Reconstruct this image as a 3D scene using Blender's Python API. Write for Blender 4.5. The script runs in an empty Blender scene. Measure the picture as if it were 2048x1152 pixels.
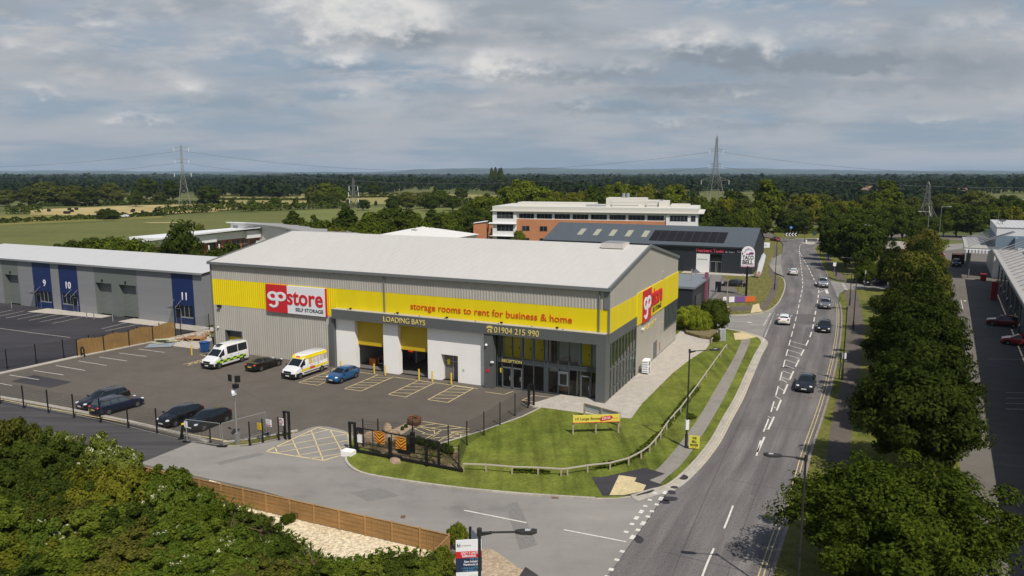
import bpy, bmesh, math, random
import numpy as np
from mathutils import Vector
from mathutils.geometry import tessellate_polygon
C = bpy.context.scene.collection
R = math.radians
random.seed(7); rng = np.random.default_rng(7)

# ---------------------------------------------------------------- camera, sky, sun, exposure
CAM_H, FPX = 22.5, 1480.0
PITCH = math.atan(229 / FPX)
cam = bpy.data.cameras.new('camera'); cam_ob = bpy.data.objects.new('camera', cam); C.objects.link(cam_ob)
cam_ob.location = (0, 0, CAM_H); cam_ob.rotation_euler = (R(90) - PITCH, 0, 0)
cam.sensor_width = 36; cam.lens = 36 * FPX / 2048; cam.clip_start = .5; cam.clip_end = 60000
sc = bpy.context.scene; sc.camera = cam_ob
SUN_EL, SUN_AZ = R(53.4), math.atan2(.42, -.907)
world = bpy.data.worlds.new('World'); sc.world = world; world.use_nodes = True
sun = bpy.data.lights.new('sun', 'SUN'); sun.energy = 4.1; sun.angle = R(.5); sun.color = (1, .95, .87)
sun_ob = bpy.data.objects.new('sun', sun); C.objects.link(sun_ob)
sdir = Vector((-.42 * math.cos(SUN_EL), .907 * math.cos(SUN_EL), -math.sin(SUN_EL)))
sun_ob.rotation_euler = sdir.to_track_quat('-Z', 'Y').to_euler(); sun_ob.location = (60, -90, 160)
sc.view_settings.view_transform = 'Standard'; sc.view_settings.look = 'None'
sc.view_settings.exposure = 0; sc.view_settings.gamma = 1; sc.view_settings.use_curve_mapping = False
sc.cycles.max_bounces = 6; sc.cycles.transparent_max_bounces = 16; sc.cycles.volume_bounces = 0; sc.cycles.volume_max_steps = 64
sc.cycles.caustics_reflective = False; sc.cycles.caustics_refractive = False

def sky():
    nt = world.node_tree; N = nt.nodes; K = nt.links; N.clear()
    def n(t, **k):
        x = N.new(t)
        for a, b in k.items(): setattr(x, a, b)
        return x
    def M(op, a, b=None, clamp=False):
        x = n('ShaderNodeMath', operation=op, use_clamp=clamp)
        for i, v in enumerate((a, b)):
            if v is None: continue
            if isinstance(v, (int, float)): x.inputs[i].default_value = v
            else: K.new(v, x.inputs[i])
        return x.outputs[0]
    def mix(f, a, b):
        x = n('ShaderNodeMix', data_type='RGBA')
        for i, v in ((0, f), (6, a), (7, b)):
            if isinstance(v, tuple): x.inputs[i].default_value = v + (1,)
            elif isinstance(v, float): x.inputs[i].default_value = v
            else: K.new(v, x.inputs[i])
        return x.outputs[2]
    def noise(v, s, d=6, r=.55, off=0):
        x = n('ShaderNodeTexNoise'); x.inputs['Scale'].default_value = s; x.inputs['Detail'].default_value = d
        x.inputs['Roughness'].default_value = r
        m = n('ShaderNodeMapping'); m.inputs['Location'].default_value = (off, off * .7, off * .3)
        K.new(v, m.inputs[0]); K.new(m.outputs[0], x.inputs['Vector']); return x.outputs['Fac']
    def sm(v, a, b):
        x = n('ShaderNodeMapRange', interpolation_type='SMOOTHSTEP'); K.new(v, x.inputs[0])
        x.inputs[1].default_value = a; x.inputs[2].default_value = b; return x.outputs[0]
    st = n('ShaderNodeTexSky', sky_type='NISHITA', sun_disc=False, sun_elevation=SUN_EL, sun_rotation=SUN_AZ, altitude=20, air_density=1, dust_density=1.2, ozone_density=1)
    tc = n('ShaderNodeTexCoord'); sp = n('ShaderNodeSeparateXYZ'); K.new(tc.outputs['Generated'], sp.inputs[0])
    x, y, z = sp.outputs
    zz = M('ADD', M('MAXIMUM', z, 0.0), .12)
    cv = n('ShaderNodeCombineXYZ'); K.new(M('DIVIDE', x, zz), cv.inputs[0]); K.new(M('MULTIPLY', M('DIVIDE', y, zz), 1.25), cv.inputs[1])
    P = cv.outputs[0]
    ya = M('MAXIMUM', M('ABSOLUTE', y), .05)
    a = M('DIVIDE', x, ya); e = M('DIVIDE', z, ya)
    dv = n('ShaderNodeCombineXYZ'); K.new(a, dv.inputs[0]); K.new(M('MULTIPLY', e, 1.9), dv.inputs[1])
    Q = dv.outputs[0]
    n1 = noise(P, .75, 8, .58, 3.1); n2 = noise(P, 1.9, 8, .62, 9.4)
    wob = noise(Q, 9.0, 7, .62, 1.7); wob2 = noise(Q, 22.0, 6, .6, 5.2)
    wa = M('MULTIPLY', M('SUBTRACT', wob, .5), .13); we = M('MULTIPLY', M('SUBTRACT', wob2, .5), .05)
    a2 = M('ADD', a, wa); e2 = M('ADD', e, we)
    def blob(px, py, rx, ry):
        # centre given as a bearing and elevation read off the photograph
        ac = (px - 1024) / FPX * .99; ec = math.tan(math.atan((576 - py) / FPX) - PITCH)
        da = M('DIVIDE', M('SUBTRACT', a2, ac), rx / FPX); de = M('DIVIDE', M('SUBTRACT', e2, ec), ry / FPX)
        return M('POWER', 2.718, M('MULTIPLY', M('ADD', M('MULTIPLY', da, da), M('MULTIPLY', de, de)), -1.0))
    def tot(L):
        s = None
        for p in L:
            b = M('MULTIPLY', blob(*p[:4]), p[4]); s = b if s is None else M('ADD', s, b)
        return s
    white = tot([(690, 28, 120, 46, 1.25), (800, 24, 110, 46, 1.25), (620, 45, 50, 28, .7), (700, 112, 70, 22, .75), (225, 45, 60, 14, .7), (60, 85, 45, 18, .6),
                 (375, 165, 60, 20, .75), (105, 178, 40, 14, .7), (255, 234, 60, 12, .6), (140, 100, 40, 16, .5), (1390, 68, 75, 34, .95), (1520, 88, 36, 28, .8),
                 (1040, 122, 90, 28, .75), (690, 172, 90, 20, .55), (985, 128, 50, 26, .55), (1150, 200, 30, 16, .5), (1480, 185, 90, 10, .5), (1910, 40, 120, 36, .55),
                 (1250, 125, 90, 22, .6), (1350, 235, 120, 10, .4), (980, 205, 60, 12, .4), (320, 238, 60, 9, .4), (1880, 235, 110, 10, .45), (1640, 55, 90, 18, .4)])
    dark = tot([(790, 84, 150, 16, 1.1), (700, 138, 80, 12, .5), (1420, 112, 170, 16, .9), (1560, 130, 160, 16, .8), (1150, 152, 190, 12, .7), (1350, 185, 190, 14, .8), (1720, 118, 110, 22, .8),
                (1930, 130, 140, 30, .8), (1240, 215, 220, 10, .6), (1080, 60, 100, 12, .5), (1750, 170, 260, 16, .5), (480, 200, 140, 14, .35), (1500, 250, 260, 10, .4), (250, 140, 120, 12, .3)])
    # sky colours are divided by the background strength further down
    S = 1 / .1
    def c(r, g, b): return tuple(S * v for v in (r, g, b))
    clear = mix(sm(z, 0.0, .22), c(.275, .35, .435), c(.29, .37, .465))
    clear = mix(.93, st.outputs[0], clear)
    veil = mix(sm(n1, .36, .62), clear, c(.43, .45, .485))
    veil = mix(M('MULTIPLY', sm(n2, .50, .68), sm(z, .03, .16)), veil, c(.50, .505, .525))
    q2 = n('ShaderNodeCombineXYZ'); K.new(a, q2.inputs[0]); K.new(M('MULTIPLY', e, 3.0), q2.inputs[1])
    n3 = noise(q2.outputs[0], 8.5, 9, .58, 11.3); n4 = noise(q2.outputs[0], 6.0, 8, .56, 23.1)
    veil = mix(M('MULTIPLY', sm(n4, .48, .70), sm(z, .02, .10)), veil, c(.325, .365, .41))
    veil = mix(M('MULTIPLY', M('MULTIPLY', sm(n3, .50, .70), sm(z, .015, .13)), .6), veil, c(.60, .595, .59))
    dk = M('MINIMUM', M('MULTIPLY', dark, .95), .9); veil = mix(dk, veil, c(.25, .29, .335))
    wsh = M('MULTIPLY', sm(M('ADD', white, M('MULTIPLY', M('SUBTRACT', wob2, .5), .75)), .14, 1.1), .9)
    shade = mix(sm(M('ADD', M('MULTIPLY', wob, .5), M('MULTIPLY', wob2, .5)), .36, .6), c(.50, .51, .53), c(.76, .745, .72))
    col = mix(wsh, veil, shade)
    high = mix(sm(z, .24, .5), col, mix(sm(n1, .45, .6), st.outputs[0], c(.24, .265, .31)))
    bg = n('ShaderNodeBackground'); bg.inputs['Strength'].default_value = .1
    out = n('ShaderNodeOutputWorld'); K.new(high, bg.inputs[0]); K.new(bg.outputs[0], out.inputs[0])
sky()

# ---------------------------------------------------------------- measuring: where a sight line meets the ground, and the frame the estate is laid out in
def ray(px, py):
    u, v = (px - 1024) / FPX, (576 - py) / FPX
    return np.array([u, math.cos(PITCH) + v * math.sin(PITCH), -math.sin(PITCH) + v * math.cos(PITCH)])
def G(px, py, z=0.0):
    r = ray(px, py); t = (z - CAM_H) / r[2]; return Vector((r[0] * t, r[1] * t, z))
def at(px, d, z=0.0):            # a spot on bearing px, d metres ahead
    r = ray(px, 385); return Vector((r[0] / r[1] * d, d, z))
TH = R(24.8); ROT = -TH
MC = G(1209, 808.5)
AX = Vector((math.cos(TH), -math.sin(TH), 0)); AY = Vector((math.sin(TH), math.cos(TH), 0))
def MW(x, y, z=0.0): return Vector((MC.x, MC.y, 0)) + AX * x + AY * y + Vector((0, 0, z))
def ML(p): d = Vector(p) - MC; return (d.dot(AX), d.dot(AY))
def FP(px, py, y0):              # sight line onto the estate's plane y = y0 -> x, z
    r = Vector(ray(px, py)); o = Vector((0, 0, CAM_H)) - MC; t = (y0 - o.dot(AY)) / r.dot(AY); p = o + r * t; return p.dot(AX), p.z
def crv(pts, n=6):               # smooth curve through points
    P = [Vector(p) for p in pts]; out = []
    for i in range(len(P) - 1):
        p0, p1, p2, p3 = P[max(i - 1, 0)], P[i], P[i + 1], P[min(i + 2, len(P) - 1)]
        for k in range(n):
            t = k / n; out.append(.5 * ((2 * p1) + (p2 - p0) * t + (2 * p0 - 5 * p1 + 4 * p2 - p3) * t * t + (3 * p1 - p0 - 3 * p2 + p3) * t ** 3))
    out.append(P[-1]); return out
def GP(*pp, z=0.0): return [G(x, y, z) for x, y in pp]

# ---------------------------------------------------------------- objects
def tag(o, label=None, cat=None, group=None, kind=None):
    for k, v in (('label', label), ('category', cat), ('group', group), ('kind', kind)):
        if v: o[k] = v
    return o
def thing(name, label, cat, loc=(0, 0, 0), rot=0.0, group=None):
    o = bpy.data.objects.new(name, None); C.objects.link(o); o.location = loc; o.rotation_euler = (0, 0, rot); o.empty_display_size = .3
    return tag(o, label, cat, group)
def link(name, me, mats, parent=None, loc=None, rot=None):
    for m in (mats if isinstance(mats, (list, tuple)) else [mats]): me.materials.append(m)
    o = bpy.data.objects.new(name, me); C.objects.link(o)
    if parent: o.parent = parent
    if loc is not None: o.location = loc
    if rot is not None: o.rotation_euler = (0, 0, rot) if isinstance(rot, (int, float)) else rot
    return o
def kids(o): return [c for c in C.objects if c.parent == o]
CH = {}
def copy_tree(o, loc, rot=None, scale=None, parent=None):
    if o.name not in CH:
        CH[o.name] = [c for c in C.objects if c.parent == o]
    c = o.copy(); C.objects.link(c)
    if parent: c.parent = parent
    else:
        c.location = loc
        if rot is not None: c.rotation_euler = (0, 0, rot)
        if scale is not None: c.scale = scale
    for k in CH[o.name]: copy_tree(k, None, parent=c)
    return c

class B:
    def __init__(s): s.v = []; s.f = []; s.m = []
    def face(s, pts, m=0):
        i = len(s.v); s.v += [tuple(p) for p in pts]; s.f.append(tuple(range(i, i + len(pts)))); s.m.append(m); return s
    def box(s, x0, x1, y0, y1, z0, z1, m=0, mt=None):
        i = len(s.v)
        s.v += [(x0, y0, z0), (x1, y0, z0), (x1, y1, z0), (x0, y1, z0), (x0, y0, z1), (x1, y0, z1), (x1, y1, z1), (x0, y1, z1)]
        for k, q in enumerate(((3, 2, 1, 0), (4, 5, 6, 7), (0, 1, 5, 4), (1, 2, 6, 5), (2, 3, 7, 6), (3, 0, 4, 7))):
            s.f.append(tuple(i + j for j in q)); s.m.append(mt if (k == 1 and mt is not None) else m)
        return s
    def bar(s, p0, p1, w, h=None, m=0, up=(0, 0, 1)):     # square-section beam between two points
        h = h or w; p0, p1 = Vector(p0), Vector(p1); d = (p1 - p0).normalized(); u = Vector(up)
        if abs(d.dot(u)) > .95: u = Vector((0, 1, 0))
        a = d.cross(u).normalized() * (w / 2); b = a.cross(d).normalized() * (h / 2); i = len(s.v)
        for p in (p0, p1): s.v += [tuple(p - a - b), tuple(p + a - b), tuple(p + a + b), tuple(p - a + b)]
        for q in ((3, 2, 1, 0), (4, 5, 6, 7), (0, 1, 5, 4), (1, 2, 6, 5), (2, 3, 7, 6), (3, 0, 4, 7)): s.f.append(tuple(i + j for j in q)); s.m.append(m)
        return s
    def tube(s, p0, p1, r0, r1=None, n=8, m=0, caps=True):
        r1 = r0 if r1 is None else r1; p0, p1 = Vector(p0), Vector(p1); d = (p1 - p0).normalized()
        u = Vector((0, 0, 1)) if abs(d.z) < .95 else Vector((1, 0, 0)); a = d.cross(u).normalized(); b = d.cross(a); i = len(s.v)
        for p, r in ((p0, r0), (p1, r1)):
            for k in range(n): t = 2 * math.pi * k / n; s.v.append(tuple(p + (a * math.cos(t) + b * math.sin(t)) * r))
        for k in range(n): s.f.append((i + k, i + (k + 1) % n, i + n + (k + 1) % n, i + n + k)); s.m.append(m)
        if caps: s.f.append(tuple(i + k for k in reversed(range(n)))); s.f.append(tuple(i + n + k for k in range(n))); s.m += [m, m]
        return s
    def lathe(s, prof, c=(0, 0, 0), n=12, m=0):
        i = len(s.v); c = Vector(c)
        for r, z in prof:
            for k in range(n): t = 2 * math.pi * k / n; s.v.append((c.x + r * math.cos(t), c.y + r * math.sin(t), c.z + z))
        for j in range(len(prof) - 1):
            for k in range(n): a = i + j * n; s.f.append((a + k, a + (k + 1) % n, a + n + (k + 1) % n, a + n + k)); s.m.append(m)
        return s
    def prism(s, poly, z0, z1, m=0, ms=None):
        n = len(poly); i = len(s.v); ar = sum(poly[k][0] * poly[(k + 1) % n][1] - poly[(k + 1) % n][0] * poly[k][1] for k in range(n))
        if ar < 0: poly = list(reversed(poly))
        s.v += [(p[0], p[1], z1) for p in poly] + [(p[0], p[1], z0) for p in poly]
        for t in tessellate_polygon([[Vector((q[0], q[1], 0)) for q in poly]]):
            a, b, c = (poly[k] for k in t); up = (b[0] - a[0]) * (c[1] - a[1]) - (b[1] - a[1]) * (c[0] - a[0])
            if abs(up) > 1e-9: s.f.append(tuple(i + k for k in (t if up > 0 else t[::-1]))); s.m.append(m)
        for k in range(n): j = (k + 1) % n; s.f.append((i + n + k, i + n + j, i + j, i + k)); s.m.append(m if ms is None else ms)
        return s
    def ribbon(s, path, w, z, m=0, h=None, dash=None, off=0.0):   # flat (or, with h, raised) strip along a path
        P = [Vector((p[0], p[1], 0)) for p in path]; nn = []
        for k in range(len(P)):
            t = (P[min(k + 1, len(P) - 1)] - P[max(k - 1, 0)]); t.z = 0
            t = t.normalized() if t.length > 1e-6 else Vector((1, 0, 0)); nn.append(Vector((-t.y, t.x, 0)))
        L = [P[k] + nn[k] * (off + w / 2) for k in range(len(P))]; Rr = [P[k] + nn[k] * (off - w / 2) for k in range(len(P))]
        for k in range(len(P) - 1):
            q = [Rr[k], Rr[k + 1], L[k + 1], L[k]]; q = [(p.x, p.y, z) for p in q]
            if h is None: s.face(q, m)
            else:
                i = len(s.v); s.v += q + [(a, b, z - h) for a, b, c in q]
                for f in ((0, 1, 2, 3), (4, 5, 1, 0), (6, 7, 3, 2), (7, 4, 0, 3), (5, 6, 2, 1)): s.f.append(tuple(i + j for j in f)); s.m.append(m)
        return s
    def build(s, name, mats, parent=None, loc=None, rot=None, smooth=False, bevel=0):
        me = bpy.data.meshes.new(name); me.from_pydata(s.v, [], s.f)
        if any(s.m): me.polygons.foreach_set('material_index', s.m)
        if smooth: me.polygons.foreach_set('use_smooth', [True] * len(s.f)); me.update(); me.set_sharp_from_angle(angle=R(40))
        me.update(); o = link(name, me, mats, parent, loc, rot)
        if bevel: b = o.modifiers.new('bevel', 'BEVEL'); b.width = bevel; b.segments = 2; b.limit_method = 'ANGLE'
        return o
def dashes(path, on, off, start=0.0):       # split a path into dash pieces by length
    P = [Vector((p[0], p[1], 0)) for p in path]; out = []; cur = None; pos = -start; per = on + off
    for k in range(len(P) - 1):
        d = (P[k + 1] - P[k]).length; n = max(1, int(d / .25))
        for j in range(n):
            q = P[k].lerp(P[k + 1], j / n)
            if pos >= 0 and pos % per < on:
                cur = (cur or []) + [q]
            else:
                if cur and len(cur) > 1: out.append(cur)
                cur = None
            pos += d / n
    if cur and len(cur) > 1: out.append(cur)
    return out
def text(name, s, mat, parent, frame, width=None, height=None, bold=0.0, depth=.03, shear=0.0, org=(0, 0, 0), spacing=1.0):
    # letters as solid mesh; frame 'front' reads along +x facing -y, 'side' reads along +y facing +x, 'flat' lies on the ground
    cu = bpy.data.curves.new(name, 'FONT'); cu.body = s; cu.size = 1; cu.offset = bold; cu.extrude = .02; cu.resolution_u = 3; cu.shear = shear; cu.space_character = spacing
    ob = bpy.data.objects.new(name, cu); me = bpy.data.meshes.new_from_object(ob); bpy.data.objects.remove(ob); me.name = name; me.materials.clear()
    v = np.empty(len(me.vertices) * 3, np.float32); me.vertices.foreach_get('co', v); v = v.reshape(-1, 3)
    lo, hi = v.min(0), v.max(0); v -= lo; w, h = hi[0] - lo[0], hi[1] - lo[1]
    sx = (width / w) if width else height / h; sy = (height / h) if height else sx
    if not width: sx = sy
    v[:, 0] *= sx; v[:, 1] *= sy; v[:, 2] = v[:, 2] / .04 * depth
    q = np.empty_like(v)
    if frame == 'front': q[:, 0], q[:, 1], q[:, 2] = v[:, 0], -v[:, 2], v[:, 1]
    elif frame == 'side': q[:, 0], q[:, 1], q[:, 2] = v[:, 2], v[:, 0], v[:, 1]
    else: q = v
    me.vertices.foreach_set('co', (q + np.array(org, np.float32)).ravel()); me.update()
    return link(name, me, mat, parent)

# ---------------------------------------------------------------- materials
MATS = {}
def mat(name, col, rough=.6, metal=0.0, spec=.4, var=None, bump=None, coat=0.0, extra=None, emit=None):
    if name in MATS: return MATS[name]
    m = bpy.data.materials.new(name); m.use_nodes = True; MATS[name] = m
    nt = m.node_tree; p = nt.nodes['Principled BSDF']; K = nt.links
    p.inputs['Base Color'].default_value = (*col, 1); p.inputs['Roughness'].default_value = rough; p.inputs['Metallic'].default_value = metal
    p.inputs['Specular IOR Level'].default_value = spec; p.inputs['Coat Weight'].default_value = coat; p.inputs['Coat Roughness'].default_value = .05
    if emit: p.inputs['Emission Color'].default_value = (*col, 1); p.inputs['Emission Strength'].default_value = emit
    tc = nt.nodes.new('ShaderNodeNewGeometry')
    last = None
    for (s, amt, tint) in (var or []):
        no = nt.nodes.new('ShaderNodeTexNoise'); no.inputs['Detail'].default_value = 7; no.inputs['Roughness'].default_value = .62
        if isinstance(s, tuple):
            mp = nt.nodes.new('ShaderNodeMapping'); mp.inputs['Scale'].default_value = s[:3]
            if len(s) > 3: mp.inputs['Rotation'].default_value = (0, 0, s[3])
            K.new(tc.outputs['Position'], mp.inputs[0]); K.new(mp.outputs[0], no.inputs['Vector']); no.inputs['Scale'].default_value = 1
        else:
            no.inputs['Scale'].default_value = s; K.new(tc.outputs['Position'], no.inputs['Vector'])
        rp = nt.nodes.new('ShaderNodeMapRange'); rp.inputs[1].default_value = .3; rp.inputs[2].default_value = .7
        K.new(no.outputs['Fac'], rp.inputs[0]); rp.inputs[3].default_value = 1 - amt; rp.inputs[4].default_value = 1 + amt
        mx = nt.nodes.new('ShaderNodeMix'); mx.data_type = 'RGBA'; mx.blend_type = 'MIX'
        t = nt.nodes.new('ShaderNodeVectorMath'); t.operation = 'SCALE'
        if last is None: t.inputs[0].default_value = col
        else: K.new(last, t.inputs[0])
        K.new(rp.outputs[0], t.inputs['Scale'])
        if tint:
            rp2 = nt.nodes.new('ShaderNodeMapRange'); rp2.inputs[1].default_value = .42; rp2.inputs[2].default_value = .68; K.new(no.outputs['Fac'], rp2.inputs[0])
            K.new(rp2.outputs[0], mx.inputs[0]); K.new(t.outputs[0], mx.inputs[6]); mx.inputs[7].default_value = (*tint, 1); last = mx.outputs[2]
        else: last = t.outputs[0]
    if last is not None: K.new(last, p.inputs['Base Color'])
    if bump:
        no = nt.nodes.new('ShaderNodeTexNoise'); no.inputs['Scale'].default_value = bump[0]; no.inputs['Detail'].default_value = 5; K.new(tc.outputs['Position'], no.inputs['Vector'])
        b = nt.nodes.new('ShaderNodeBump'); b.inputs['Strength'].default_value = bump[1]; b.inputs['Distance'].default_value = bump[2] if len(bump) > 2 else .05
        K.new(no.outputs['Fac'], b.inputs['Height']); K.new(b.outputs[0], p.inputs['Normal'])
    return m
def glass_mat(name, tint, gloss=.06, dens=.85):
    m = bpy.data.materials.new(name); m.use_nodes = True; nt = m.node_tree; nt.nodes.clear(); K = nt.links
    t = nt.nodes.new('ShaderNodeBsdfTransparent'); t.inputs[0].default_value = (*tint, 1); g = nt.nodes.new('ShaderNodeBsdfGlossy'); g.inputs['Roughness'].default_value = .02
    f = nt.nodes.new('ShaderNodeFresnel'); f.inputs[0].default_value = 1.5; mm = nt.nodes.new('ShaderNodeMath'); mm.operation = 'ADD'; mm.inputs[1].default_value = gloss; K.new(f.outputs[0], mm.inputs[0])
    x = nt.nodes.new('ShaderNodeMixShader'); o = nt.nodes.new('ShaderNodeOutputMaterial')
    K.new(mm.outputs[0], x.inputs[0]); K.new(t.outputs[0], x.inputs[1]); K.new(g.outputs[0], x.inputs[2]); K.new(x.outputs[0], o.inputs[0]); return m
def leaf_mat(name, cols, trans=.3, pos=.5):
    m = bpy.data.materials.new(name); m.use_nodes = True; nt = m.node_tree; nt.nodes.clear(); K = nt.links
    g = nt.nodes.new('ShaderNodeNewGeometry'); oi = nt.nodes.new('ShaderNodeObjectInfo'); no = nt.nodes.new('ShaderNodeTexNoise'); no.inputs['Scale'].default_value = pos; no.inputs['Detail'].default_value = 3
    K.new(g.outputs['Position'], no.inputs['Vector'])
    a = nt.nodes.new('ShaderNodeMath'); a.operation = 'MULTIPLY_ADD'; a.inputs[1].default_value = .45; a.inputs[2].default_value = -.12; K.new(g.outputs['Random Per Island'], a.inputs[0])
    b = nt.nodes.new('ShaderNodeMath'); b.operation = 'MULTIPLY_ADD'; b.inputs[1].default_value = .6; K.new(no.outputs['Fac'], b.inputs[0]); K.new(a.outputs[0], b.inputs[2])
    d = nt.nodes.new('ShaderNodeMath'); d.operation = 'MULTIPLY_ADD'; d.inputs[1].default_value = .3; K.new(oi.outputs['Random'], d.inputs[0]); K.new(b.outputs[0], d.inputs[2])
    r = nt.nodes.new('ShaderNodeValToRGB'); K.new(d.outputs[0], r.inputs[0]); e = r.color_ramp.elements
    e[0].position = .12; e[0].color = (*cols[0], 1); e[1].position = .85; e[1].color = (*cols[-1], 1)
    for k, cc in enumerate(cols[1:-1]): q = e.new(.12 + .73 * (k + 1) / (len(cols) - 1)); q.color = (*cc, 1)
    df = nt.nodes.new('ShaderNodeBsdfDiffuse'); tr = nt.nodes.new('ShaderNodeBsdfTranslucent'); x = nt.nodes.new('ShaderNodeMixShader'); x.inputs[0].default_value = trans
    o = nt.nodes.new('ShaderNodeOutputMaterial'); K.new(r.outputs[0], df.inputs[0]); K.new(r.outputs[0], tr.inputs[0]); K.new(df.outputs[0], x.inputs[1]); K.new(tr.outputs[0], x.inputs[2]); K.new(x.outputs[0], o.inputs[0]); return m
# ---------------------------------------------------------------- ground, roads, verges
M_ground = mat('rough pasture', (.10, .12, .035), .95, spec=.1, var=[(.012, .35, (.16, .15, .06)), (.15, .2, None)])
M_grass = mat('mown grass', (.118, .148, .020), .9, spec=.15, var=[(.07, .18, (.165, .172, .032)), ((.75, .05, .5, -.55), .34, (.155, .18, .030)), (.55, .28, None), (5.0, .3, None)], bump=(14, .7, .08))
M_verge = mat('verge grass', (.115, .145, .018), .9, spec=.15, var=[(.15, .3, (.19, .17, .05)), (1.1, .3, (.16, .145, .045)), (6.0, .35, None)], bump=(9, .9, .12))
M_rough = mat('long dry grass', (.15, .145, .035), .95, spec=.1, var=[(.3, .3, (.12, .15, .025)), (1.6, .35, (.25, .20, .09)), (8, .3, None)], bump=(7, 1, .2))
M_yard = mat('yard asphalt', (.116, .100, .083), .9, spec=.25, var=[(.045, .12, None), (.4, .10, None), (2.2, .06, None), (28, .28, None)], bump=(40, .3, .01))
M_newtar = mat('new tarmac', (.062, .058, .060), .85, spec=.3, var=[(.07, .25, None), ((.05, .9, .5, R(24)), .22, (.085, .078, .076)), (30, .35, None)], bump=(50, .4, .01))
M_dark = mat('fresh dark tarmac', (.040, .037, .041), .8, spec=.3, var=[(.05, .22, (.056, .052, .055)), ((.03, .6, 1, .2), .2, None), (30, .35, None)], bump=(50, .4, .01))
M_access = mat('worn grey asphalt', (.235, .222, .204), .9, spec=.25, var=[(.06, .16, (.315, .295, .26)), ((.05, .5, .5, R(-20)), .14, None), (.5, .12, (.25, .232, .208)), (24, .28, None)], bump=(40, .3, .01))
M_path = mat('footpath tarmac', (.25, .228, .195), .9, spec=.25, var=[(.2, .15, None), (1.2, .12, (.27, .25, .22)), (26, .25, None)], bump=(30, .3, .01))
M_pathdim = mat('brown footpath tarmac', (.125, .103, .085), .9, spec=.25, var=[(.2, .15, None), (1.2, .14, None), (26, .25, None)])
M_kerb = mat('concrete kerb', (.42, .385, .325), .85, spec=.3, var=[(.5, .15, None), (4, .15, None)])
M_gravel = mat('pale gravel', (.47, .425, .37), .95, spec=.2, var=[(.25, .12, (.44, .40, .33)), (1.5, .12, None), (9, .38, None)], bump=(16, .8, .04))
M_stone = mat('crushed pale stone', (.72, .61, .42), .95, spec=.2, var=[(.3, .12, (.60, .50, .33)), (3.5, .45, None), (8, .3, None)], bump=(9, 1, .08))
M_tan = mat('buff chippings', (.40, .31, .21), .95, spec=.2, var=[(.4, .1, None), (6, .4, None)], bump=(14, .8, .04))
M_soil = mat('bare soil', (.135, .095, .06), .95, spec=.1, var=[(.5, .3, (.23, .18, .11)), (3, .4, None)], bump=(6, 1, .15))
M_retail = mat('retail park asphalt', (.150, .134, .115), .9, spec=.25, var=[(.05, .15, None), (.6, .1, None), (28, .25, None)])
M_white = mat('white road paint', (.66, .63, .56), .7, var=[(3, .2, None), (11, .18, None)])
M_yel = mat('yellow road paint', (.66, .53, .26), .7, var=[(2.5, .25, None), (9, .2, None)])
M_cream = mat('cream tactile paving', (.58, .47, .26), .85, var=[(1.2, .15, None), (7, .2, None)])

def struct(o, label=None): o['kind'] = 'structure'; return o
def sheet(name, poly, z, m, thick=.3, side=None):
    b = B(); b.prism(poly, z - thick, z, 0, 1 if side else None); return struct(b.build(name, [m, side] if side else [m]))
g = B(); g.face([(-15500, -450, -.2), (15500, -450, -.2), (15500, 16900, -.2), (-15500, 16900, -.2)]); struct(g.build('ground', [M_ground]))

def field(name, pts, col, z, var=None):
    m = mat(name + ' %.3f' % z, col, .95, spec=.1, var=var or [(.02, .12, None), ((.012, .16, .1, -.3), .12, None), (.4, .15, None)])
    b = B(); b.face([tuple(G(x, y, 0).to_2d()) + (z,) for x, y in pts]); o = b.build('field', [m])
    if o.data.polygons[0].normal.z < 0: o.data.flip_normals()
    return struct(o)
CROP = (.128, .135, .042); TAN = (.40, .31, .13); OLV = (.20, .185, .055)
field('young green crop', [(-700, 470), (-200, 460), (60, 451), (180, 445), (330, 437), (480, 427), (600, 421), (700, 419.5), (705, 470), (480, 505), (100, 520), (-900, 520)], CROP, -.12)
field('olive set aside', [(-700, 437), (0, 430), (170, 431), (320, 430), (330, 436), (200, 441), (0, 450), (-700, 468)], OLV, -.10)
field('cut hay', [(60, 419), (250, 411.5), (400, 407.5), (520, 409), (500, 414), (420, 424), (330, 427), (170, 430), (60, 429)], TAN, -.08, [(.02, .12, (.44, .36, .17)), ((.01, .12, .1, .2), .16, None)])
field('pale pasture', [(150, 405), (255, 404), (258, 408.5), (150, 411)], (.24, .23, .10), -.09)
field('dry pasture', [(430, 388), (600, 385), (800, 386), (1000, 390), (1000, 397), (900, 402), (700, 411), (480, 414), (440, 404)], (.30, .255, .10), -.07, [(.01, .2, (.20, .19, .07)), ((.004, .06, .1, .05), .2, None)])
field('green crop beyond', [(590, 421), (700, 417), (790, 413), (900, 416), (975, 419), (920, 445), (700, 468), (560, 450)], (.150, .165, .050), -.06)
field('far meadow', [(1080, 388), (1200, 386), (1240, 392), (1100, 396)], (.17, .175, .075), -.06)
field('meadow by pylon', [(1440, 404), (1512, 401), (1516, 411), (1440, 415)], (.21, .22, .095), -.05)
field('meadow right', [(1780, 409), (1850, 410), (2080, 396), (2080, 402), (1850, 417), (1790, 416)], (.19, .20, .08), -.05)
field('sand strip', [(283, 444.6), (360, 444), (362, 445.6), (300, 445.8)], (.44, .36, .19), -.04)

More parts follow.
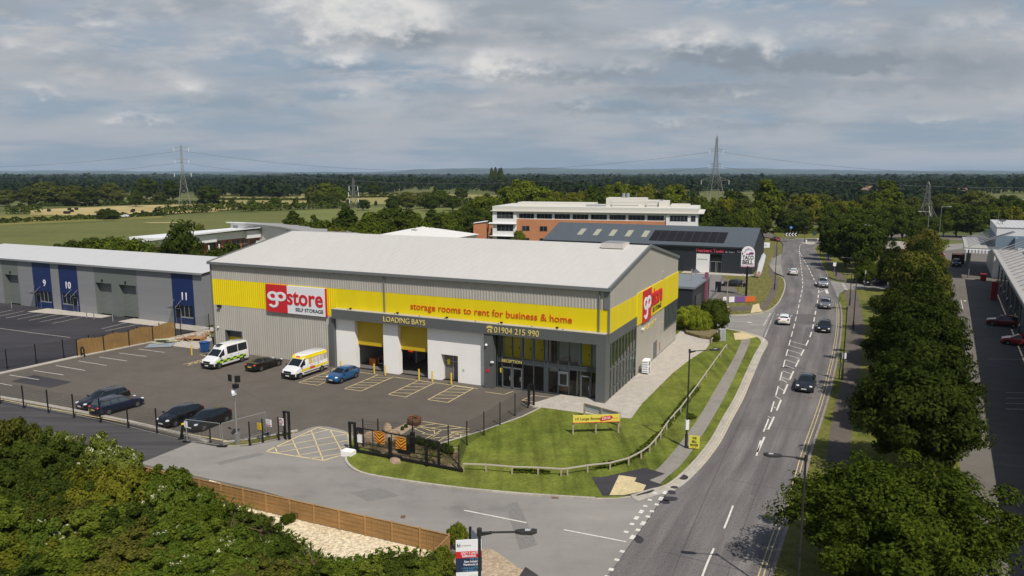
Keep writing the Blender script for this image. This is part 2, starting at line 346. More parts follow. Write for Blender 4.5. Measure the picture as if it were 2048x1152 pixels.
# tarmac sheets: yard, fresh car park, access road, main road
yard = GP((-420, 830), (-260, 795), (0, 745), (160, 711), (345, 674), (418, 660)) + [MW(-52.6, 1), MW(0, 1), MW(-5.2, -3.4), MW(-3.6, -19.6), MW(-14.5, -20.4)] + GP((600, 905), (500, 893), (395, 884), (200, 835), (0, 797))
sheet('yard', yard, 0, M_yard)
sheet('car_park', [MW(-150, -28), MW(-69, -28)] + GP((-260, 793), (0, 743.5), (160, 709.5), (345, 672.5), (430, 652)) + [MW(-60, 11.2), MW(-150, 11.2)], -.004, M_dark)
acc_top = crv(GP((-420, 745), (0, 801), (200, 839), (395, 886), (447, 894)), 4) + crv(GP((500, 892), (560, 878), (592, 866), (640, 852), (700, 866), (707, 890), (693, 915), (722, 946), (780, 959), (900, 976), (1020, 988), (1120, 995), (1190, 999), (1262, 995), (1335, 985)), 4)
acc_bot = GP((1335, 983), (1215, 1152), (1188, 1190), (1120, 1300), (1000, 1180), (940, 1110), (860, 1090), (620, 1010), (520, 980), (270, 925), (0, 862), (-420, 780))
sheet('access_road', acc_top + acc_bot, .004, M_access)
sheet('resurfaced_road', GP((-420, 742), (0, 802), (200, 840), (385, 884), (364, 893), (268, 931), (100, 895), (-420, 790)), .010, M_newtar)

road_L = crv(GP((1060, 1400), (1188, 1190), (1265, 1085), (1338, 983), (1382, 938), (1421, 889), (1448, 840), (1471, 799), (1491, 755), (1510, 714), (1523, 690), (1527, 668), (1545, 626), (1562, 600), (1571, 575), (1567, 553), (1561, 533), (1563, 510), (1566, 496), (1565, 487), (1556, 478), (1540, 474)), 6)
road_R = crv(GP((1490, 1400), (1530, 1190), (1556, 1100), (1580, 1030), (1601, 975), (1621, 900), (1641, 840), (1656, 790), (1668, 740), (1676, 700), (1681, 660), (1682, 630), (1678, 606), (1671, 585), (1661, 563), (1650, 543), (1641, 525), (1634, 510), (1629, 500), (1630, 494), (1641, 488), (1668, 482)), 6)
def road_material():
    m = mat('main road asphalt', (.158, .145, .138), .88, spec=.3, bump=(40, .3, .01)); nt = m.node_tree; K = nt.links; p = nt.nodes['Principled BSDF']
    uv = nt.nodes.new('ShaderNodeUVMap'); mp = nt.nodes.new('ShaderNodeMapping'); mp.inputs['Scale'].default_value = (6.5, .045, 1); K.new(uv.outputs[0], mp.inputs[0])
    n1 = nt.nodes.new('ShaderNodeTexNoise'); n1.inputs['Scale'].default_value = 1; n1.inputs['Detail'].default_value = 6; n1.inputs['Roughness'].default_value = .6; K.new(mp.outputs[0], n1.inputs['Vector'])
    g = nt.nodes.new('ShaderNodeNewGeometry'); n2 = nt.nodes.new('ShaderNodeTexNoise'); n2.inputs['Scale'].default_value = 9; n2.inputs['Detail'].default_value = 6; K.new(g.outputs['Position'], n2.inputs['Vector'])
    n3 = nt.nodes.new('ShaderNodeTexNoise'); n3.inputs['Scale'].default_value = .18; n3.inputs['Detail'].default_value = 5; K.new(g.outputs['Position'], n3.inputs['Vector'])
    r = nt.nodes.new('ShaderNodeValToRGB'); K.new(n1.outputs['Fac'], r.inputs[0]); e = r.color_ramp.elements
    e[0].position = .3; e[0].color = (.105, .096, .094, 1); e[1].position = .72; e[1].color = (.222, .204, .19, 1); q = e.new(.5); q.color = (.152, .140, .134, 1)
    def mul(a, fac, lo, hi):
        rr = nt.nodes.new('ShaderNodeMapRange'); rr.inputs[1].default_value = .3; rr.inputs[2].default_value = .7; rr.inputs[3].default_value = lo; rr.inputs[4].default_value = hi; K.new(fac, rr.inputs[0])
        v = nt.nodes.new('ShaderNodeVectorMath'); v.operation = 'SCALE'; K.new(a, v.inputs[0]); K.new(rr.outputs[0], v.inputs['Scale']); return v.outputs[0]
    K.new(mul(mul(r.outputs[0], n2.outputs['Fac'], .72, 1.25), n3.outputs['Fac'], .9, 1.1), p.inputs['Base Color']); return m
def strip_road(name, Lp, Rp, z, m):
    def res(P, n):
        d = [0]
        for k in range(len(P) - 1): d.append(d[-1] + (P[k + 1] - P[k]).length)
        return [next(P[k].lerp(P[k + 1], (t - d[k]) / max(1e-6, d[k + 1] - d[k])) for k in range(len(P) - 1) if d[k + 1] >= t - 1e-6) for t in np.linspace(0, d[-1], n)], d[-1]
    n = 140; a, da = res(Lp, n); b, db = res(Rp, n); me = bpy.data.meshes.new(name); v = []; f = []
    for p, q in zip(a, b): v += [(p.x, p.y, z), (q.x, q.y, z)]
    for k in range(n - 1): f.append((2 * k, 2 * k + 1, 2 * k + 3, 2 * k + 2))
    me.from_pydata(v, [], f); u = me.uv_layers.new(name='UVMap')
    for k in range(n - 1):
        for j, (x, y) in enumerate(((0, k), (1, k), (1, k + 1), (0, k + 1))): u.data[4 * k + j].uv = (x, y * da / n)
    me.update(); o = link(name, me, [m]); return struct(o)
strip_road('main_road', road_L, road_R, .014, road_material())
# side road north of the storage building and the side road on the right
sheet('side_road', crv(GP((1300, 652), (1370, 652), (1444, 655), (1480, 662), (1508, 670), (1522, 683)), 4) + GP((1536, 655), (1555, 612)) + crv(GP((1548, 619), (1530, 627), (1500, 632), (1440, 634), (1300, 632)), 4), .006, M_access)
sheet('side_road', GP((1660, 567), (1662, 561), (1686, 566), (1730, 567), (1800, 565), (1870, 560), (1890, 573), (1800, 577), (1730, 577), (1690, 579), (1678, 587), (1676, 596)), .006, M_access)
sheet('roundabout_road', GP((1470, 478), (1500, 474), (1530, 474), (1556, 478), (1620, 480), (1660, 482), (1720, 476), (1800, 474), (1900, 480), (1990, 482), (1990, 472), (1900, 470), (1800, 467), (1720, 470), (1655, 478.5), (1600, 478), (1560, 475.5), (1540, 466), (1510, 462), (1490, 462), (1500, 468)), .002, M_retail)
sheet('retail_car_park', GP((2200, 1400), (2060, 1152), (1953, 1152), (1936, 1040), (1925, 975), (1913, 880), (1899, 750), (1888, 650), (1880, 570), (1874, 520), (1880, 497), (1925, 497), (1990, 500), (2400, 640), (2600, 1000)), 0, M_retail)
sheet('retail_side_lane', GP((1770, 500), (1860, 505), (1925, 497), (1930, 486), (1880, 490), (1800, 492)), .003, M_access)

# raised verges, with their paths
VZ = .10
kerb1 = crv(GP((700, 897), (692, 915), (697, 930), (722, 946), (780, 958), (900, 975), (1020, 987), (1120, 994), (1190, 998)), 5)
kerb2 = crv(GP((1262, 994), (1300, 982), (1338, 970), (1382, 932), (1421, 884), (1448, 836), (1471, 796), (1491, 752), (1510, 711), (1521, 692), (1523, 683), (1512, 674), (1482, 665), (1440, 657), (1400, 655)), 5)
sheet('verge', kerb1 + GP((1235, 998)) + kerb2 + [MW(2, 40), MW(-1, 40), MW(-1, 1), MW(-5.0, 1), MW(-5.1, -3.6), MW(-5.6, -6.5), MW(-7.3, -11.9), MW(-9.4, -17.2)] + GP((918, 897), (870, 905), (820, 890), (760, 876), (720, 868), (706, 878)), VZ, M_grass, .3, M_kerb)
north = crv(GP((1300, 629), (1440, 631), (1500, 629), (1530, 624), (1548, 615), (1561, 599), (1570, 574), (1566, 557), (1556, 552)), 5)
sheet('verge', north + GP((1545, 545), (1536, 530), (1543, 517), (1562, 509), (1564, 496), (1563, 488), (1555, 480), (1530, 477), (1500, 480), (1480, 520), (1300, 520)), VZ, M_rough, .3, M_kerb)
rv = [p for p in road_R]
def near_i(P, x, y): q = G(x, y); return min(range(len(P)), key=lambda k: (P[k] - q).length)
i0, i1 = near_i(rv, 1530, 1190), near_i(rv, 1678, 606); j0, j1 = near_i(rv, 1655, 553), near_i(rv, 1668, 482)
def shift(P, s): # move a kerb line sideways
    out = []
    for k in range(len(P)):
        t = P[min(k + 1, len(P) - 1)] - P[max(k - 1, 0)]; t.normalize(); out.append(P[k] + Vector((t.y, -t.x, 0)) * s)
    return out
rk1 = shift(rv[i0:i1 + 1], -.02); rk2 = shift(rv[j0:j1 + 1], -.02)
sheet('verge', rk1 + GP((1684, 592), (1692, 583), (1735, 579), (1800, 579), (1880, 576), (1888, 650), (1899, 750), (1913, 880), (1925, 975), (1936, 1040), (1953, 1152), (1960, 1200)), VZ, M_verge, .3, M_kerb)
sheet('verge', rk2 + GP((1720, 480), (1800, 484), (1876, 488), (1872, 520), (1874, 558), (1800, 561), (1690, 562), (1668, 558)), VZ, M_verge, .3, M_kerb)
isl = crv(GP((1548, 468), (1553, 474.5), (1580, 477), (1620, 477.5), (1655, 476), (1700, 470), (1700, 462), (1640, 458), (1580, 457), (1552, 461), (1548, 468)), 4)
sheet('roundabout_island', isl, .16, M_verge, .3, M_kerb)
sheet('traffic_island', crv(GP((1601, 487), (1612, 484.5), (1638, 485.5), (1622, 489.5), (1601, 487)), 4), .13, M_kerb)
sheet('verge', GP((1740, 505), (1800, 497), (1865, 496), (1895, 494), (1890, 500), (1860, 503), (1800, 507)), .11, M_verge)

kb = B()
for path in (kerb1, kerb2, north): kb.ribbon(path, .2, VZ + .012, 0, .3)
for path in (rk1, rk2): kb.ribbon(path, .22, VZ + .012, 1, .3, off=-.11)
kb.ribbon(shift(kerb2, .42), .75, .0175, 0)
kb.ribbon(crv(GP((-420, 748), (-150, 775), (0, 795), (200, 832), (350, 866), (395, 877), (415, 884)), 4), .45, .11, 0, .3)
kb.ribbon(crv(GP((445, 886), (500, 880), (560, 869), (595, 862)), 4), .3, .11, 0, .3)
kb.ribbon(crv(GP((-420, 838), (-260, 797), (0, 747), (160, 712.5), (345, 675.5), (418, 660)), 3), .75, .08, 0, .3)
kb.ribbon([MW(-5.15, -3.5), MW(-5.75, -7), MW(-7.3, -11.9), MW(-9.6, -17.4)], .2, VZ + .01, 0, .3)
kb.ribbon(crv(GP((1190, 998), (1262, 994)), 2), .17, .05, 0, .3)
struct(kb.build('kerb', [M_kerb, mat('pinkish kerb', (.27, .225, .195), .85, var=[(1.5, .2, None)])]))
sheet('verge', crv(GP((450, 892), (500, 890), (560, 877), (590, 867), (560, 868), (500, 880), (446, 887)), 2), .09, M_rough, .3, M_kerb)

# paths, gravel, paving on the verges
sheet('gravel_surround', GP((1057, 811), (1066, 815), (1100, 819), (1150, 826), (1200, 833), (1262, 839), (1285, 808), (1310, 783), (1345, 748), (1378, 722), (1412, 700), (1425, 680), (1400, 672)) + [MW(1, 40), MW(-.5, 40), MW(-.5, 1.0), MW(-5.0, .9)], VZ + .006, M_gravel)
sheet('footpath', crv(GP((1290, 958), (1330, 925), (1392, 845), (1432, 778), (1467, 718), (1482, 684), (1478, 672)), 5) + crv(GP((1500, 676), (1498, 690), (1478, 735), (1452, 790), (1418, 850), (1372, 920), (1330, 960), (1318, 972)), 5), VZ + .004, M_path)
sheet('dark_crossing', GP((1183, 957), (1204, 957), (1290, 938), (1330, 950), (1298, 963), (1325, 972), (1300, 986), (1265, 994), (1205, 994)), VZ + .010, M_dark)
sheet('tactile_paving', GP((1238, 953), (1273, 958), (1269, 966), (1292, 973), (1286, 985), (1248, 993), (1219, 993)), VZ + .016, M_cream)
sheet('tactile_paving', GP((1467, 668), (1488, 665), (1514, 675), (1492, 680), (1470, 681)), VZ + .010, M_cream)
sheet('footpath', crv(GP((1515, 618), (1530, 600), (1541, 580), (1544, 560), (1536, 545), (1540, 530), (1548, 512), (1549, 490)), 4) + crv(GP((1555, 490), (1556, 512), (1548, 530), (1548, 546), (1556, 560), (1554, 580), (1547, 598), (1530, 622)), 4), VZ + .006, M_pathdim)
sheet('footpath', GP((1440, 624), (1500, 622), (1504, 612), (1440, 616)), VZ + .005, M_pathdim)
sheet('tactile_paving', GP((1501, 627), (1506, 611), (1518, 608), (1520, 618), (1526, 624)), VZ + .010, M_cream)
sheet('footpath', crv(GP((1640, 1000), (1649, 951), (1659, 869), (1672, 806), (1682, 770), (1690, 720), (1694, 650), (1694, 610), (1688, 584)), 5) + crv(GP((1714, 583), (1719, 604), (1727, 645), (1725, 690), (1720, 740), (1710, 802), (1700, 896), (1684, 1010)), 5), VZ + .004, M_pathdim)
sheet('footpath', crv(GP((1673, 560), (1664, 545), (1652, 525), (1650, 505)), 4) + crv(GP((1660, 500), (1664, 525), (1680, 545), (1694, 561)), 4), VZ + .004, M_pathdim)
sheet('lay_by', GP((1548, 545), (1538, 531), (1545, 518), (1563, 509), (1562, 530), (1567, 553)), VZ + .008, M_access)
sheet('side_lot', GP((1366, 586), (1390, 561), (1408, 548), (1445, 553), (1470, 575), (1476, 587), (1500, 592), (1490, 603), (1440, 611), (1400, 611), (1340, 611)), VZ + .006, M_retail)
sheet('patio', GP((1345, 606), (1352, 560), (1392, 545), (1445, 549), (1440, 561), (1438, 590), (1425, 602), (1395, 608)), VZ + .012, mat('grey patio', (.20, .185, .17), .9, var=[(.6, .15, None)]))
sheet('plant_bed', GP((708, 893), (760, 880), (800, 872), (850, 888), (920, 905), (922, 942), (860, 931), (790, 914), (720, 897)), VZ + .012, M_soil)
sheet('planting_strip', GP((770, 868), (826, 840), (844, 843), (800, 872)), .05, M_tan)
sheet('gravel_apron', GP((418, 662), (425, 680), (395, 698), (345, 692), (305, 686), (345, 676)), .012, M_gravel)
sheet('crushed_stone', GP((420, 960), (500, 985), (620, 1018), (740, 1050), (872, 1090), (900, 1180), (700, 1200), (480, 1180), (300, 1050)), .02, M_stone)
sheet('buff_chippings', GP((935, 1098), (985, 1100), (1060, 1152), (1120, 1230), (900, 1300), (880, 1140)), .06, M_tan)
sheet('dark_slab', GP((1040, 1152), (1051, 1136), (1075, 1152), (1090, 1170), (1030, 1170)), .08, M_dark)
sheet('shop_forecourt', [MW(-14, 100.6), MW(1.6, 100.6), MW(1.6, 104), MW(-14, 104)], VZ + .014, M_gravel)
sheet('unit_apron', [MW(-101.5, 7.6), MW(-85.6, 9.0), MW(-85.6, 11), MW(-101.5, 11)], .02, M_gravel)
sheet('unit_apron', [MW(-80.6, 8.2), MW(-63, 8.2), MW(-60, 11), MW(-80.6, 11)], .02, M_gravel)

# painted markings
def paint(name, m, pieces, z):
    b = B()
    for p, w in pieces: b.ribbon(p, w, z)
    return struct(b.build(name, [m]))
RZ = .022
W = []
def dd(path, on, off, w, st=0): 
    for p in dashes(path, on, off, st): W.append((p, w))
mid = lambda a, b, t: [p.lerp(q, t) for p, q in zip(a, b)]
dd(crv(GP((1362, 1290), (1405, 1152), (1428, 1097), (1450, 1053), (1476, 985)), 6), 4, 2.4, .12, 0)
dd(crv(GP((1515, 905), (1532, 868), (1549, 832), (1562, 800), (1580, 758), (1600, 715), (1622, 668), (1630, 630), (1637, 590), (1636, 575), (1626, 555), (1614, 530), (1603, 512), (1599, 503), (1599, 494), (1602, 488)), 6), 4, 2, .17)
dd(crv(GP((1513, 912), (1524, 872), (1538, 836), (1549, 800), (1560, 760), (1574, 705), (1590, 645), (1600, 600), (1605, 575), (1605, 560), (1603, 540), (1600, 516), (1598, 503)), 6), 4, 2, .13)
def chev(l0, r0, l1, r1, n, w=.11):
    for k in range(n):
        t = k / (n - 1); a = Vector((0, 0, 0)); W.append(([G(*l0).lerp(G(*l1), t), G(*r0).lerp(G(*r1), t)], w))
chev((1528, 857), (1538, 860), (1561, 757), (1574, 766), 6, .09); chev((1562, 754), (1578, 760), (1580, 682), (1612, 691), 8)
chev((1601, 527), (1608, 528), (1605, 578), (1633, 579), 11, .09)
for p, q in (((928, 1021), (1053, 1046)), ((1128, 1060), (1252, 1084))): W.append((GP(p, q), .13))
dd(crv(GP((1332, 983), (1300, 1028), (1268, 1071), (1255, 1088), (1240, 1110), (1215, 1152), (1190, 1195)), 3), .62, .42, .28)
dd(crv(GP((1311, 985), (1280, 1027), (1248, 1070)), 3), .62, .42, .28)
dd(crv(GP((1526, 683), (1535, 660), (1550, 624)), 3), .6, .4, .2); dd(crv(GP((1527, 651), (1541, 626)), 3), .6, .4, .2)
W += [(GP((1455, 641), (1497, 645)), .12), (GP((1494, 644.6), (1504, 645.2)), .5), (GP((1500, 649), (1526, 651)), .12)]
dd(GP((1685, 566), (1694, 582)), .6, .3, .5)
W += [(GP((1640, 585), (1652, 579)), .12), (GP((1652, 579), (1655, 587)), .5)]
paint('road_markings', M_white, W, RZ)
Y = []
yl = shift(rv[i0:i1 + 1], -.32); Y += [(yl, .075), (shift(yl, -.26), .075)]
yk = shift(kerb2[near_i(kerb2, 1382, 932):near_i(kerb2, 1500, 732)], .5); YW = [(yk, .07), (shift(yk, .22), .07)]
paint('yellow_lines', mat('faded yellow paint', (.50, .41, .20), .8, var=[(1.5, .3, None), (7, .2, None)]), Y, RZ); paint('yellow_lines', mat('worn yellow paint', (.56, .47, .30), .8, var=[(2.5, .3, None)]), YW, RZ)
A = [([MW(-75, -24.05), MW(-52, -23.95), MW(-33, -23.4), MW(-25, -23.2)], .16)]
def bay(x, ya, yb, w=1.6):
    pts = [MW(x, ya), MW(x + w, ya), MW(x + w, yb), MW(x, yb), MW(x, ya)]
    for k in range(4): A.append(([pts[k], pts[k + 1]], .1))
    n = int(abs(ya - yb) / 1.15)
    for k in range(1, n + 1):
        y = yb + (ya - yb) * k / (n + .6); A.append(([MW(x, y - .55), MW(x + w, y + .2)], .09))
bay(-32.6, -.4, -6.6, 2.6); bay(-26.6, -.4, -6.4, 2.1); bay(-21.2, -.5, -6.2, 2.1); bay(-16.6, -.6, -6.0, 2.3)
A += [([MW(-33.0, -.3), MW(-13.8, -.5)], .1), ([MW(-12.6, -1.2), MW(-10.4, -1.2)], .1), ([MW(-10.4, -1.2), MW(-10.0, .2)], .1), ([MW(-7.9, -2.3), MW(-5.3, -2.2)], .1), ([MW(-7.9, -2.3), MW(-7.6, -.2)], .1), ([MW(-7.6, -.2), MW(-5.3, -.1)], .1)]
# hatched box at the gate
q = GP((532, 903), (635, 855), (696, 867), (700, 905), (647, 921)); q = q + [q[0]]
for k in range(5): A.append(([q[k], q[k + 1]], .13))
for a, b in (((545, 895), (705, 866)), ((556, 905), (700, 880)), ((590, 912), (700, 892)), ((620, 917), (690, 906)), ((585, 880), (600, 913)), ((623, 862), (646, 920)), ((661, 861), (685, 905)), ((550, 895), (555, 906)), ((601, 873), (655, 860))): A.append((GP(a, b), .09))
# disabled bays by the corner fence
for a, b in (((846, 843), (940, 858)), ((836, 852), (884, 860)), ((884, 860), (829, 889)), ((910, 864), (852, 896)), ((910, 864), (945, 868)), ((870, 848), (836, 852)), ((896, 852), (862, 856)), ((921, 856), (884, 860)), ((938, 861), (900, 864)), ((878, 866), (866, 873)), ((890, 874), (860, 877)), ((872, 884), (846, 886))): A.append((GP(a, b), .09))
def flat_arrow(px, py, rot, s):
    o = G(px, py); ca, sa = math.cos(rot), math.sin(rot)
    pts = [(-1, .3), (-1, -.3), (.3, -.3), (.3, -.6), (1.1, 0), (.3, .6), (.3, .3), (-1, .3)]
    pts = [o + Vector((x * ca - y * sa, x * sa + y * ca, 0)) * s for x, y in pts]
    for k in range(7): A.append(([pts[k], pts[k + 1]], .09))
flat_arrow(851, 862, ROT - .35, 1.15)
wc = G(922, 876)
def wl(pts, w=.1): A.append(([wc + AX * (x * 1.15) + AY * (y * 1.15) for x, y in pts], w))
wl([(-.9, .7), (-.35, .6), (0, .0), (-.7, -.1), (-.95, -.6)]); wl([(0, .0), (.45, .5), (.8, .3)])
wl([(-.1 + .75 * math.cos(t), -.05 + .75 * math.sin(t)) for t in np.linspace(-.4, 3.6, 14)], .08); wl([(-1.2, .75), (-1.0, .55)], .2)
# lettered bays by the minibus
A += [(GP((366, 729), (413, 717)), .1), (GP((375, 731), (420, 719)), .1), (GP((400, 709), (415, 713)), .1)]
for k in range(4): x = 376 + 11 * k; A.append((GP((x, 727 - 2.6 * k), (x + 7, 728 - 2.6 * k)), .1)); A.append((GP((x + 2, 729 - 2.7 * k), (x + 9, 725 - 2.7 * k)), .1))
paint('yard_markings', M_yel, A, .008)
Wp = []
for a, b in (((277, 698), (330, 705)), ((238, 706), (293, 713)), ((198, 714), (254, 722)), ((157, 722), (213, 731)), ((112, 731), (170, 741)), ((67, 741), (127, 750)), ((19, 750), (78, 759.5)), ((-40, 760), (24, 771)), ((-100, 772), (-30, 784))): Wp.append((GP(a, b), .1))
for a, b in (((0, 625), (25, 620)), ((0, 632), (48, 622)), ((12, 636), (70, 624.5)), ((35, 638.5), (94, 627)), ((58, 641), (117, 629)), ((80, 644), (140, 632)), ((105, 647), (163, 635)), ((204, 657.5), (258, 644)), ((210, 662), (285, 647))): Wp.append((GP(a, b), .1))
Wp.append((GP((-100, 643), (60, 665), (140, 675)), .08))
paint('parking_markings', M_white, Wp, .009)
Wr = [(GP((1922, 600), (1926, 618)), .1)] + [(GP((2012, 785 + 11 * k), (2070, 786 + 11 * k)), .09) for k in range(4)] + [(GP((2000, 679), (2018, 680)), .1), (GP((1976, 718), (2060, 719)), .1)]
for p, s in (((1962, 868), 1), ((1930, 602), .6), ((1992, 1075), 1.0)):
    o = G(*p); d = Vector((.5, .864, 0)); n = Vector((.864, -.5, 0)); Wr += [([o - d * 1.2 * s, o + d * .3 * s], .16), ([o + d * .1 * s, o + d * 1.2 * s], .4)]
paint('retail_markings', M_white, Wr, .008)
# tarmac patches and ironwork
pm = [(1365, 954, .55, .8), (1349, 975, .4, .35), (1343, 985, .45, .5), (1338, 998, .9, .55), (1330, 1004, .5, .5), (1277, 1079, .42, .75)]
pb = B()
for x, y, a, b in pm:
    o = G(x, y); pb.face([(o.x + a * .72 * math.cos(t) * (1 + .12 * math.sin(3 * t + x)), o.y + b * .72 * math.sin(t), .0185) for t in np.linspace(0, 2 * math.pi, 15)[:-1]])
pb.face([tuple(p)[:2] + (.0045,) for p in GP((22, 763), (68, 750), (145, 764), (100, 776))])
for q in (((1500, 990), (1530, 905), (1545, 905), (1518, 990)), ((1600, 700), (1612, 655), (1626, 655), (1617, 700)), ((1440, 1120), (1452, 1085), (1490, 1088), (1482, 1123)), ((1575, 648), (1582, 628), (1632, 629), (1630, 650))): pb.face([tuple(p)[:2] + (.0165,) for p in GP(*q)], 1)
for q in (((700, 985), (760, 975), (800, 992), (735, 1003)), ((1010, 1010), (1035, 1003), (1075, 1090), (1040, 1100)), ((430, 925), (520, 905), (530, 909), (440, 930))): pb.face([tuple(p)[:2] + (.0065,) for p in GP(*q)], 2)
o = struct(pb.build('tarmac_patches', [M_dark, mat('newer road patch', (.118, .108, .104), .9, var=[(6, .25, None)]), mat('greyer patch', (.20, .19, .175), .9, var=[(5, .2, None)])]))
sb_ = B()
sb_.ribbon(crv(GP((1300, 1290), (1345, 1152), (1400, 1020), (1452, 905), (1500, 800), (1545, 690), (1570, 610), (1583, 560), (1585, 520)), 5), .035, .019); sb_.ribbon(crv(GP((1420, 1290), (1455, 1152), (1500, 1020), (1555, 880), (1600, 760), (1640, 660), (1655, 610)), 5), .03, .019)
for a_, b_ in (((1330, 1105), (1520, 1150)), ((1475, 850), (1632, 862)), ((1540, 690), (1670, 697)), ((1460, 960), (1590, 985))): sb_.ribbon(GP(a_, b_), .04, .0192)
sb_.ribbon([MW(-48, -6), MW(-30, -14), MW(-13, -14)], .04, .003); sb_.ribbon([MW(-36, -21), MW(-34, -9)], .03, .003); sb_.ribbon([MW(-60, -14), MW(-44, -14.5)], .04, .003)
struct(sb_.build('tarmac_seams', [mat('seam bitumen', (.06, .055, .053), .8)]))
ib = B()
for x, y, w in ((1110, 995, .5), (806, 1034, .3), (1384, 916, .35), (428, 968, .5), (1620, 796, .4)):
    o = G(x, y); ib.box(o.x - w / 2, o.x + w / 2, o.y - .2, o.y + .2, 0, .026)
struct(ib.build('drain_cover', [mat('rusty iron', (.16, .085, .055), .8)]))
# ---------------------------------------------------------------- the storage warehouse
M_clad = mat('goosewing grey cladding', (.44, .415, .37), .45, spec=.4, var=[((2.2, 2.2, .12), .07, None), (.15, .06, None)])
M_gable = mat('pale cladding', (.42, .39, .335), .45, spec=.4, var=[((1.8, 1.8, .1), .06, None), (.12, .05, None)])
M_roof = mat('light grey roof sheet', (.56, .535, .495), .5, spec=.35, var=[((1.1, .05, .1, ROT), .035, None), (.06, .04, None), ((.4, 3, 1, ROT), .03, (.53, .505, .465))])
M_trim = mat('mid grey trim', (.155, .165, .165), .45, spec=.4)
M_anth = mat('anthracite panel', (.105, .112, .112), .45, spec=.4, var=[(.25, .07, None)])
M_yellow = mat('sign yellow', (.78, .615, .008), .4, spec=.35, var=[((.8, .8, .2), .04, None)])
M_shutter = mat('yellow shutter', (.55, .38, .012), .5)
M_wht = mat('white render', (.90, .885, .855), .6, var=[(.3, .04, None)])
M_red = mat('sign red', (.58, .022, .03), .4)
M_signw = mat('sign white', (.78, .78, .80), .4)
M_blk = mat('black plastic', (.012, .012, .013), .5)
M_let = mat('yellow lettering', (.70, .56, .17), .5)
M_orange = mat('orange red lettering', (.62, .085, .008), .5)
M_frame = mat('dark glazing frame', (.052, .062, .070), .4, spec=.5)
M_glass = glass_mat('clear glass', (.90, .93, .90), .0)
M_glassd = glass_mat('dark glass', (.16, .19, .17), .12)
M_conc = mat('concrete', (.36, .34, .31), .85, var=[(.8, .12, None)])
M_in = mat('interior white', (.55, .54, .5), .7); M_floor = mat('interior floor', (.16, .145, .135), .6)
M_steel = mat('galvanised steel', (.42, .43, .44), .45, metal=.6)

wh = thing('storage_warehouse', 'large pale grey storage warehouse with yellow band and grey canopy on the corner plot', 'warehouse', MC, ROT)
Wd, Dp, EV, RG, WY = 52.6, 31.7, 11.4, 14.2, .85
def corr(b, x0, x1, z0, z1, y, pitch=.34, d=.05, m=0):   # vertical ribs on a wall facing -y
    n = int(round((x1 - x0) / pitch)); p = (x1 - x0) / n; pts = []
    for k in range(n):
        a = x0 + k * p; pts += [(a, y), (a + .55 * p, y), (a + .65 * p, y - d), (a + .9 * p, y - d)]
    pts.append((x1, y))
    for (xa, ya), (xb, yb) in zip(pts, pts[1:]): b.face([(xa, ya, z0), (xb, yb, z0), (xb, yb, z1), (xa, ya, z1)], m)
b = B(); LX = -33.1; SDX0, SDX1, SDZ = -50.6, -48.0, 2.75
corr(b, -Wd, SDX0, 0, 6.0, WY); corr(b, SDX1, LX, 0, 6.0, WY); corr(b, SDX0, SDX1, SDZ, 6.0, WY); corr(b, -Wd, 0, 9.3, EV - .1, WY)
# front wall behind canopy: white panels round openings, recess walls
def rect(b, x0, x1, z0, z1, y, m): b.face([(x0, y, z0), (x1, y, z0), (x1, y, z1), (x0, y, z1)], m)
def jamb(b, x, y0, y1, z0, z1, m): b.face([(x, y0, z0), (x, y1, z0), (x, y1, z1), (x, y0, z1)], m); 
for x0, x1 in ((LX, -30.4), (-26.5, -24.5), (-20.65, -18.95), (-16.85, -13.4)): rect(b, x0, x1, 0, 6.0, .72, 1)
rect(b, -18.95, -16.85, 2.95, 6.0, .72, 1)
for x0, x1, z1 in ((-30.4, -26.5, 6), (-24.5, -20.65, 6), (-18.95, -16.85, 2.95)):
    jamb(b, x0, .72, 1.5, 0, z1, 1); jamb(b, x1, .72, 1.5, 0, z1, 1); b.face([(x0, .72, z1), (x1, .72, z1), (x1, 1.5, z1), (x0, 1.5, z1)], 1)
# gable, rear and far walls
def gable(b, x, m, xo=0):
    b.face([(x, WY, 0), (x, Dp, 0), (x, Dp, EV), (x, Dp / 2 + .4, RG), (x, WY, EV)], m)
for y0, y1, z0, z1 in ((11.15, 24.4, 0, 6.0), (24.4, Dp, 0, 2.65), (.0, 0, 0, 0)): 
    if y1 > y0: b.face([(0, y0, z0), (0, y1, z0), (0, y1, z1), (0, y0, z1)], 2)
b.face([(0, WY, 9.3), (0, Dp, 9.3), (0, Dp, EV), (0, Dp / 2 + .4, RG), (0, WY, EV)], 2)
b.face([(-Wd, WY, 0), (-Wd, Dp, 0), (-Wd, Dp, EV), (-Wd, Dp / 2 + .4, RG), (-Wd, WY, EV)], 2); b.face([(-Wd, Dp, 0), (0, Dp, 0), (0, Dp, EV), (-Wd, Dp, EV)], 2)
b.build('wall', [M_clad, M_wht, M_gable], wh)
b = B(); corr(b, -Wd, -43.4, 6.0, 9.3, WY, m=0); corr(b, -34.3, -33.0, 6.0, 9.3, WY); corr(b, -43.4, -34.3, 6.0, 9.3, WY + .01); rect(b, -33.0, 0, 6.0, 9.3, WY - .02, 0)
b.box(-.02, .02, WY - .02, 11.1, 6.85, 9.3, 0); b.box(-.02, .12, 11.1, Dp + .02, 5.8, 9.42, 0)
b.build('yellow_band', [M_yellow], wh)
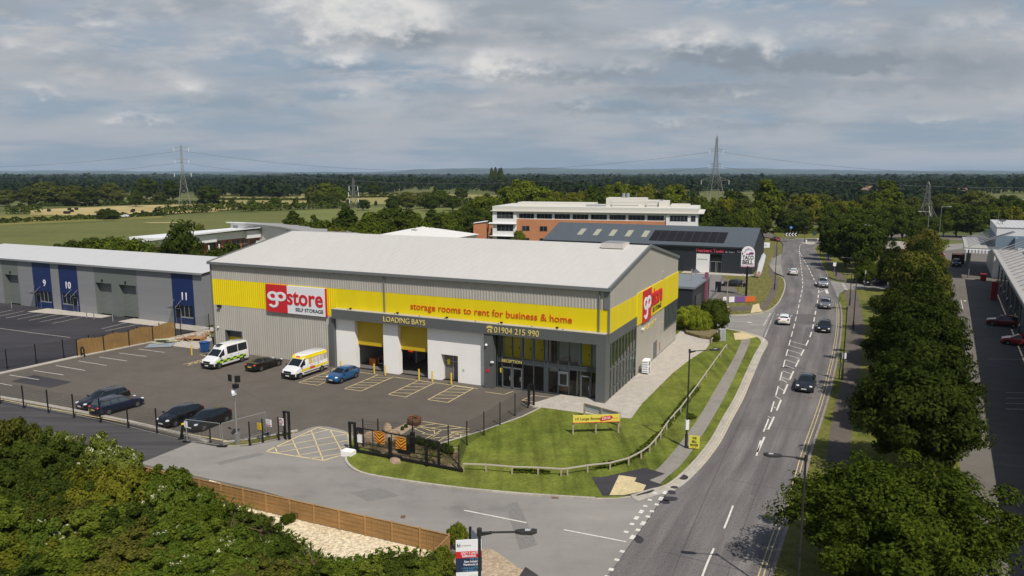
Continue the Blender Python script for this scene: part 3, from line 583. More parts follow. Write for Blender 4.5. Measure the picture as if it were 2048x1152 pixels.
# roof
b = B(); ym = Dp / 2 + .4
def slope(y0, z0, y1, z1):
    n = 53
    for k in range(n):
        x0 = -Wd - .15 + (Wd + .3) * k / n; x1 = -Wd - .15 + (Wd + .3) * (k + 1) / n; xr = x1 - .09
        b.face([(x0, y0, z0), (xr, y0, z0), (xr, y1, z1), (x0, y1, z1)]); b.face([(xr, y0, z0 + .004), (x1, y0, z0 + .004), (x1, y1, z1 + .004), (xr, y1, z1 + .004)]); b.face([(xr, y0, z0), (xr, y0, z0 + .004), (xr, y1, z1 + .004), (xr, y1, z1)])
slope(.55, EV + .05, ym, RG + .1); slope(Dp + .1, EV, ym, RG + .1)
b.build('roof', [M_roof], wh)
b = B()
b.box(-Wd - .2, .2, .42, .72, EV - .22, EV + .08, 0)                              # eaves gutter
for x in (-Wd - .08, .08):
    b.bar((x, .5, EV - .02), (x, ym, RG + .05), .22, .34); b.bar((x, ym, RG + .05), (x, Dp, EV), .22, .34)
b.build('gutter', [M_trim], wh)
b = B(); b.box(-.52, .06, .74, 1.0, 9.35, EV - .2, 0); b.box(-.05, .05, .74, 1.1, 6.9, 9.3, 0); b.build('corner_flashing', [M_trim], wh)
for x, z0 in ((-26.2, 7.05), (-.95, 7.05)): B().tube((x, .70, z0), (x, .70, EV - .2), .075, n=8).build('downpipe', [M_trim], wh)
B().box(-Wd - .06, -Wd + .12, .75, .95, 0, EV - .2).build('corner_flashing', [M_trim], wh)
b = B(); b.box(-5.2, -2.6, ym - 2.2, ym + .5, RG - .2, RG + .35, 0); b.box(-5.0, -2.8, ym - 2.0, ym + .3, RG + .352, RG + .45, 1); b.build('roof_hatch', [M_roof, M_steel], wh)
# canopy fascia, columns
b = B(); b.box(LX, 0, 0, WY - .04, 5.9, 6.98, 0); b.box(LX + .05, -.05, .06, WY - .04, 6.982, 7.03, 1)
b.box(-.06, .06, WY + .02, 11.12, 5.88, 6.84, 0)
b.build('canopy', [M_anth, M_clad], wh)
for x0, x1 in ((-33.75, -33.12), (-13.35, -12.35)): B().box(x0, x1, .1 if x0 > -20 else .3, .95, 0, 5.9).build('column', [M_anth], wh)
b = B(); b.box(-.95, .02, 0, 1.5, 0, 5.9); b.build('column', [M_anth], wh)
b = B(); b.box(0, .05, 10.9, 11.2, 0, 5.88); b.build('column', [M_anth], wh)
# roller shutters and loading bays
def shutter(x0, x1, z0, z1, y):
    b = B(); n = int((z1 - z0) / .1)
    for k in range(n):
        za = z0 + (z1 - z0) * k / n; zb = z0 + (z1 - z0) * (k + 1) / n
        b.face([(x0, y, za), (x1, y, za), (x1, y - .018, (za + zb) / 2), (x0, y - .018, (za + zb) / 2)]); b.face([(x0, y - .018, (za + zb) / 2), (x1, y - .018, (za + zb) / 2), (x1, y, zb), (x0, y, zb)])
    b.box(x0, x1, y - .03, y + .03, z0 - .1, z0); return b.build('roller_shutter', [M_shutter], wh)
shutter(-30.4, -26.5, 2.92, 6.0, 1.3); shutter(-24.5, -20.65, 2.92, 6.0, 1.3)
b = B()
for x0, x1 in ((-31.2, -19.6),):
    b.box(x0, x1, 8, 8.1, 0, 5, 0); b.box(x0 - .1, x0, 1.52, 12, 0, 5, 0); b.box(x1, x1 + .1, 1.52, 12, 0, 5, 0); b.box(x0, x1, 1.52, 12, 5, 5.1, 0); b.box(x0, x1, 1.5, 12, -.05, .03, 1)
b.box(-31.1, -25.5, 7.9, 7.98, 0, 2.3, 1); b.box(-25.4, -19.7, 7.9, 7.98, 0, 1.7, 1); b.box(-25.6, -25.4, 6, 8, 0, 5, 0); b.build('loading_bay_room', [mat('bay interior', (.50, .49, .47), .8), M_floor], wh)
b = B(); b.box(SDX0, SDX1, WY + .55, WY + .6, 0, 1.9, 0); b.box(SDX0, SDX1, WY + .5, WY + .6, 1.902, SDZ, 1); b.box(SDX0 - .12, SDX0, WY - .06, WY + .6, 0, SDZ + .1, 1); b.box(SDX1, SDX1 + .1, WY - .06, WY + .6, 0, SDZ + .1, 1); b.box(SDX0, SDX1, WY - .06, WY + .6, SDZ, SDZ + .1, 1)
b.build('side_door', [M_yellow, M_anth], wh)
# recessed staff door in the white wall
b = B(); b.box(-18.95, -16.85, 1.5, 1.55, 0, 2.95, 0); b.build('staff_doorway', [M_floor], wh)
b = B()
for x in (-18.9, -17.85, -16.95): b.box(x, x + .07, 1.42, 1.49, 0, 2.9)
b.box(-18.9, -16.9, 1.42, 1.49, 2.83, 2.9); b.box(-18.9, -16.9, 1.42, 1.49, 2.05, 2.12); b.build('door_frame', [M_steel], wh)
B().box(-18.55, -18.2, 1.40, 1.42, 1.7, 2.3).build('notice', [M_yellow], wh)
B().box(-16.3, -16.05, .70, .72, 1.3, 1.6).build('notice', [mat('pale green notice', (.45, .60, .40), .6)], wh)
# curtain wall on the front: storey band, mullions, panes, doors
GY = 1.2; mull = [-12.3, -11.75, -10.55, -9.34, -8.1, -6.92, -6.5, -5.36, -4.18, -2.94, -1.8, -.95]
b = B()
for x in mull: b.box(x - .05, x + .05, GY - .08, GY + .06, 0, 5.9)
for z0, z1 in ((0, .1), (2.72, 2.80), (3.08, 3.18), (5.8, 5.9)): b.box(-12.35, -.9, GY - .06, GY + .04, z0, z1)
b.box(-12.35, -.9, GY - .03, GY + .03, 2.80, 3.08); b.build('mullion', [M_frame], wh)
B().box(-6.95, -6.5, GY - .10, GY, 0, 3.05).build('post', [M_frame], wh)
rect(g2 := B(), -12.35, -.9, 0, 5.9, GY, 0); g2.build('curtain_glass', [M_glass], wh)
def gdoor(x0, x1, z1, name='glass_door'):
    b = B()
    for x in (x0, x1 - .1): b.box(x, x + .1, GY - .14, GY - .06, 0, z1)
    for z in (.02, z1 - .1): b.box(x0, x1, GY - .14, GY - .06, z, z + .12)
    o = b.build(name, [mat('door frame grey', (.13, .145, .155), .4, spec=.5)], wh)
    B().box(x1 - .2, x1 - .14, GY - .22, GY - .14, .9, 1.35).build('handle', [M_steel], o); return o
gdoor(-11.7, -10.6, 2.25); gdoor(-10.5, -9.4, 2.25); gdoor(-2.9, -1.85, 2.3)
b = B(); b.box(-5.3, -4.25, GY - .12, GY - .06, 1.0, 2.5); b.build('window_frame', [mat('door frame grey', (.13, .145, .155), .4)], wh)
B().box(-5.15, -4.4, GY - .14, GY - .12, 1.15, 2.25).build('window_pane', [M_blk], wh)
B().box(-6.4, -5.45, GY + .1, GY + .14, 2.35, 2.7).build('window_blind', [M_in], wh); B().box(-5.2, -4.3, GY + .1, GY + .14, 2.5, 2.7).build('window_blind', [M_in], wh)
# rooms behind the glass, with the yellow unit doors upstairs
b = B()
b.box(-12.3, -.1, 1.3, 11, -.02, .035, 1); b.box(-12.3, -.1, GY + .07, 11, 2.82, 3.05, 0); b.box(-12.3, -.1, GY + .1, 11, 5.95, 6.05, 0); b.box(-12.42, -12.36, 1.3, 11, .1, 5.9, 0)
b.box(-12.3, -6.6, 2.2, 2.3, 3.06, 5.9, 0); b.box(-3.6, -.3, 2.2, 2.3, 3.06, 5.9, 0); b.box(-6.6, -3.6, 3.2, 3.3, 3.06, 5.9, 0); b.box(-12.3, -3.4, 6, 6.1, .1, 2.8, 2); b.box(-6.75, -6.65, 1.3, 6, .1, 2.8, 0); b.box(-3.4, -3.3, 1.3, 6.0, .1, 2.8, 0)
b.box(-.35, -.25, 3.3, 11, 3.06, 5.9, 0); b.box(-1.6, -1.5, 3.3, 11, .1, 2.8, 0)
b.build('interior_wall', [M_in, M_floor, mat('dim lobby wall', (.09, .075, .06), .8)], wh)
for x in (-11.9, -10.9, -9.6, -8.3, -3.1, -1.6, -1.0):
    o = B().box(x, x + .85, 2.14, 2.19, 3.08, 5.6).build('storage_unit_door', [M_yellow], wh); B().box(x + .68, x + .76, 2.10, 2.138, 4.1, 4.35).build('handle', [M_blk], o)
B().box(-6.4, -6.25, 2.8, 2.9, 3.06, 5.9).build('interior_column', [mat('dark brick red', (.12, .035, .02), .8)], wh)
b = B()
b.bar((-5.9, 1.9, 3.3), (-4.3, 1.9, 4.0), .06); b.bar((-4.3, 1.9, 4.0), (-4.3, 1.9, 3.3), .06); b.build('stair_rail', [mat('orange rail', (.5, .16, .03), .6)], wh)
# gable glazing
b = B()
for k in range(9): y = 1.9 + (11.0 - 1.9) * k / 8; b.box(-.05, .06, y - .04, y + .04, 0, 5.86)
for z0, z1 in ((0, .1), (1.0, 1.06), (3.05, 3.2), (5.76, 5.86)): b.box(-.04, .05, 1.5, 11.0, z0, z1)
b.build('mullion', [mat('grey green frame', (.105, .125, .12), .4, spec=.5)], wh)
b = B(); b.face([(-.01, 1.5, 3.1), (-.01, 10.9, 3.1), (-.01, 10.9, 5.8), (-.01, 1.5, 5.8)]); b.build('curtain_glass', [M_glassd], wh)
b = B(); b.face([(-.01, 1.5, .05), (-.01, 10.9, .05), (-.01, 10.9, 3.1), (-.01, 1.5, 3.1)]); b.build('curtain_glass', [M_glass], wh)
b = B(); b.box(-.10, -.06, 1.6, 10.8, .1, 2.95); b.build('frosted_panel', [mat('frosted blind', (.55, .57, .56), .6, var=[((.3, 1.1, .5), .4, None)])], wh)
# far first floor window in the gable
b = B()
for k in range(10): y = 24.6 + (Dp - .15 - 24.6) * k / 9; b.box(-.04, .07, y - .05, y + .05, 2.75, 5.75)
for z0, z1 in ((2.65, 2.8), (5.65, 5.8)): b.box(-.04, .08, 24.4, Dp, z0, z1)
b.build('window_frame', [mat('grey green frame', (.105, .125, .12), .4)], wh)
b = B(); b.face([(0, 24.4, 2.7), (0, Dp, 2.7), (0, Dp, 5.78), (0, 24.4, 5.78)]); b.build('window_pane', [M_glassd], wh)
b = B(); b.box(-3, -2.9, 24.4, Dp, 2.6, 5.85); b.build('interior_wall', [mat('dim room', (.05, .05, .05), .8)], wh)
def gbox(name, y0, y1, z0, z1, m, d=.05): return B().box(0, d, y0, y1, z0, z1).build(name, [m], wh)
o = gbox('fire_door', 19.3, 20.5, 0, 2.15, M_anth, .06); B().box(.06, .12, 19.4, 19.5, .95, 1.1).build('handle', [M_steel], o)
gbox('door_frame', 20.5, 20.62, 0, 2.25, M_trim, .09); gbox('louvre', 22.6, 23.3, 9.6, 10.5, M_gable, .10); gbox('louvre', 22.7, 23.3, 2.9, 4.1, M_gable, .1)
gbox('notice', 22.3, 22.6, .5, 1.6, mat('red notice', (.40, .06, .05), .6), .02)
gbox('wall_lamp', 13.4, 13.65, 4.9, 5.1, M_wht, .3)
# sign boards and lettering
def ring_pts(cx, cy, r0, r1, a0, a1, n=26): return [(cx + r1 * math.cos(t), cy + r1 * math.sin(t)) for t in np.linspace(a0, a1, n)] + [(cx + r0 * math.cos(t), cy + r0 * math.sin(t)) for t in np.linspace(a1, a0, n)]
def logo_go(par, frame, org, w, h):           # two heavy round letters, the g with a hooked tail
    ro, ri = .285, .135
    for q in (0, 1):
        b = B(); b.prism(ring_pts(.29 + .425 * q, .68, ri, ro, 0, 2 * math.pi - .001), 0, .04 + .003 * q)
        if not q: b.prism([(.44, .68), (.575, .68), (.575, .25), (.44, .25)], 0, .046); b.prism(ring_pts(.31, .24, .13, .265, -2.75, .02, 16), 0, .049)
        b.v = [((x - .005) * w + org[0], org[1] - z, y * h + org[2]) if frame == 'front' else (z + org[0], (x - .005) * w + org[1], y * h + org[2]) for x, y, z in b.v]; b.build('lettering', [M_signw], par)
def sign_front(x0, x1, z0, z1, y=.55):
    o = B().box(x0 + (x1 - x0) * .37, x1, y, y + .25, z0, z1).build('sign_panel', [M_signw], wh)
    r = B().box(x0, x0 + (x1 - x0) * .37, y - .01, y + .25, z0, z1).build('sign_panel', [M_red], wh); B().box(x1, x1 + .1, y - .01, y + .25, z0, z1).build('panel_edge', [M_red], wh)
    w = x1 - x0; h = z1 - z0
    logo_go(r, 'front', (x0 + w * .03, y - .01, z0 + h * .18), w * .325, h * .60)
    text('lettering', 'store', M_red, o, 'front', w * .60, h * .50, .02, .04, org=(x0 + w * .365, y - .005, z0 + h * .315))
    text('lettering', 'SELF STORAGE', M_blk, o, 'front', w * .46, h * .125, .006, .03, org=(x0 + w * .505, y - .005, z0 + h * .105))
sign_front(-43.4, -34.4, 5.85, 9.2)
r = B().box(.12, .2, 13.1, 16.9, 5.65, 9.35).build('sign_panel', [M_red], wh)
logo_go(r, 'side', (.2, 13.4, 6.05), 3.25, 2.6)
text('lettering', 'store', M_red, wh, 'side', 5.2, 2.05, .022, .12, org=(.12, 16.95, 6.95))
text('lettering', 'SELF STORAGE', M_blk, wh, 'side', 4.3, .55, .006, .03, org=(.12, 17.8, 6.15))
text('lettering', 'PULLEY', M_let, wh, 'side', 5.6, .62, .0, .04, org=(0, 14.6, 4.45))
text('lettering', 'storage rooms to rent for business & home', M_orange, wh, 'front', 19.0, .98, .0, .06, org=(-22.8, WY - .02, 7.42))
text('lettering', 'LOADING BAYS', M_let, wh, 'front', 5.45, .60, .0, .05, org=(-25.9, 0, 6.13))
text('lettering', '01904 215 990', M_let, wh, 'front', 5.05, .64, .0, .05, org=(-12.1, 0, 6.11))
text('lettering', 'RECEPTION', M_let, wh, 'front', 2.3, .30, .0, .04, org=(-11.75, GY - .08, 2.78))
b = B(); px, pz = -12.62, 6.1                                         # telephone emblem: body, dial, handset
b.prism([(px - .26, pz), (px + .26, pz), (px + .17, pz + .36), (px - .17, pz + .36)], 0, .05)
hs = [(px - .36, pz + .42), (px - .22, pz + .40), (px - .2, pz + .48), (px + .2, pz + .48), (px + .22, pz + .40), (px + .36, pz + .42), (px + .33, pz + .6), (px + .2, pz + .7), (px - .2, pz + .7), (px - .33, pz + .6)]
b.prism(hs, 0, .05)
b.v = [(x, -z, y) for x, y, z in b.v]; o = b.build('telephone_emblem', [M_let], wh)
c = B().tube((px, -.05, pz + .17), (px, -.07, pz + .17), .11, n=14); c.build('dial', [M_anth], o)
for k, x in enumerate((-30.6, -24.2, -17.9, -11.4, -5.2)):
    o = B().box(x - .12, x + .12, .2, .38, 7.12, 7.28).box(x - .02, x + .02, .25, .3, 7.03, 7.12).build('floodlight', [M_blk], wh)
b = B()
for x in (-31.0, -24.6, -21.4, -18.2, -14.5, -11.8, -8, -4.6): b.box(x - .05, x + .05, .3, .4, 7.03, 7.1)
b.build('cable_clip', [M_blk], wh)
B().box(-51.6, -51.1, .5, .85, 5.75, 6.0).build('floodlight', [M_blk], wh)
B().box(-51.9, -51.75, .6, .85, 3.0, 3.15).build('camera_unit', [M_wht], wh)
B().lathe([(.0, 0), (.12, .02), (.14, .12), (.1, .22), (0, .24)], (-13.05, .0, 4.6)).build('camera_dome', [M_wht], wh)
B().box(-12.5, -12.2, -.1, .1, 2.85, 3.0).build('camera_unit', [M_wht], wh); B().box(-13.1, -12.75, .06, .1, 1.75, 2.1).build('notice', [M_red], wh)
B().box(-11.95, -11.8, GY - .12, GY - .09, 1.6, 2.1).build('notice', [M_yellow], wh); B().box(-24.0 + .5, -22.9, 1.26, 1.3, 2.62, 2.82).build('notice', [M_red], wh)
B().box(-.02, .06, 11.2, Dp, 0, .14).build('plinth', [M_trim], wh)

# things standing at the warehouse
def goods_trolley(x, y, label, boxes):
    t = thing('goods_trolley', label, 'trolley', MW(x, y, .03), ROT, 'trolleys in the loading bay')
    B().box(-.85, .85, -.4, .4, .22, .28).build('deck', [M_conc], t)
    for sx in (-.7, .7):
        for sy in (-.3, .3): B().tube((sx, sy - .04, .11), (sx, sy + .04, .11), .11, n=10).build('wheel', [M_blk], t)
    b = B(); b.bar((-.85, -.35, .25), (-.85, -.35, 1.05), .04).bar((-.85, .35, .25), (-.85, .35, 1.05), .04).bar((-.85, -.35, 1.05), (-.85, .35, 1.05), .04); b.build('handle', [M_steel], t)
    return t
M_crate = mat('orange crate', (.55, .17, .03), .6); M_crater = mat('red crate', (.42, .03, .025), .6)
def crate(x, y, z, s, m, label):
    b = B(); b.box(-s[0], s[0], -s[1], s[1], 0, s[2]); b.box(-s[0] - .02, s[0] + .02, -s[1] - .02, s[1] + .02, s[2], s[2] + .04); b.box(-s[0] - .015, s[0] + .015, -s[1] - .015, s[1] + .015, .0, .05)
    tag(b.build('crate', [m], None, MW(x, y, z), ROT), label, 'crate', 'crates in the loading bay')
goods_trolley(-28.0, 3.4, 'flat trolley carrying a red crate just inside the left loading bay', 0)
goods_trolley(-29.4, 5.0, 'flat trolley deeper in the left loading bay behind the orange crate', 0)
crate(-29.6, 3.2, .03, (.45, .35, .75), M_crate, 'orange crate at the left side of the left loading bay')
crate(-28.9, 4.6, .31, (.5, .35, .7), M_crater, 'dark red crate standing behind the orange crate in the left bay')
crate(-27.6, 3.4, .31, (.3, .3, .62), M_crater, 'bright red crate on the front trolley in the left bay')
tag(B().tube((0, 0, 0), (0, 0, .5), .09, n=10).lathe([(.09, .5), (.05, .58), (.03, .66), (0, .66)], n=10).build('fire_extinguisher', [M_red], None, MW(-22.6, 4.5, .03)), 'red fire extinguisher standing inside the right loading bay', 'extinguisher')
dk = thing('desk', 'light wood reception desk seen through the glass by the entrance', 'desk', MW(-5.0, 2.4, .04), ROT)
B().box(-.7, .7, -.35, .35, .68, .74).build('desk_top', [mat('beech', (.42, .25, .12), .5)], dk); B().box(-.68, .68, -.33, -.3, .1, .68).build('front_panel', [MATS['beech']], dk)
for x in (-.68, .65): B().box(x, x + .04, -.3, .33, 0, .68).build('side_panel', [MATS['beech']], dk)
ac = thing('air_conditioner', 'white outdoor air conditioning unit on the gravel by the pale side wall', 'air conditioner', MW(.85, 12.7, VZ), ROT)
B().box(-.35, .35, -.6, .6, .15, 1.6).build('casing', [M_wht], ac, bevel=.03)
for z in (.5, 1.15): B().tube((.35, 0, z), (.37, 0, z), .28, n=16).build('fan_grille', [M_trim], ac); 
b = B()
for k in range(5): b.box(-.36, -.3 + .62, -.615, -.6, .3 + .26 * k, .38 + .26 * k)
b.build('vent_slot', [mat('pale blue vent', (.25, .35, .45), .5)], ac); B().box(-.3, .3, -.55, -.4, 0, .15).box(-.3, .3, .4, .55, 0, .15).build('foot', [M_blk], ac)
M_byel = mat('bollard yellow', (.72, .50, .03), .5)
for x, y, z, lab in ((-34.2, .0, 1.3, 'yellow bollard between the yellow topped van and the canopy end'), (-31.9, -.2, 1.0, 'yellow bollard at the white pillar behind the blue car'), (-27.1, -.35, 1.2, 'yellow bollard in front of the pillar right of the left loading bay'), (-25.6, -.35, 1.2, 'yellow bollard at the left edge of the right loading bay'),
                  (-21.2, -.3, 1.25, 'yellow bollard at the right edge of the right loading bay'), (-19.5, -.3, 1.25, 'yellow bollard before the white wall left of the staff door'), (-17.1, -.35, 1.3, 'yellow bollard nearest the staff door'), (-53.0, -2.6, 1.3, 'yellow bollard beside the blue bin at the warehouse corner')):
    t = thing('bollard', lab, 'bollard', MW(x, y, 0), ROT, 'yellow bollards along the warehouse')
    B().tube((0, 0, .05), (0, 0, z), .085, n=10).build('post', [M_byel], t); B().tube((0, 0, 0), (0, 0, .05), .15, n=10).build('base_plate', [M_trim], t)
M_blue = mat('bin blue', (.02, .085, .28), .5)
bn = thing('wheelie_bin', 'blue wheelie bin at the left corner of the warehouse', 'bin', MW(-52.9, -.6, 0), ROT)
b = B(); b.v = [(-.3, -.35, .1), (.3, -.35, .1), (.3, .35, .1), (-.3, .35, .1), (-.45, -.45, 1.25), (.45, -.45, 1.25), (.45, .45, 1.25), (-.45, .45, 1.25)]; b.f = [(3, 2, 1, 0), (4, 5, 6, 7), (0, 1, 5, 4), (1, 2, 6, 5), (2, 3, 7, 6), (3, 0, 4, 7)]; b.m = [0] * 6; b.build('tub', [M_blue], bn)
B().box(-.5, .5, -.5, .5, 1.25, 1.33).build('lid', [M_blue], bn)
for x in (-.3, .3): B().tube((x - .05, .35, .12), (x + .05, .35, .12), .12, n=10).build('wheel', [M_blk], bn)
# ---------------------------------------------------------------- vehicles
def paint_mat(name, col, metal=.3): return mat(name, col, .28, metal, .5, coat=.8)
P_black = paint_mat('black car paint', (.010, .010, .011)); P_brown = paint_mat('very dark car paint', (.014, .011, .010)); P_navy = paint_mat('navy car paint', (.010, .016, .045))
P_char = paint_mat('charcoal car paint', (.022, .025, .030)); P_blue = paint_mat('bright blue car paint', (.018, .105, .27)); P_white = paint_mat('white car paint', (.74, .74, .74), 0)
P_silver = paint_mat('silver car paint', (.42, .43, .44), .6); P_grey = paint_mat('grey car paint', (.22, .23, .25), .5); P_red = paint_mat('red car paint', (.40, .012, .022)); P_maroon = paint_mat('maroon car paint', (.15, .012, .018))
V_glass = mat('tinted car glass', (.012, .016, .018), .06, 0, .7); V_glass2 = mat('lighter car glass', (.055, .075, .078), .08, 0, .7)
V_tyre = mat('tyre rubber', (.014, .014, .014), .85); V_rim = mat('alloy rim', (.20, .20, .205), .4, .7); V_trim = mat('black trim', (.012, .012, .013), .55)
V_head = mat('headlight glass', (.72, .75, .78), .15, 0, .8); V_tail = mat('tail light red', (.45, .01, .015), .25); V_pw = mat('white plate', (.72, .72, .70), .5); V_py = mat('yellow plate', (.72, .50, .06), .5); V_chrome = mat('chrome', (.7, .7, .7), .15, 1)
# station: x (0 front .. 1 back), half width, floor, shoulder, roof, roof half width
HATCH = dict(st=[(0, .72, .32, .58, .66, .6), (.02, .86, .22, .68, .76, .68), (.06, .95, .19, .76, .84, .75), (.15, .99, .18, .88, .94, .80), (.245, 1, .18, .97, 1.01, .80), (.43, 1, .18, .98, 1.41, .63), (.56, 1, .18, 1.0, 1.47, .65), (.76, 1, .18, 1.05, 1.44, .63), (.875, .99, .19, 1.08, 1.34, .60), (.955, .96, .22, 1.04, 1.09, .70), (.985, .91, .26, .84, .9, .7), (1, .84, .34, .68, .72, .6)],
             ws=(4, 5), rw=(8, 9), sw=[(4, 6), (6, 8)], wheels=(.19, .805))
ESTATE = dict(st=[(0, .74, .30, .56, .62, .6), (.02, .86, .22, .62, .70, .68), (.06, .95, .19, .70, .77, .75), (.16, .99, .18, .81, .87, .80), (.27, 1, .18, .90, .95, .80), (.42, 1, .18, .92, 1.40, .62), (.56, 1, .18, .94, 1.46, .64), (.72, 1, .18, .96, 1.45, .63), (.90, .98, .19, .98, 1.38, .60), (.965, .95, .22, .97, 1.0, .72), (.985, .90, .25, .84, .90, .7), (1, .82, .32, .70, .74, .6)],
              ws=(4, 5), rw=(8, 9), sw=[(4, 6), (6, 7), (7, 8)], wheels=(.185, .79))
COUPE = dict(st=[(0, .74, .28, .52, .58, .6), (.02, .86, .22, .58, .66, .68), (.06, .95, .18, .66, .73, .75), (.18, .99, .17, .78, .84, .80), (.31, 1, .17, .86, .91, .80), (.47, 1, .17, .88, 1.32, .58), (.60, 1, .17, .90, 1.36, .60), (.70, 1, .17, .93, 1.30, .57), (.86, .99, .18, .95, 1.02, .70), (.95, .95, .22, .94, 1.0, .74), (.985, .90, .25, .84, .90, .7), (1, .82, .32, .70, .74, .6)],
             ws=(4, 5), rw=(7, 8), sw=[(4, 7)], wheels=(.19, .80))
SUV = dict(st=[(0, .76, .38, .70, .80, .6), (.02, .88, .28, .80, .90, .7), (.07, .96, .25, .88, .98, .76), (.18, .99, .24, .98, 1.05, .80), (.27, 1, .24, 1.05, 1.10, .80), (.40, 1, .24, 1.08, 1.62, .66), (.58, 1, .24, 1.10, 1.68, .68), (.78, 1, .24, 1.12, 1.66, .67), (.92, .98, .25, 1.12, 1.56, .64), (.97, .95, .28, 1.10, 1.14, .74), (.987, .90, .3, .95, 1.0, .7), (1, .84, .38, .8, .84, .6)],
           ws=(4, 5), rw=(8, 9), sw=[(4, 6), (6, 7), (7, 8)], wheels=(.18, .80))
VAN = dict(st=[(0, .80, .32, .72, .86, .62), (.015, .9, .26, .86, 1.0, .72), (.05, .96, .24, 1.0, 1.10, .78), (.13, .99, .24, 1.18, 1.26, .82), (.165, 1, .24, 1.28, 1.34, .82), (.30, 1, .24, 1.30, 2.06, .74), (.345, 1, .24, 1.34, 2.38, .76), (.40, 1, .24, 1.36, 2.46, .80), (.70, 1, .24, 1.36, 2.48, .81), (.965, 1, .24, 1.36, 2.46, .80), (.99, .98, .25, 1.34, 2.38, .78), (1, .95, .3, 1.3, 2.28, .76)],
           ws=(4, 5), rw=None, sw=[(4, 6)], wheels=(.165, .74))
def vehicle(name, label, cat, kind, L, Wd, H, col, loc, head, group=None, plate_f=True, glass=None, rails=False, bumper=None, wheel_r=.32, ex=None, vis='lr'):
    t = thing(name, label, cat, loc, head, group); D = dict(kind); D.update(ex or {}); st = D['st']; href = max(s[4] for s in st); kz = H / href; hw = Wd / 2; glass = glass or V_glass
    prof = lambda s: [(0, s[2]), (.78 * s[1], s[2]), (.97 * s[1], s[2] + .12), (1.0 * s[1], s[2] + .33 * (s[3] - s[2])), (.985 * s[1], s[2] + .8 * (s[3] - s[2])), (.95 * s[1], s[3]), (s[5] * s[1] + .035, s[3] + .86 * (s[4] - s[3])), (s[5] * s[1] * .92, s[4] - .02), (s[5] * s[1] * .5, s[4] + .01), (0, s[4] + .02)]
    bm = bmesh.new(); lay = bm.faces.layers.int.new('t'); rings = []
    for s in st:
        x = L / 2 - s[0] * L; half = prof(s); pts = [(y * hw, z * kz) for y, z in half] + [(-y * hw, z * kz) for y, z in reversed(half[1:-1])]
        rings.append([bm.verts.new((x, y, z)) for y, z in pts])
    n = len(rings[0]); grp = {}
    jn = 9
    for i in range(len(st) - 1):
        for j in range(n):
            j2 = (j + 1) % n; f = bm.faces.new((rings[i][j], rings[i][j2], rings[i + 1][j2], rings[i + 1][j])); f.smooth = True
            side = 5 if j == 5 else (-5 if j == n - 6 else None)
            tops = j in (6, 7, 8, n - 7, n - 8, n - 9)
            topw = j in (6, 7, 8, n - 7, n - 8, n - 9, 5, n - 6)
            if D['ws'][0] <= i < D['ws'][1] and tops: grp.setdefault('windscreen', []).append(f)
            elif D['rw'] and D['rw'][0] <= i < D['rw'][1] and tops: grp.setdefault('rear_window', []).append(f)
            elif side:
                for q, (a, c) in enumerate(D['sw']):
                    if a <= i < c: grp.setdefault(('side_window', q, side), []).append(f)
    bm.faces.new(rings[0][::-1]); bm.faces.new(rings[-1])
    bm.normal_update()
    bmesh.ops.recalc_face_normals(bm, faces=bm.faces[:])
    for k, fs in grp.items():
        r = bmesh.ops.inset_region(bm, faces=fs, thickness=.045 if k != 'windscreen' else .06, depth=-.008, use_even_offset=True)
    tags = list(grp.items())
    for q, (k, fs) in enumerate(tags):
        for f in fs: f[lay] = q + 1
    def sub(tagv, nm, mats):
        me = bpy.data.meshes.new(nm); idx = {}; vs = []; fs = []
        for f in bm.faces:
            if f[lay] == tagv:
                q = []
                for v in f.verts:
                    if v not in idx: idx[v] = len(vs); vs.append(tuple(v.co))
                    q.append(idx[v])
                fs.append(q)
        me.from_pydata(vs, [], fs); me.polygons.foreach_set('use_smooth', [True] * len(fs)); me.update(); me.set_sharp_from_angle(angle=R(38)); return link(nm, me, mats, t)
    bm.normal_update()
    body = sub(0, 'body', [col])
    for q, (k, fs) in enumerate(tags): sub(q + 1, k if isinstance(k, str) else k[0], [glass])
    bm.free()
    fx = L / 2; zs = lambda v: v * kz
    for s in (1, -1):
        for w in D['wheels']:
            x = fx - w * L; y = s * (hw - .10)
            o = B().tube((x, y - .11, wheel_r), (x, y + .11, wheel_r), wheel_r, n=18).build('wheel', [V_tyre], t, smooth=True)
            b = B(); yo = s * (hw + .012)
            b.tube((x, yo - s * .05, wheel_r), (x, yo, wheel_r), wheel_r * .60, n=14)
            for k in range(5): a = 2 * math.pi * k / 5; b.bar((x, yo + s * .006, wheel_r), (x + wheel_r * .56 * math.cos(a), yo + s * .006, wheel_r + wheel_r * .56 * math.sin(a)), .05, .015)
            b.build('rim', [V_rim], o)
            B().tube((x, s * (hw - .2), wheel_r + .01), (x, s * (hw + .004), wheel_r + .01), wheel_r * 1.16, n=18).build('wheel_arch', [V_trim], t)
        i1 = st[2]; b = B()
        xh = fx - .045 * L; zh = zs(i1[3] - .02)
        b.lathe([(0, -.07), (.6, -.05), (.9, -.01), (.85, .05), (.5, .085), (0, .095)], n=10); b.v = [(xh + x * .22 - abs(y) * .04, s * (hw * .70 + y * hw * .22), zh + z) for x, y, z in b.v]
        b.build('headlight', [V_head], t, smooth=True)
        e = st[-3]; b = B(); zt = zs(e[3] * .9)
        if kind is VAN: b.box(-fx - .02, -fx + .05, s * hw * .90 - .07, s * hw * .90 + .07, zs(.75), zs(1.25))
        else: b.lathe([(0, -.09), (.7, -.06), (1, 0), (.8, .06), (0, .09)], n=10); b.v = [(-fx + .018 * L + x * .16 + abs(y) * .02, s * (hw * .70 + y * hw * .21), zt + z) for x, y, z in b.v]
        b.build('tail_light', [V_tail], t, smooth=True)
        xm = fx - (st[D['ws'][0]][0] + .035) * L; zm = zs(st[D['ws'][0]][3] + .10)
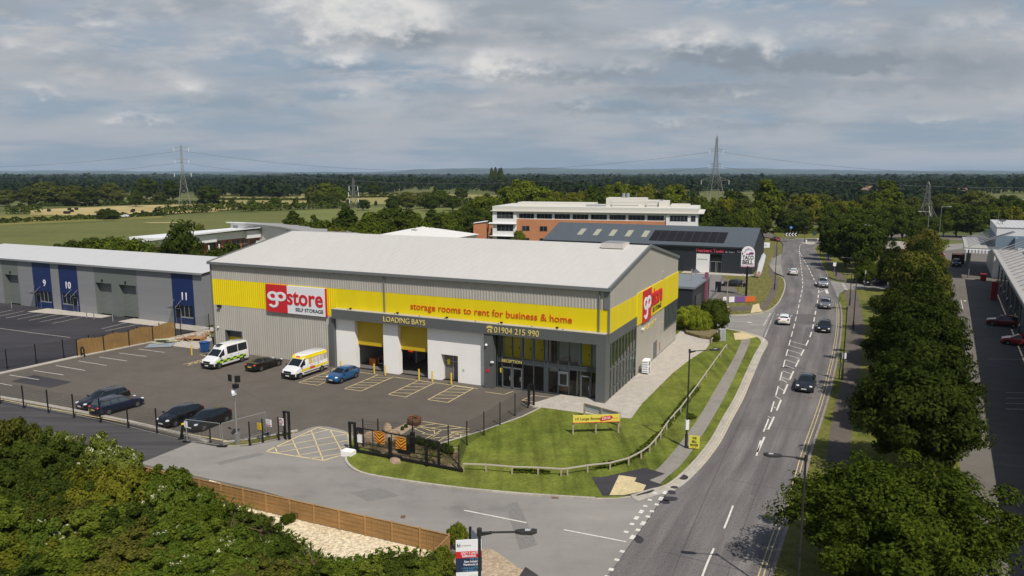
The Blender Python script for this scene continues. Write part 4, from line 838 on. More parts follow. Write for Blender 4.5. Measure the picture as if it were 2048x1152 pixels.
        b = B(); b.box(xm - .06, xm + .06, s * (hw + .03) - .0, s * (hw + .03) + s * .17, zm - .07, zm + .08); b.bar((xm, s * hw * .9, zm - .08), (xm, s * (hw + .06), zm - .04), .05)
        if s < 0: b.v = b.v
        b.build('wing_mirror', [col if kind is not VAN else V_trim], t, bevel=.02)
        if rails: b = B(); b.bar((fx - .46 * L, s * hw * .60, H * .985), (fx - .86 * L, s * hw * .59, H * .975), .04, .05); b.build('roof_rail', [V_chrome], t)
        if D.get('chrome'):
            b = B(); pts = [(fx - x * L, s * (hw * yw + .012), z * kz) for x, yw, z in ((.30, .93, .95), (.43, .66, 1.36), (.56, .69, 1.42), (.72, .68, 1.41), (.88, .66, 1.33), (.93, .88, 1.02))]
            for p, q in zip(pts, pts[1:]): b.bar(p, q, .03)
            b.bar(pts[0], pts[-1], .03); b.build('window_trim', [V_chrome], t)
        # sill / bumper shadow line
        B().box(-fx + L * .24, fx - L * .24, s * hw * .985 - .02, s * hw * .985 + .02, zs(st[5][2]) - .0, zs(st[5][2]) + .08).build('sill', [V_trim], t)
        for xd in (D.get('doors') or (.505, .70)):
            x = fx - xd * L; B().box(x - .09, x + .09, s * hw * .99 - .012, s * hw * .99 + .014, zs(st[5][3]) - .14, zs(st[5][3]) - .10).build('door_handle', [V_trim if kind is VAN else col], t)
    zl = zs(st[0][2])
    b = B(); b.box(fx - .10, fx + .018, -hw * .45, hw * .45, zl + .12, zl + .20 + .08 * kz); b.build('grille', [V_trim], t)
    b = B(); b.box(fx - .2, fx + .012, -hw * .66, hw * .66, zl - .06, zl + .06); b.build('lower_bumper', [V_trim], t)
    B().box(fx + .018, fx + .032, -.26, .26, zl + .10, zl + .215).build('number_plate', [V_pw], t)
    zr = zs(st[-1][2]) + .25; B().box(-fx - .03, -fx - .005, -.26, .26, zr, zr + .115).build('number_plate', [V_py], t)
    b = B(); b.box(-fx - .012, -fx + .2, -hw * .66, hw * .66, zs(st[-1][2]) - .06, zs(st[-1][2]) + .06); b.build('lower_bumper', [V_trim], t)
    if bumper:
        b = B(); b.box(fx - .35, fx + .02, -hw * .93, hw * .93, .26, .74); b.box(fx - .72, fx - .3, hw * .93, hw * 1.01, .28, .70); b.box(fx - .72, fx - .3, -hw * 1.01, -hw * .93, .28, .70); b.build('bumper', [V_trim], t, bevel=.06)
        B().box(fx + .02, fx + .035, -.26, .26, .42, .53).build('number_plate', [V_pw], t)
        b = B(); b.box(fx - .15, fx + .01, -hw * .5, hw * .5, .76, .98); b.build('grille', [V_trim], t)
    return t
def by_wheels(f, r, side, Wd, L, kind):      # centre and heading from the two wheels in view; side +1 = the vehicle's left is seen
    a, b = G(*f), G(*r); d = (a - b).normalized(); h = math.atan2(d.y, d.x); left = Vector((-d.y, d.x, 0)); w = kind['wheels']; fx = a - left * side * (Wd / 2)
    return fx - d * (L / 2 - w[0] * L), h
def by_front(p, q0, q1, L, dist=0.0):         # middle of the front bumper, heading along a line on the ground q0 -> q1
    d = (G(*q1) - G(*q0)).normalized(); h = math.atan2(d.y, d.x); return G(*p) - d * (L / 2 + dist), h
HM = ROT - R(90); HU = ROT + R(90)
loc, h = by_wheels((446, 737.5), (492, 719.5), 1, 2.05, 5.6, VAN); h = HM - R(1)
P_vanex = dict(wheels=(.17, .79))
mb = vehicle('minibus', 'white high roof minibus with green and yellow chequer stripe and dark windows', 'minibus', VAN, 5.6, 2.05, 2.55, P_white, loc, h, None, bumper=True, ex=dict(wheels=(.17, .79), sw=[(4, 6), (7, 8), (8, 9)], rw=(10, 11)), wheel_r=.34)
M_lime = mat('lime reflective', (.48, .62, .03), .5); M_dgreen = mat('dark green reflective', (.01, .10, .04), .5)
def side_panel(t, name, m, x0, x1, z0, z1, hw, s, d=.02): return B().box(x0, x1, s * hw - d, s * hw + d, z0, z1).build(name, [m], t)
for s in (1, -1):
    b = B(); b2 = B()
    for k in range(9):
        x = 1.75 - k * .5
        if abs(x + .25 - 1.85) < .1: continue
        (b if k % 2 else b2).box(x, x + .5, s * 1.025 - .015, s * 1.025 + .015, .62, .82); (b2 if k % 2 else b).box(x, x + .5, s * 1.025 - .015, s * 1.025 + .015, .82, 1.0)
    b.build('chequer_stripe', [M_lime], mb); b2.build('chequer_stripe', [M_dgreen], mb)
B().box(.55, 1.15, -.35, .35, 2.56, 2.60).build('roof_vent', [V_trim], mb)
loc, h = by_wheels((600, 758.4), (644, 743.7), 1, 2.05, 5.6, VAN)
yv = vehicle('panel_van', 'white high roof van with yellow roof band and yellow waist stripe', 'van', VAN, 5.55, 2.05, 2.5, P_white, loc, HM - R(2), None, bumper=True, ex=dict(wheels=(.165, .80)), wheel_r=.34)
for s in (1, -1):
    side_panel(yv, 'yellow_stripe', M_yellow, -2.72, 1.62, .78, 1.02, 1.02, s); side_panel(yv, 'grey_moulding', V_trim, -2.7, 1.3, .50, .60, 1.02, s)
    b = B(); b.face([(.95, s * .90, 2.18), (-2.7, s * .90, 2.18), (-2.7, s * .855, 2.40), (.85, s * .855, 2.40)]); b.face([(.95, s * .94, 2.05), (-2.7, s * .94, 2.05), (-2.7, s * .90, 2.18), (.95, s * .90, 2.18)]); b.build('roof_band', [M_yellow], yv)
    for k, (c, x) in enumerate((((.62, .45, .12), .35), ((.60, .52, .42), -.25), ((.55, .50, .50), -.85), ((.50, .46, .44), -1.45), ((.40, .34, .25), -2.05))):
        B().face([(x, s * 1.00, 1.42), (x - .5, s * 1.00, 1.42), (x - .5, s * .945, 2.0), (x, s * .945, 2.0)]).build('picture_panel', [mat('van picture %d' % k, c, .5)], yv)
    side_panel(yv, 'orange_logo', M_orange, -.5, .3, .80, 1.06, 1.03, s)
b = B(); b.face([(1.14, -.82, 2.06), (1.14, .82, 2.06), (.84, .84, 2.42), (.84, -.84, 2.42)]); b.face([(1.14, -.82, 2.06), (.84, -.84, 2.42), (.6, -.88, 2.2)]); b.build('roof_band', [M_yellow], yv); B().face([(1.07, -.3, 2.16), (1.07, .3, 2.16), (.94, .3, 2.32), (.94, -.3, 2.32)]).build('orange_logo', [M_orange], yv)
loc, h = by_wheels((558, 731.5), (525.7, 743), -1, 1.9, 4.55, COUPE)
vehicle('parked_car', 'very dark coupe reversed away between the minibus and the yellow topped van', 'car', COUPE, 4.55, 1.86, 1.38, P_brown, loc, HU - R(1), 'cars parked in the yard', wheel_r=.34)
loc, h = by_wheels((683, 767), (714.4, 755.5), 1, 1.74, 4.0, HATCH)
vehicle('parked_car', 'bright blue hatchback parked in front of the loading bays', 'car', HATCH, 4.0, 1.74, 1.46, P_blue, loc, HM - R(2), 'cars parked in the yard', wheel_r=.31)
loc, h = by_wheels((276, 814), (214.8, 831.6), -1, 1.85, 4.75, ESTATE)
nv = Vector(loc)
vehicle('parked_car', 'navy estate car seen from behind with silver window trim by the left fence', 'car', ESTATE, 4.75, 1.84, 1.46, P_navy, loc, h, 'cars parked in the yard', rails=True, glass=V_glass2, ex=dict(chrome=1))
dn = Vector((math.cos(h), math.sin(h), 0)); ln = Vector((-dn.y, dn.x, 0))
vehicle('parked_car', 'black estate car facing forward beside the navy estate by the left fence', 'car', ESTATE, 4.75, 1.86, 1.48, P_black, nv + ln * 2.75 + dn * .3, h + math.pi, 'cars parked in the yard', rails=True, ex=dict(chrome=1))
loc, h = by_wheels((408.7, 862.8), (454, 844.7), 1, 1.8, 4.3, HATCH); hb = Vector(loc); d = Vector((math.cos(h), math.sin(h), 0)); l = Vector((-d.y, d.x, 0))
vehicle('parked_car', 'black hatchback parked behind the temporary wire fence panel', 'car', HATCH, 4.3, 1.8, 1.46, P_black, loc, h, 'cars parked in the yard')
a = G(351.5, 854.5); vehicle('parked_car', 'dark grey hatchback parked left of the black hatchback near the fence', 'car', HATCH, 4.3, 1.8, 1.45, mat('dark graphite paint', (.016, .016, .019), .28, .4, .5, coat=.8), a - l * .9 - d * (2.15 - .185 * 4.3), h, 'cars parked in the yard')
# traffic on the main road
GR = 'cars driving on the main road'
loc, h = by_front((1607, 787), (1584.5, 755), (1570, 786), 4.3); vehicle('car', 'dark charcoal hatchback driving nearest the camera on the main road', 'car', HATCH, 4.3, 1.8, 1.46, P_char, loc, h, GR)
loc, h = by_front((1647, 667), (1641, 620), (1630, 668), 4.6); vehicle('car', 'black saloon like car second in the oncoming line on the main road', 'car', ESTATE, 4.6, 1.84, 1.47, P_black, loc, h, GR)
loc, h = by_front((1650, 619.5), (1638, 580), (1636.5, 620), 4.55); vehicle('car', 'silver grey off roader with dark windscreen in the oncoming line', 'car', SUV, 4.55, 1.88, 1.66, P_grey, loc, h, GR, wheel_r=.36)
loc, h = by_front((1646.5, 576.5), (1629, 556), (1637, 580), 4.9); vehicle('car', 'light silver people carrier van last in the oncoming line', 'van', SUV, 4.9, 1.95, 1.9, P_silver, loc, h, GR, wheel_r=.34)
loc, h = by_front((1569, 641.5), (1590, 560), (1577, 640), -4.1); vehicle('car', 'white hatchback seen from behind passing the side road', 'car', HATCH, 4.1, 1.8, 1.5, P_white, loc, h + math.pi, GR)
loc, h = by_front((1587, 546.5), (1590, 500), (1589, 546), -4.4); vehicle('car', 'white car farther up the left lane heading for the roundabout', 'car', HATCH, 4.4, 1.82, 1.5, mat('off white car paint', (.62, .64, .64), .28, .1, .5, coat=.8), loc, h + math.pi, GR)
p = G(1550, 482.5); vehicle('car', 'dark red car waiting at the left arm of the roundabout', 'car', HATCH, 4.3, 1.8, 1.5, P_maroon, p, R(100), GR)
p = G(1467, 573); vehicle('parked_car', 'black car parked side on behind the tall restaurant sign post', 'car', ESTATE, 4.6, 1.84, 1.47, P_black, p, ROT + R(188), 'cars parked across the side road')
p = G(1750, 571); vehicle('car', 'dark car half hidden by trees on the right side road', 'car', HATCH, 4.3, 1.8, 1.5, P_black, p, R(185), GR)
RH = math.atan2(.864, .504)
p = G(1872, 513); vehicle('car', 'bright red car crossing in front of the retail park entrance', 'car', HATCH, 4.1, 1.78, 1.5, P_red, p, R(-20), 'cars in the retail park')
p = G(2038, 690); vehicle('parked_car', 'dark red hatchback parked in shade at the right edge under the canopy', 'car', HATCH, 4.1, 1.78, 1.5, P_red, p, RH + R(85), 'cars in the retail park')
p = G(2006, 652); vehicle('parked_car', 'deep red off roader in shade beside the dark red hatchback', 'car', SUV, 4.3, 1.8, 1.65, P_maroon, p, RH + R(85), 'cars in the retail park')
p = G(188, 437); vehicle('car', 'grey car on the country road behind the field hedge', 'car', HATCH, 4.3, 1.8, 1.5, P_silver, p + Vector((0, 0, .5)), R(178), 'cars on the country road')
p = G(249, 436.5); vehicle('car', 'white car on the country road right of the round bush', 'car', HATCH, 4.3, 1.8, 1.5, P_white, p + Vector((0, 0, .5)), R(178), 'cars on the country road')
p = G(1912, 532); t = vehicle('car', 'black pickup truck in front of the brown skip in the retail yard', 'truck', SUV, 5.0, 1.9, 1.8, P_black, p, RH + math.pi, 'cars in the retail park')
# ---------------------------------------------------------------- neighbouring buildings
M_ugrey = mat('silver grey cladding', (.235, .238, .245), .45, var=[((.1, .1, 1.5), .05, None)]); M_ugreen = mat('grey green cladding', (.155, .170, .158), .45, var=[((.1, .1, 1.5), .05, None)])
M_ublue = mat('deep blue cladding', (.012, .026, .105), .4, var=[((.1, .1, 1.2), .06, None)]); M_uroof = mat('white roof sheet', (.54, .535, .525), .5, var=[((.9, .04, .1, ROT), .03, None)])
M_dkglass = mat('dark window glass', (.012, .016, .022), .08, 0, .6); M_brick = mat('red brick', (.36, .125, .07), .85, var=[(.5, .1, None), (6, .12, None)]); M_obrick = mat('orange brick', (.50, .215, .105), .85, var=[(.4, .07, None), (5, .08, None)])
M_offw = mat('white facade', (.76, .76, .75), .5, var=[(.2, .03, None)]); M_navy = mat('dark slate cladding', (.026, .031, .038), .45, var=[((.1, .1, 1.5), .06, None)]); M_slate = mat('blue grey roof sheet', (.08, .095, .108), .6, var=[((1.0, .06, .1, ROT), .06, None)])
un = thing('industrial_unit_row', 'long row of grey industrial units with blue numbered panels on the left', 'industrial building', MW(-65.4, 11), ROT)
X0, X1 = -62.0, 0.0
def U(x): return x + 65.4
b = B()
def wallq(b, x0, x1, z0, z1, m, y=0): b.face([(U(x0), y, z0), (U(x1), y, z0), (U(x1), y, z1), (U(x0), y, z1)], m)
segs = [(-128, -113.0, 0), (-113.0, -108.5, 1), (-108.5, -104.6, 0), (-99.9, -97.8, 0), (-93.2, -89.1, 0), (-89.1, -79.3, 1), (-79.3, -71.7, 0), (-67.3, -65.4, 0)]
doors = [(-112.3, -108.7), (-88.9, -85.2), (-83.5, -79.6)]
for x0, x1, m in segs:
    cut = [d for d in doors if d[0] >= x0 and d[1] <= x1]; x = x0
    for d in cut: wallq(b, x, d[0], 0, 8, m); wallq(b, d[0], d[1], 5.2, 8, m); b.face([(U(d[0]), 0, 0), (U(d[0]), .8, 0), (U(d[0]), .8, 5.2), (U(d[0]), 0, 5.2)], 1); b.face([(U(d[1]), 0, 0), (U(d[1]), .8, 0), (U(d[1]), .8, 5.2), (U(d[1]), 0, 5.2)], 1); b.face([(U(d[0]), 0, 5.2), (U(d[1]), 0, 5.2), (U(d[1]), .8, 5.2), (U(d[0]), .8, 5.2)], 1); x = d[1]
    wallq(b, x, x1, 0, 8, m)
b.face([(0, 0, 0), (0, 20, 0), (0, 20, 7.55), (0, 10, 9.0), (0, 0, 8)], 0); b.face([(U(-128), 0, 0), (U(-128), 20, 0), (U(-128), 20, 7.55), (U(-128), 10, 9.0), (U(-128), 0, 8)], 0); b.face([(U(-128), 20, 0), (0, 20, 0), (0, 20, 7.55), (U(-128), 20, 7.55)], 0)
b.build('wall', [M_ugrey, M_ugreen], un)
for x0, x1 in doors:
    b = B(); n = 26
    for k in range(n):
        z = 5.2 * k / n; b.face([(U(x0), .75, z), (U(x1), .75, z), (U(x1), .72, z + .1), (U(x0), .72, z + .1)]); b.face([(U(x0), .72, z + .1), (U(x1), .72, z + .1), (U(x1), .75, z + .2), (U(x0), .75, z + .2)])
    b.build('roller_door', [M_ugreen], un); B().box(U(x0) + 1.6, U(x0) + 1.8, -.2, 0, 5.5, 5.8).build('wall_lamp', [V_trim], un)
b = B(); b.face([(U(-128.3), -.3, 8), (.3, -.3, 8), (.3, 10, 9.08), (U(-128.3), 10, 9.08)]); b.face([(U(-128.3), 20.3, 7.55), (.3, 20.3, 7.55), (.3, 10, 9.08), (U(-128.3), 10, 9.08)])
b.build('roof', [M_uroof], un); B().box(U(-128.3), .3, -.45, -.28, 7.78, 8.05).build('gutter', [M_ugrey], un)
for x0, x1, num, dx in ((-104.6, -99.9, '9', .55), (-97.8, -93.2, '10', .35), (-71.7, -67.3, '11', .45)):
    b = B(); b.box(U(x0), U(x1), -.03, .1, 2.9, 8.0); b.box(U(x0), U(x0) + .35, -.03, .1, 0, 2.9); b.box(U(x1) - .3, U(x1), -.03, .1, 0, 2.9); b.box(U(x0), U(x1), -.03, .1, 0, 1.0); pb_ = b.build('blue_panel', [M_ublue], un)
    text('lettering', num, M_signw, pb_, 'front', None, 1.15, .02, .04, org=(U(x0) + (x1 - x0) * dx, -.03, 3.75))
    wq = B().box(U(x0) + .35, U(x1) - .3, .1, .14, 1.0, 2.9).build('window', [M_dkglass], un)
    b = B()
    for k in range(5): x = U(x0) + .35 + (x1 - x0 - .65) * k / 4; b.box(x - .03, x + .03, .04, .1, 1.0, 2.9)
    b.box(U(x0) + .35, U(x1) - .3, .0, .1, 1.0, 1.16); b.build('window_frame', [M_steel], wq)
    xd = U(x0) + (.5 if num != '10' else 3.1)
    b = B(); b.box(xd, xd + 1.0, -.02, .05, 0, 2.3); dq = b.build('door', [M_dkglass], un); b = B(); b.box(xd - .06, xd, -.05, .05, 0, 2.36).box(xd + 1.0, xd + 1.06, -.05, .05, 0, 2.36).box(xd - .06, xd + 1.06, -.05, .05, 2.3, 2.36); b.build('door_frame', [M_steel], dq)
    cq = B().box(xd - .4, xd + 1.5, -1.4, -.03, 2.62, 2.66).build('door_canopy', [glass_mat('canopy glass', (.7, .75, .78))], un)
    [B().bar((xd + q, -.03, 3.7), (xd + q, -1.3, 2.66), .05).build('stay_rod', [M_steel], cq) for q in (-.2, 1.3)]
for x in (-106.9, -87.3, -85.6, -81.3):
    tag(B().tube((0, 0, 0), (0, 0, 1.15), .07, n=8).tube((0, 0, 1.15), (0, 0, 1.2), .085, n=8).build('bollard', [M_steel], None, MW(x, 8.4 if x < -100 else 7.9)), 'grey steel bollard guarding a roller door of the unit row', 'bollard', 'steel bollards by the unit row')

td = thing('trade_warehouse', 'dark slate trade building with solar panels and red lettering beyond the storage warehouse', 'warehouse', MW(0, 104), ROT)
b = B(); xl, xr, EH, RH_, dp = -49.3, 1.1, 6.1, 9.75, 22
for x0, x1, z0, z1 in ((xl, -11.3, 0, EH), (-8.3, -8.1, 0, EH), (-5.6, xr, 0, EH), (-11.3, -5.6, 4.3, EH)): b.face([(x0, 0, z0), (x1, 0, z0), (x1, 0, z1), (x0, 0, z1)], 0)
for x in (xl, xr): b.face([(x, 0, 0), (x, dp, 0), (x, dp, EH), (x, dp / 2, RH_), (x, 0, EH)], 0)
b.face([(xl, dp, 0), (xr, dp, 0), (xr, dp, EH), (xl, dp, EH)], 0); b.build('wall', [M_navy], td)
b = B()
for y0, z0, y1, z1 in ((-.3, EH, dp / 2, RH_ + .1), (dp + .3, EH, dp / 2, RH_ + .1)): b.face([(xl - .2, y0, z0), (xr + .2, y0, z0), (xr + .2, y1, z1), (xl - .2, y1, z1)])
b.build('roof', [M_slate], td); B().box(xl - .2, xr + .2, -.5, -.28, EH - .3, EH + .05).build('gutter', [M_navy], td)
rz = lambda y: EH + (RH_ + .1 - EH) * (y + .3) / (dp / 2 + .3)
for k in range(5):
    x = -41.8 + k * 4.1; B().face([(x, 3.4, rz(3.4) + .05), (x + 1.35, 3.4, rz(3.4) + .05), (x + 1.35, 7.2, rz(7.2) + .05), (x, 7.2, rz(7.2) + .05)]).build('rooflight', [mat('pale rooflight', (.36, .355, .27), .4)], td)
M_solar = mat('solar cell', (.014, .012, .015), .6, 0, .2)
for r in range(3):
    for k in range(9):
        x = -23.0 + k * 1.95; y0 = 1.6 + r * 2.0; y1 = y0 + 1.93
        B().face([(x, y0, rz(y0) + .12), (x + 1.88, y0, rz(y0) + .12), (x + 1.88, y1, rz(y1) + .12), (x, y1, rz(y1) + .12)]).build('solar_panel', [M_solar], td)
B().box(-11.3, -8.3, -.1, .1, 0, 4.3).build('white_panel', [M_offw], td)
b = B(); b.box(-8.2, -5.6, .5, .6, 0, 4.3, 0); b.build('entrance_recess', [M_dkglass], td); b = B()
for x in (-8.15, -7.0, -6.7, -5.7): b.box(x, x + .08, .3, .4, 0, 2.6)
b.box(-8.15, -5.6, .3, .4, 2.55, 2.65); b.build('door_frame', [M_steel], td)
text('lettering', 'Herbert Todd', mat('pink red lettering', (.80, .10, .16), .4), td, 'front', 6.1, .80, .025, .08, org=(-11.4, -.08, 4.75))
text('lettering', '& Son', mat('grey lettering', (.33, .36, .38), .5), td, 'front', 2.0, .6, .01, .05, org=(-4.9, -.08, 4.75)); text('lettering', 'Catering', M_signw, td, 'front', 3.3, .55, .0, .05, org=(-2.3, -.08, 4.85))
text('lettering', 'ENTRANCE', M_trim, td, 'front', 2.2, .28, .01, .02, org=(-11.0, -.1, 2.9))

# restaurant block, mostly behind the storage warehouse
rs = thing('restaurant_building', 'low dark restaurant building peeping out behind the storage warehouse gable', 'restaurant', MW(-6, 52), ROT)
B().box(-9, 4.2, 0, 15, 0, 4.0).build('wall', [M_navy], rs); B().box(-9.2, 4.5, -.2, 15.2, 4.0, 4.35).build('roof', [mat('grey membrane roof', (.19, .21, .23), .6)], rs); B().box(4.2, 4.35, 2.0, 6.5, .2, 2.6).build('window', [M_dkglass], rs)
b = B(); b.box(4.1, 4.6, 10.5, 11.5, 0, 5.4); b.build('pylon_panel', [mat('mauve panel', (.25, .08, .13), .6)], rs)

of = thing('brick_office', 'large orange brick and white office with flat roof behind the dark trade building', 'office', MW(-81, 140), ROT + math.atan2(9.7, 60.4)); OW, OH, OD = 61.5, 12.5, 24
b = B(); b.box(0, OW, 0, OD, 0, 8.6, 0); b.build('wall', [M_obrick], of)
b = B(); b.box(-.3, 7.4, -.35, .5, 0, 10.9, 0); b.box(OW - 8.7, OW + .3, -.35, .5, 4.5, 10.9, 0); b.box(OW - .2, OW + .32, -.3, OD, 4.6, 10.9); b.box(0, OW, 0.15, OD, 8.6, 10.9, 0); b.build('white_wall', [M_offw], of)
b = B(); b.box(-.8, OW + 1.9, -1.0, OD + .3, 10.95, 11.15); b.box(-.3, OW + .3, -.5, OD, 11.15, OH); b.build('roof', [mat('cream flat roof', (.62, .60, .54), .7), ], of)
b = B(); b.box(-1.2, 7.5, -1.15, -.35, 7.05, 7.2); b.box(-1.2, 7.5, -1.15, -.35, 3.2, 3.35); b.box(OW - 3, OW + 1.6, -.9, 6, 4.5, 4.65); b.build('sun_louvre', [M_offw], of)
def owin(x0, x1, z0, z1, y, nx, nz=2, m=None):
    w = B().box(x0, x1, y - .05, y + .02, z0, z1).build('window', [M_dkglass], of); b = B()
    for k in range(nx + 1): x = x0 + (x1 - x0) * k / nx; b.box(x - .05, x + .05, y - .1, y - .052, z0, z1)
    for k in range(1, nz): z = z0 + (z1 - z0) * k / nz; b.box(x0, x1, y - .09, y - .052, z - .04, z + .04)
    b.build('window_frame', [m or M_trim], w)
for z in (8.75, 4.85, 1.2): owin(1.2, 6.4, z, z + 2.0, -.35, 4)
for k in range(8): owin(8.2 + 5.6 * k, 12.9 + 5.6 * k, 8.85, 10.3, .15, 4, 1)
owin(OW - 7.6, OW - 2.6, 8.75, 10.4, -.35, 5, 1); owin(OW - 1.6, OW - .4, 8.75, 10.4, -.35, 2, 1)
for x in (9.2, 14.8, 20.4, 26.0): owin(x, x + 2.3, 5.0, 6.5, 0, 2, 1); owin(x, x + 2.3, 1.3, 2.8, 0, 2, 1)
b = B(); b.box(34, 46, 7, 15, OH, OH + 2.6); b.box(46, 51, 8, 15, OH, OH + 1.9); b.box(50, 53, 7, 12, OH, OH + 1.9); b.box(36, 44, 5.5, 6.9, OH, OH + 1.4); b.box(46.4, 49.5, 5.5, 7.5, OH, OH + 1.3); b.build('plant_room', [mat('cream flat roof', (.62, .60, .54)), ], of)
b = B(); b.tube((39, 10, OH + 2.6), (39, 10, OH + 4.0), .5).tube((40.3, 10, OH + 2.6), (40.3, 10, OH + 4.0), .5).tube((43, 10, OH + 2.6), (43, 10, OH + 4.3), .06); b.box(28, 33.9, 6, 7, OH, OH + .5); b.bar((35, 5, OH + 1.3), (50, 5, OH + 1.3), .08); b.build('roof_vent', [M_steel], of)
for q in ((5, 30, 10, 16, .9), (53.5, 59, 9, 15, .8)): B().box(*q[:4], OH, OH + q[4]).build('roof_parapet', [MATS['cream flat roof']], of)

bs = thing('brick_store', 'small orange brick store with white roof left of the large office', 'outbuilding', at(948, 243, 0), R(-3))
B().box(-.3, 4.0, 0, 6, 0, 6.3).box(4.7, 7.4, 1, 6, 0, 6.1).build('wall', [M_obrick], bs); b = B(); b.face([(-.5, -.3, 6.3), (4.2, -.3, 6.95), (4.2, 6, 6.95), (-.5, 6, 6.3)]); b.box(4.6, 7.6, .8, 6, 6.1, 6.35); b.build('roof', [M_offw], bs); B().box(5.3, 5.7, .95, 1.0, 3.9, 4.7).build('window', [M_dkglass], bs)
wr = thing('white_roofed_hall', 'low hall with a white pyramid roof showing above the storage warehouse ridge', 'hall', MW(-86, 106), ROT)
B().box(-11, 11, -11, 11, 0, 5.6).build('wall', [M_offw], wr); b = B(); a = 11.6
for k in range(4): t = math.pi / 4 + k * math.pi / 2; u = t + math.pi / 2; r = a * 1.4142; b.face([(r * math.cos(t), r * math.sin(t), 5.6), (r * math.cos(u), r * math.sin(u), 5.6), (0, 0, 8.2)])
b.build('roof', [mat('bright white roof', (.72, .70, .66), .5)], wr); B().box(-1.2, .4, -3.9, -3.0, 7.3, 7.55).build('roof_vent', [M_trim], wr)

wo = thing('white_wing_office', 'white office with rising wing roof and red brick ground floor behind the unit row', 'office', MW(-134, 52), ROT)
b = B(); b.box(-12, 0, 1, 50, 0, 4.7, 0); b.build('wall', [M_brick], wo)
b = B()
b.box(-12, .25, 10, 50, 4.7, 6.6, 0); b.face([(.2, 1, 4.7), (.2, 10, 4.7), (.2, 10, 6.6), (.2, 1, 6.2)]); b.face([(-12, .98, 4.7), (.2, .98, 4.7), (.2, .98, 6.2), (-12, .98, 6.2)])
b.box(.25, 1.2, 18, 26, 4.5, 6.55); b.box(.25, 1.2, 37, 46, 4.5, 6.55); b.box(.3, .5, 41, 49, 0, 3.6); b.build('white_wall', [M_offw], wo)
b = B()
for k in range(10):
    y0, y1 = -3 + k * 5.6, -3 + (k + 1) * 5.6; z0 = 6.35 + .9 * math.sin(k / 10 * 1.57); z1 = 6.35 + .9 * math.sin((k + 1) / 10 * 1.57); i = len(b.v)
    b.v += [(-14, y0, z0 - 1.7), (2.2, y0, z0), (2.2, y1, z1), (-14, y1, z1 - 1.7), (-14, y0, z0 - 1.45), (2.2, y0, z0 + .28), (2.2, y1, z1 + .28), (-14, y1, z1 - 1.45)]
    for q in ((3, 2, 1, 0), (4, 5, 6, 7), (0, 1, 5, 4), (1, 2, 6, 5), (2, 3, 7, 6), (3, 0, 4, 7)): b.f.append(tuple(i + j for j in q)); b.m.append(0 if q != (4, 5, 6, 7) else 1)
b.build('wing_roof', [M_offw, mat('grey roof felt', (.30, .29, .28), .8)], wo)
for y0, y1, z0, z1 in ((3, 3.7, 2, 4), (5.5, 6.2, 2, 4), (8.2, 8.9, 2, 4), (11, 11.7, 2, 4), (24.0, 26.6, 0, 4.4), (27.3, 28.4, 0, 4.4), (30.2, 31.2, 2.4, 4.4), (32.6, 35.2, 1.6, 4.4), (36.0, 38.0, 1.6, 4.4), (39.2, 40.6, 1, 4.4), (49.0, 49.8, 1, 4.3)): 
    w = B().box(0, .06, y0, y1, z0, z1).build('window', [M_dkglass], wo)
    if y1 - y0 > 1.5: b = B(); b.box(.06, .1, y0, y1, (z0 + z1) / 2 - .06, (z0 + z1) / 2 + .06).box(.06, .1, (y0 + y1) / 2 - .04, (y0 + y1) / 2 + .04, z0, z1); b.build('window_frame', [M_steel], w)
b = B()
for y in (23.4, 26.9): b.tube((1.0, y, 0), (1.0, y, 3.8), .2, n=8)
b.build('column', [M_offw], wo); B().box(.3, .5, 27.8, 30.6, .3, 2.1).build('sign_panel', [M_red], wo)
w2 = thing('white_curved_office', 'white office wing with a sweeping curved roof edge behind the wing roofed office', 'office', MW(-146, 96), ROT)
pts = [(0, 0), (8, -.4), (16, -2.6), (26, -6.5), (36, -12), (46, -18), (53, -22)]; pts = [(x, y) for x, y in pts]
zt = [8.4, 8.5, 8.5, 8.4, 8.2, 8.0, 7.7]; b = B(); r = B()
for k in range(6):
    (xa, ya), (xb, yb) = pts[k], pts[k + 1]; b.face([(xa, ya, 0), (xb, yb, 0), (xb, yb, zt[k + 1]), (xa, ya, zt[k])]); r.face([(xa - 1, ya - .7, zt[k] + .05), (xb - 1, yb - .7, zt[k + 1] + .05), (xb + 6, yb + 12, zt[k + 1] - 1.0), (xa + 6, ya + 12, zt[k] - 1.0)], 1); r.face([(xa - 1, ya - .7, zt[k] - .3), (xb - 1, yb - .7, zt[k + 1] - .3), (xb - 1, yb - .7, zt[k + 1] + .05), (xa - 1, ya - .7, zt[k] + .05)], 0)
b.face([(0, 0, 0), (6, 12, 0), (6, 12, 7.3), (0, 0, 8.4)]); b.face([(53, -22, 0), (59, -10, 0), (59, -10, 6.9), (53, -22, 7.7)]); b.build('wall', [M_offw], w2); r.build('curved_roof', [M_offw, MATS['grey roof felt']], w2)
for k, (xa, xb) in enumerate(((1, 3), (9.5, 14), (28, 31), (39, 43))):
    (x0, y0), (x1, y1) = pts[k if k < 2 else k + 1], pts[(k if k < 2 else k + 1) + 1]; t0, t1 = (xa - x0) / (x1 - x0), (xb - x0) / (x1 - x0); q = lambda t: (x0 + (x1 - x0) * t + .03, y0 + (y1 - y0) * t - .06)
    B().face([q(t0) + (4.2,), q(t1) + (4.2,), q(t1) + (7.4,), q(t0) + (7.4,)]).build('grey_panel', [mat('shaded grey panel', (.33, .33, .34), .6)], w2)

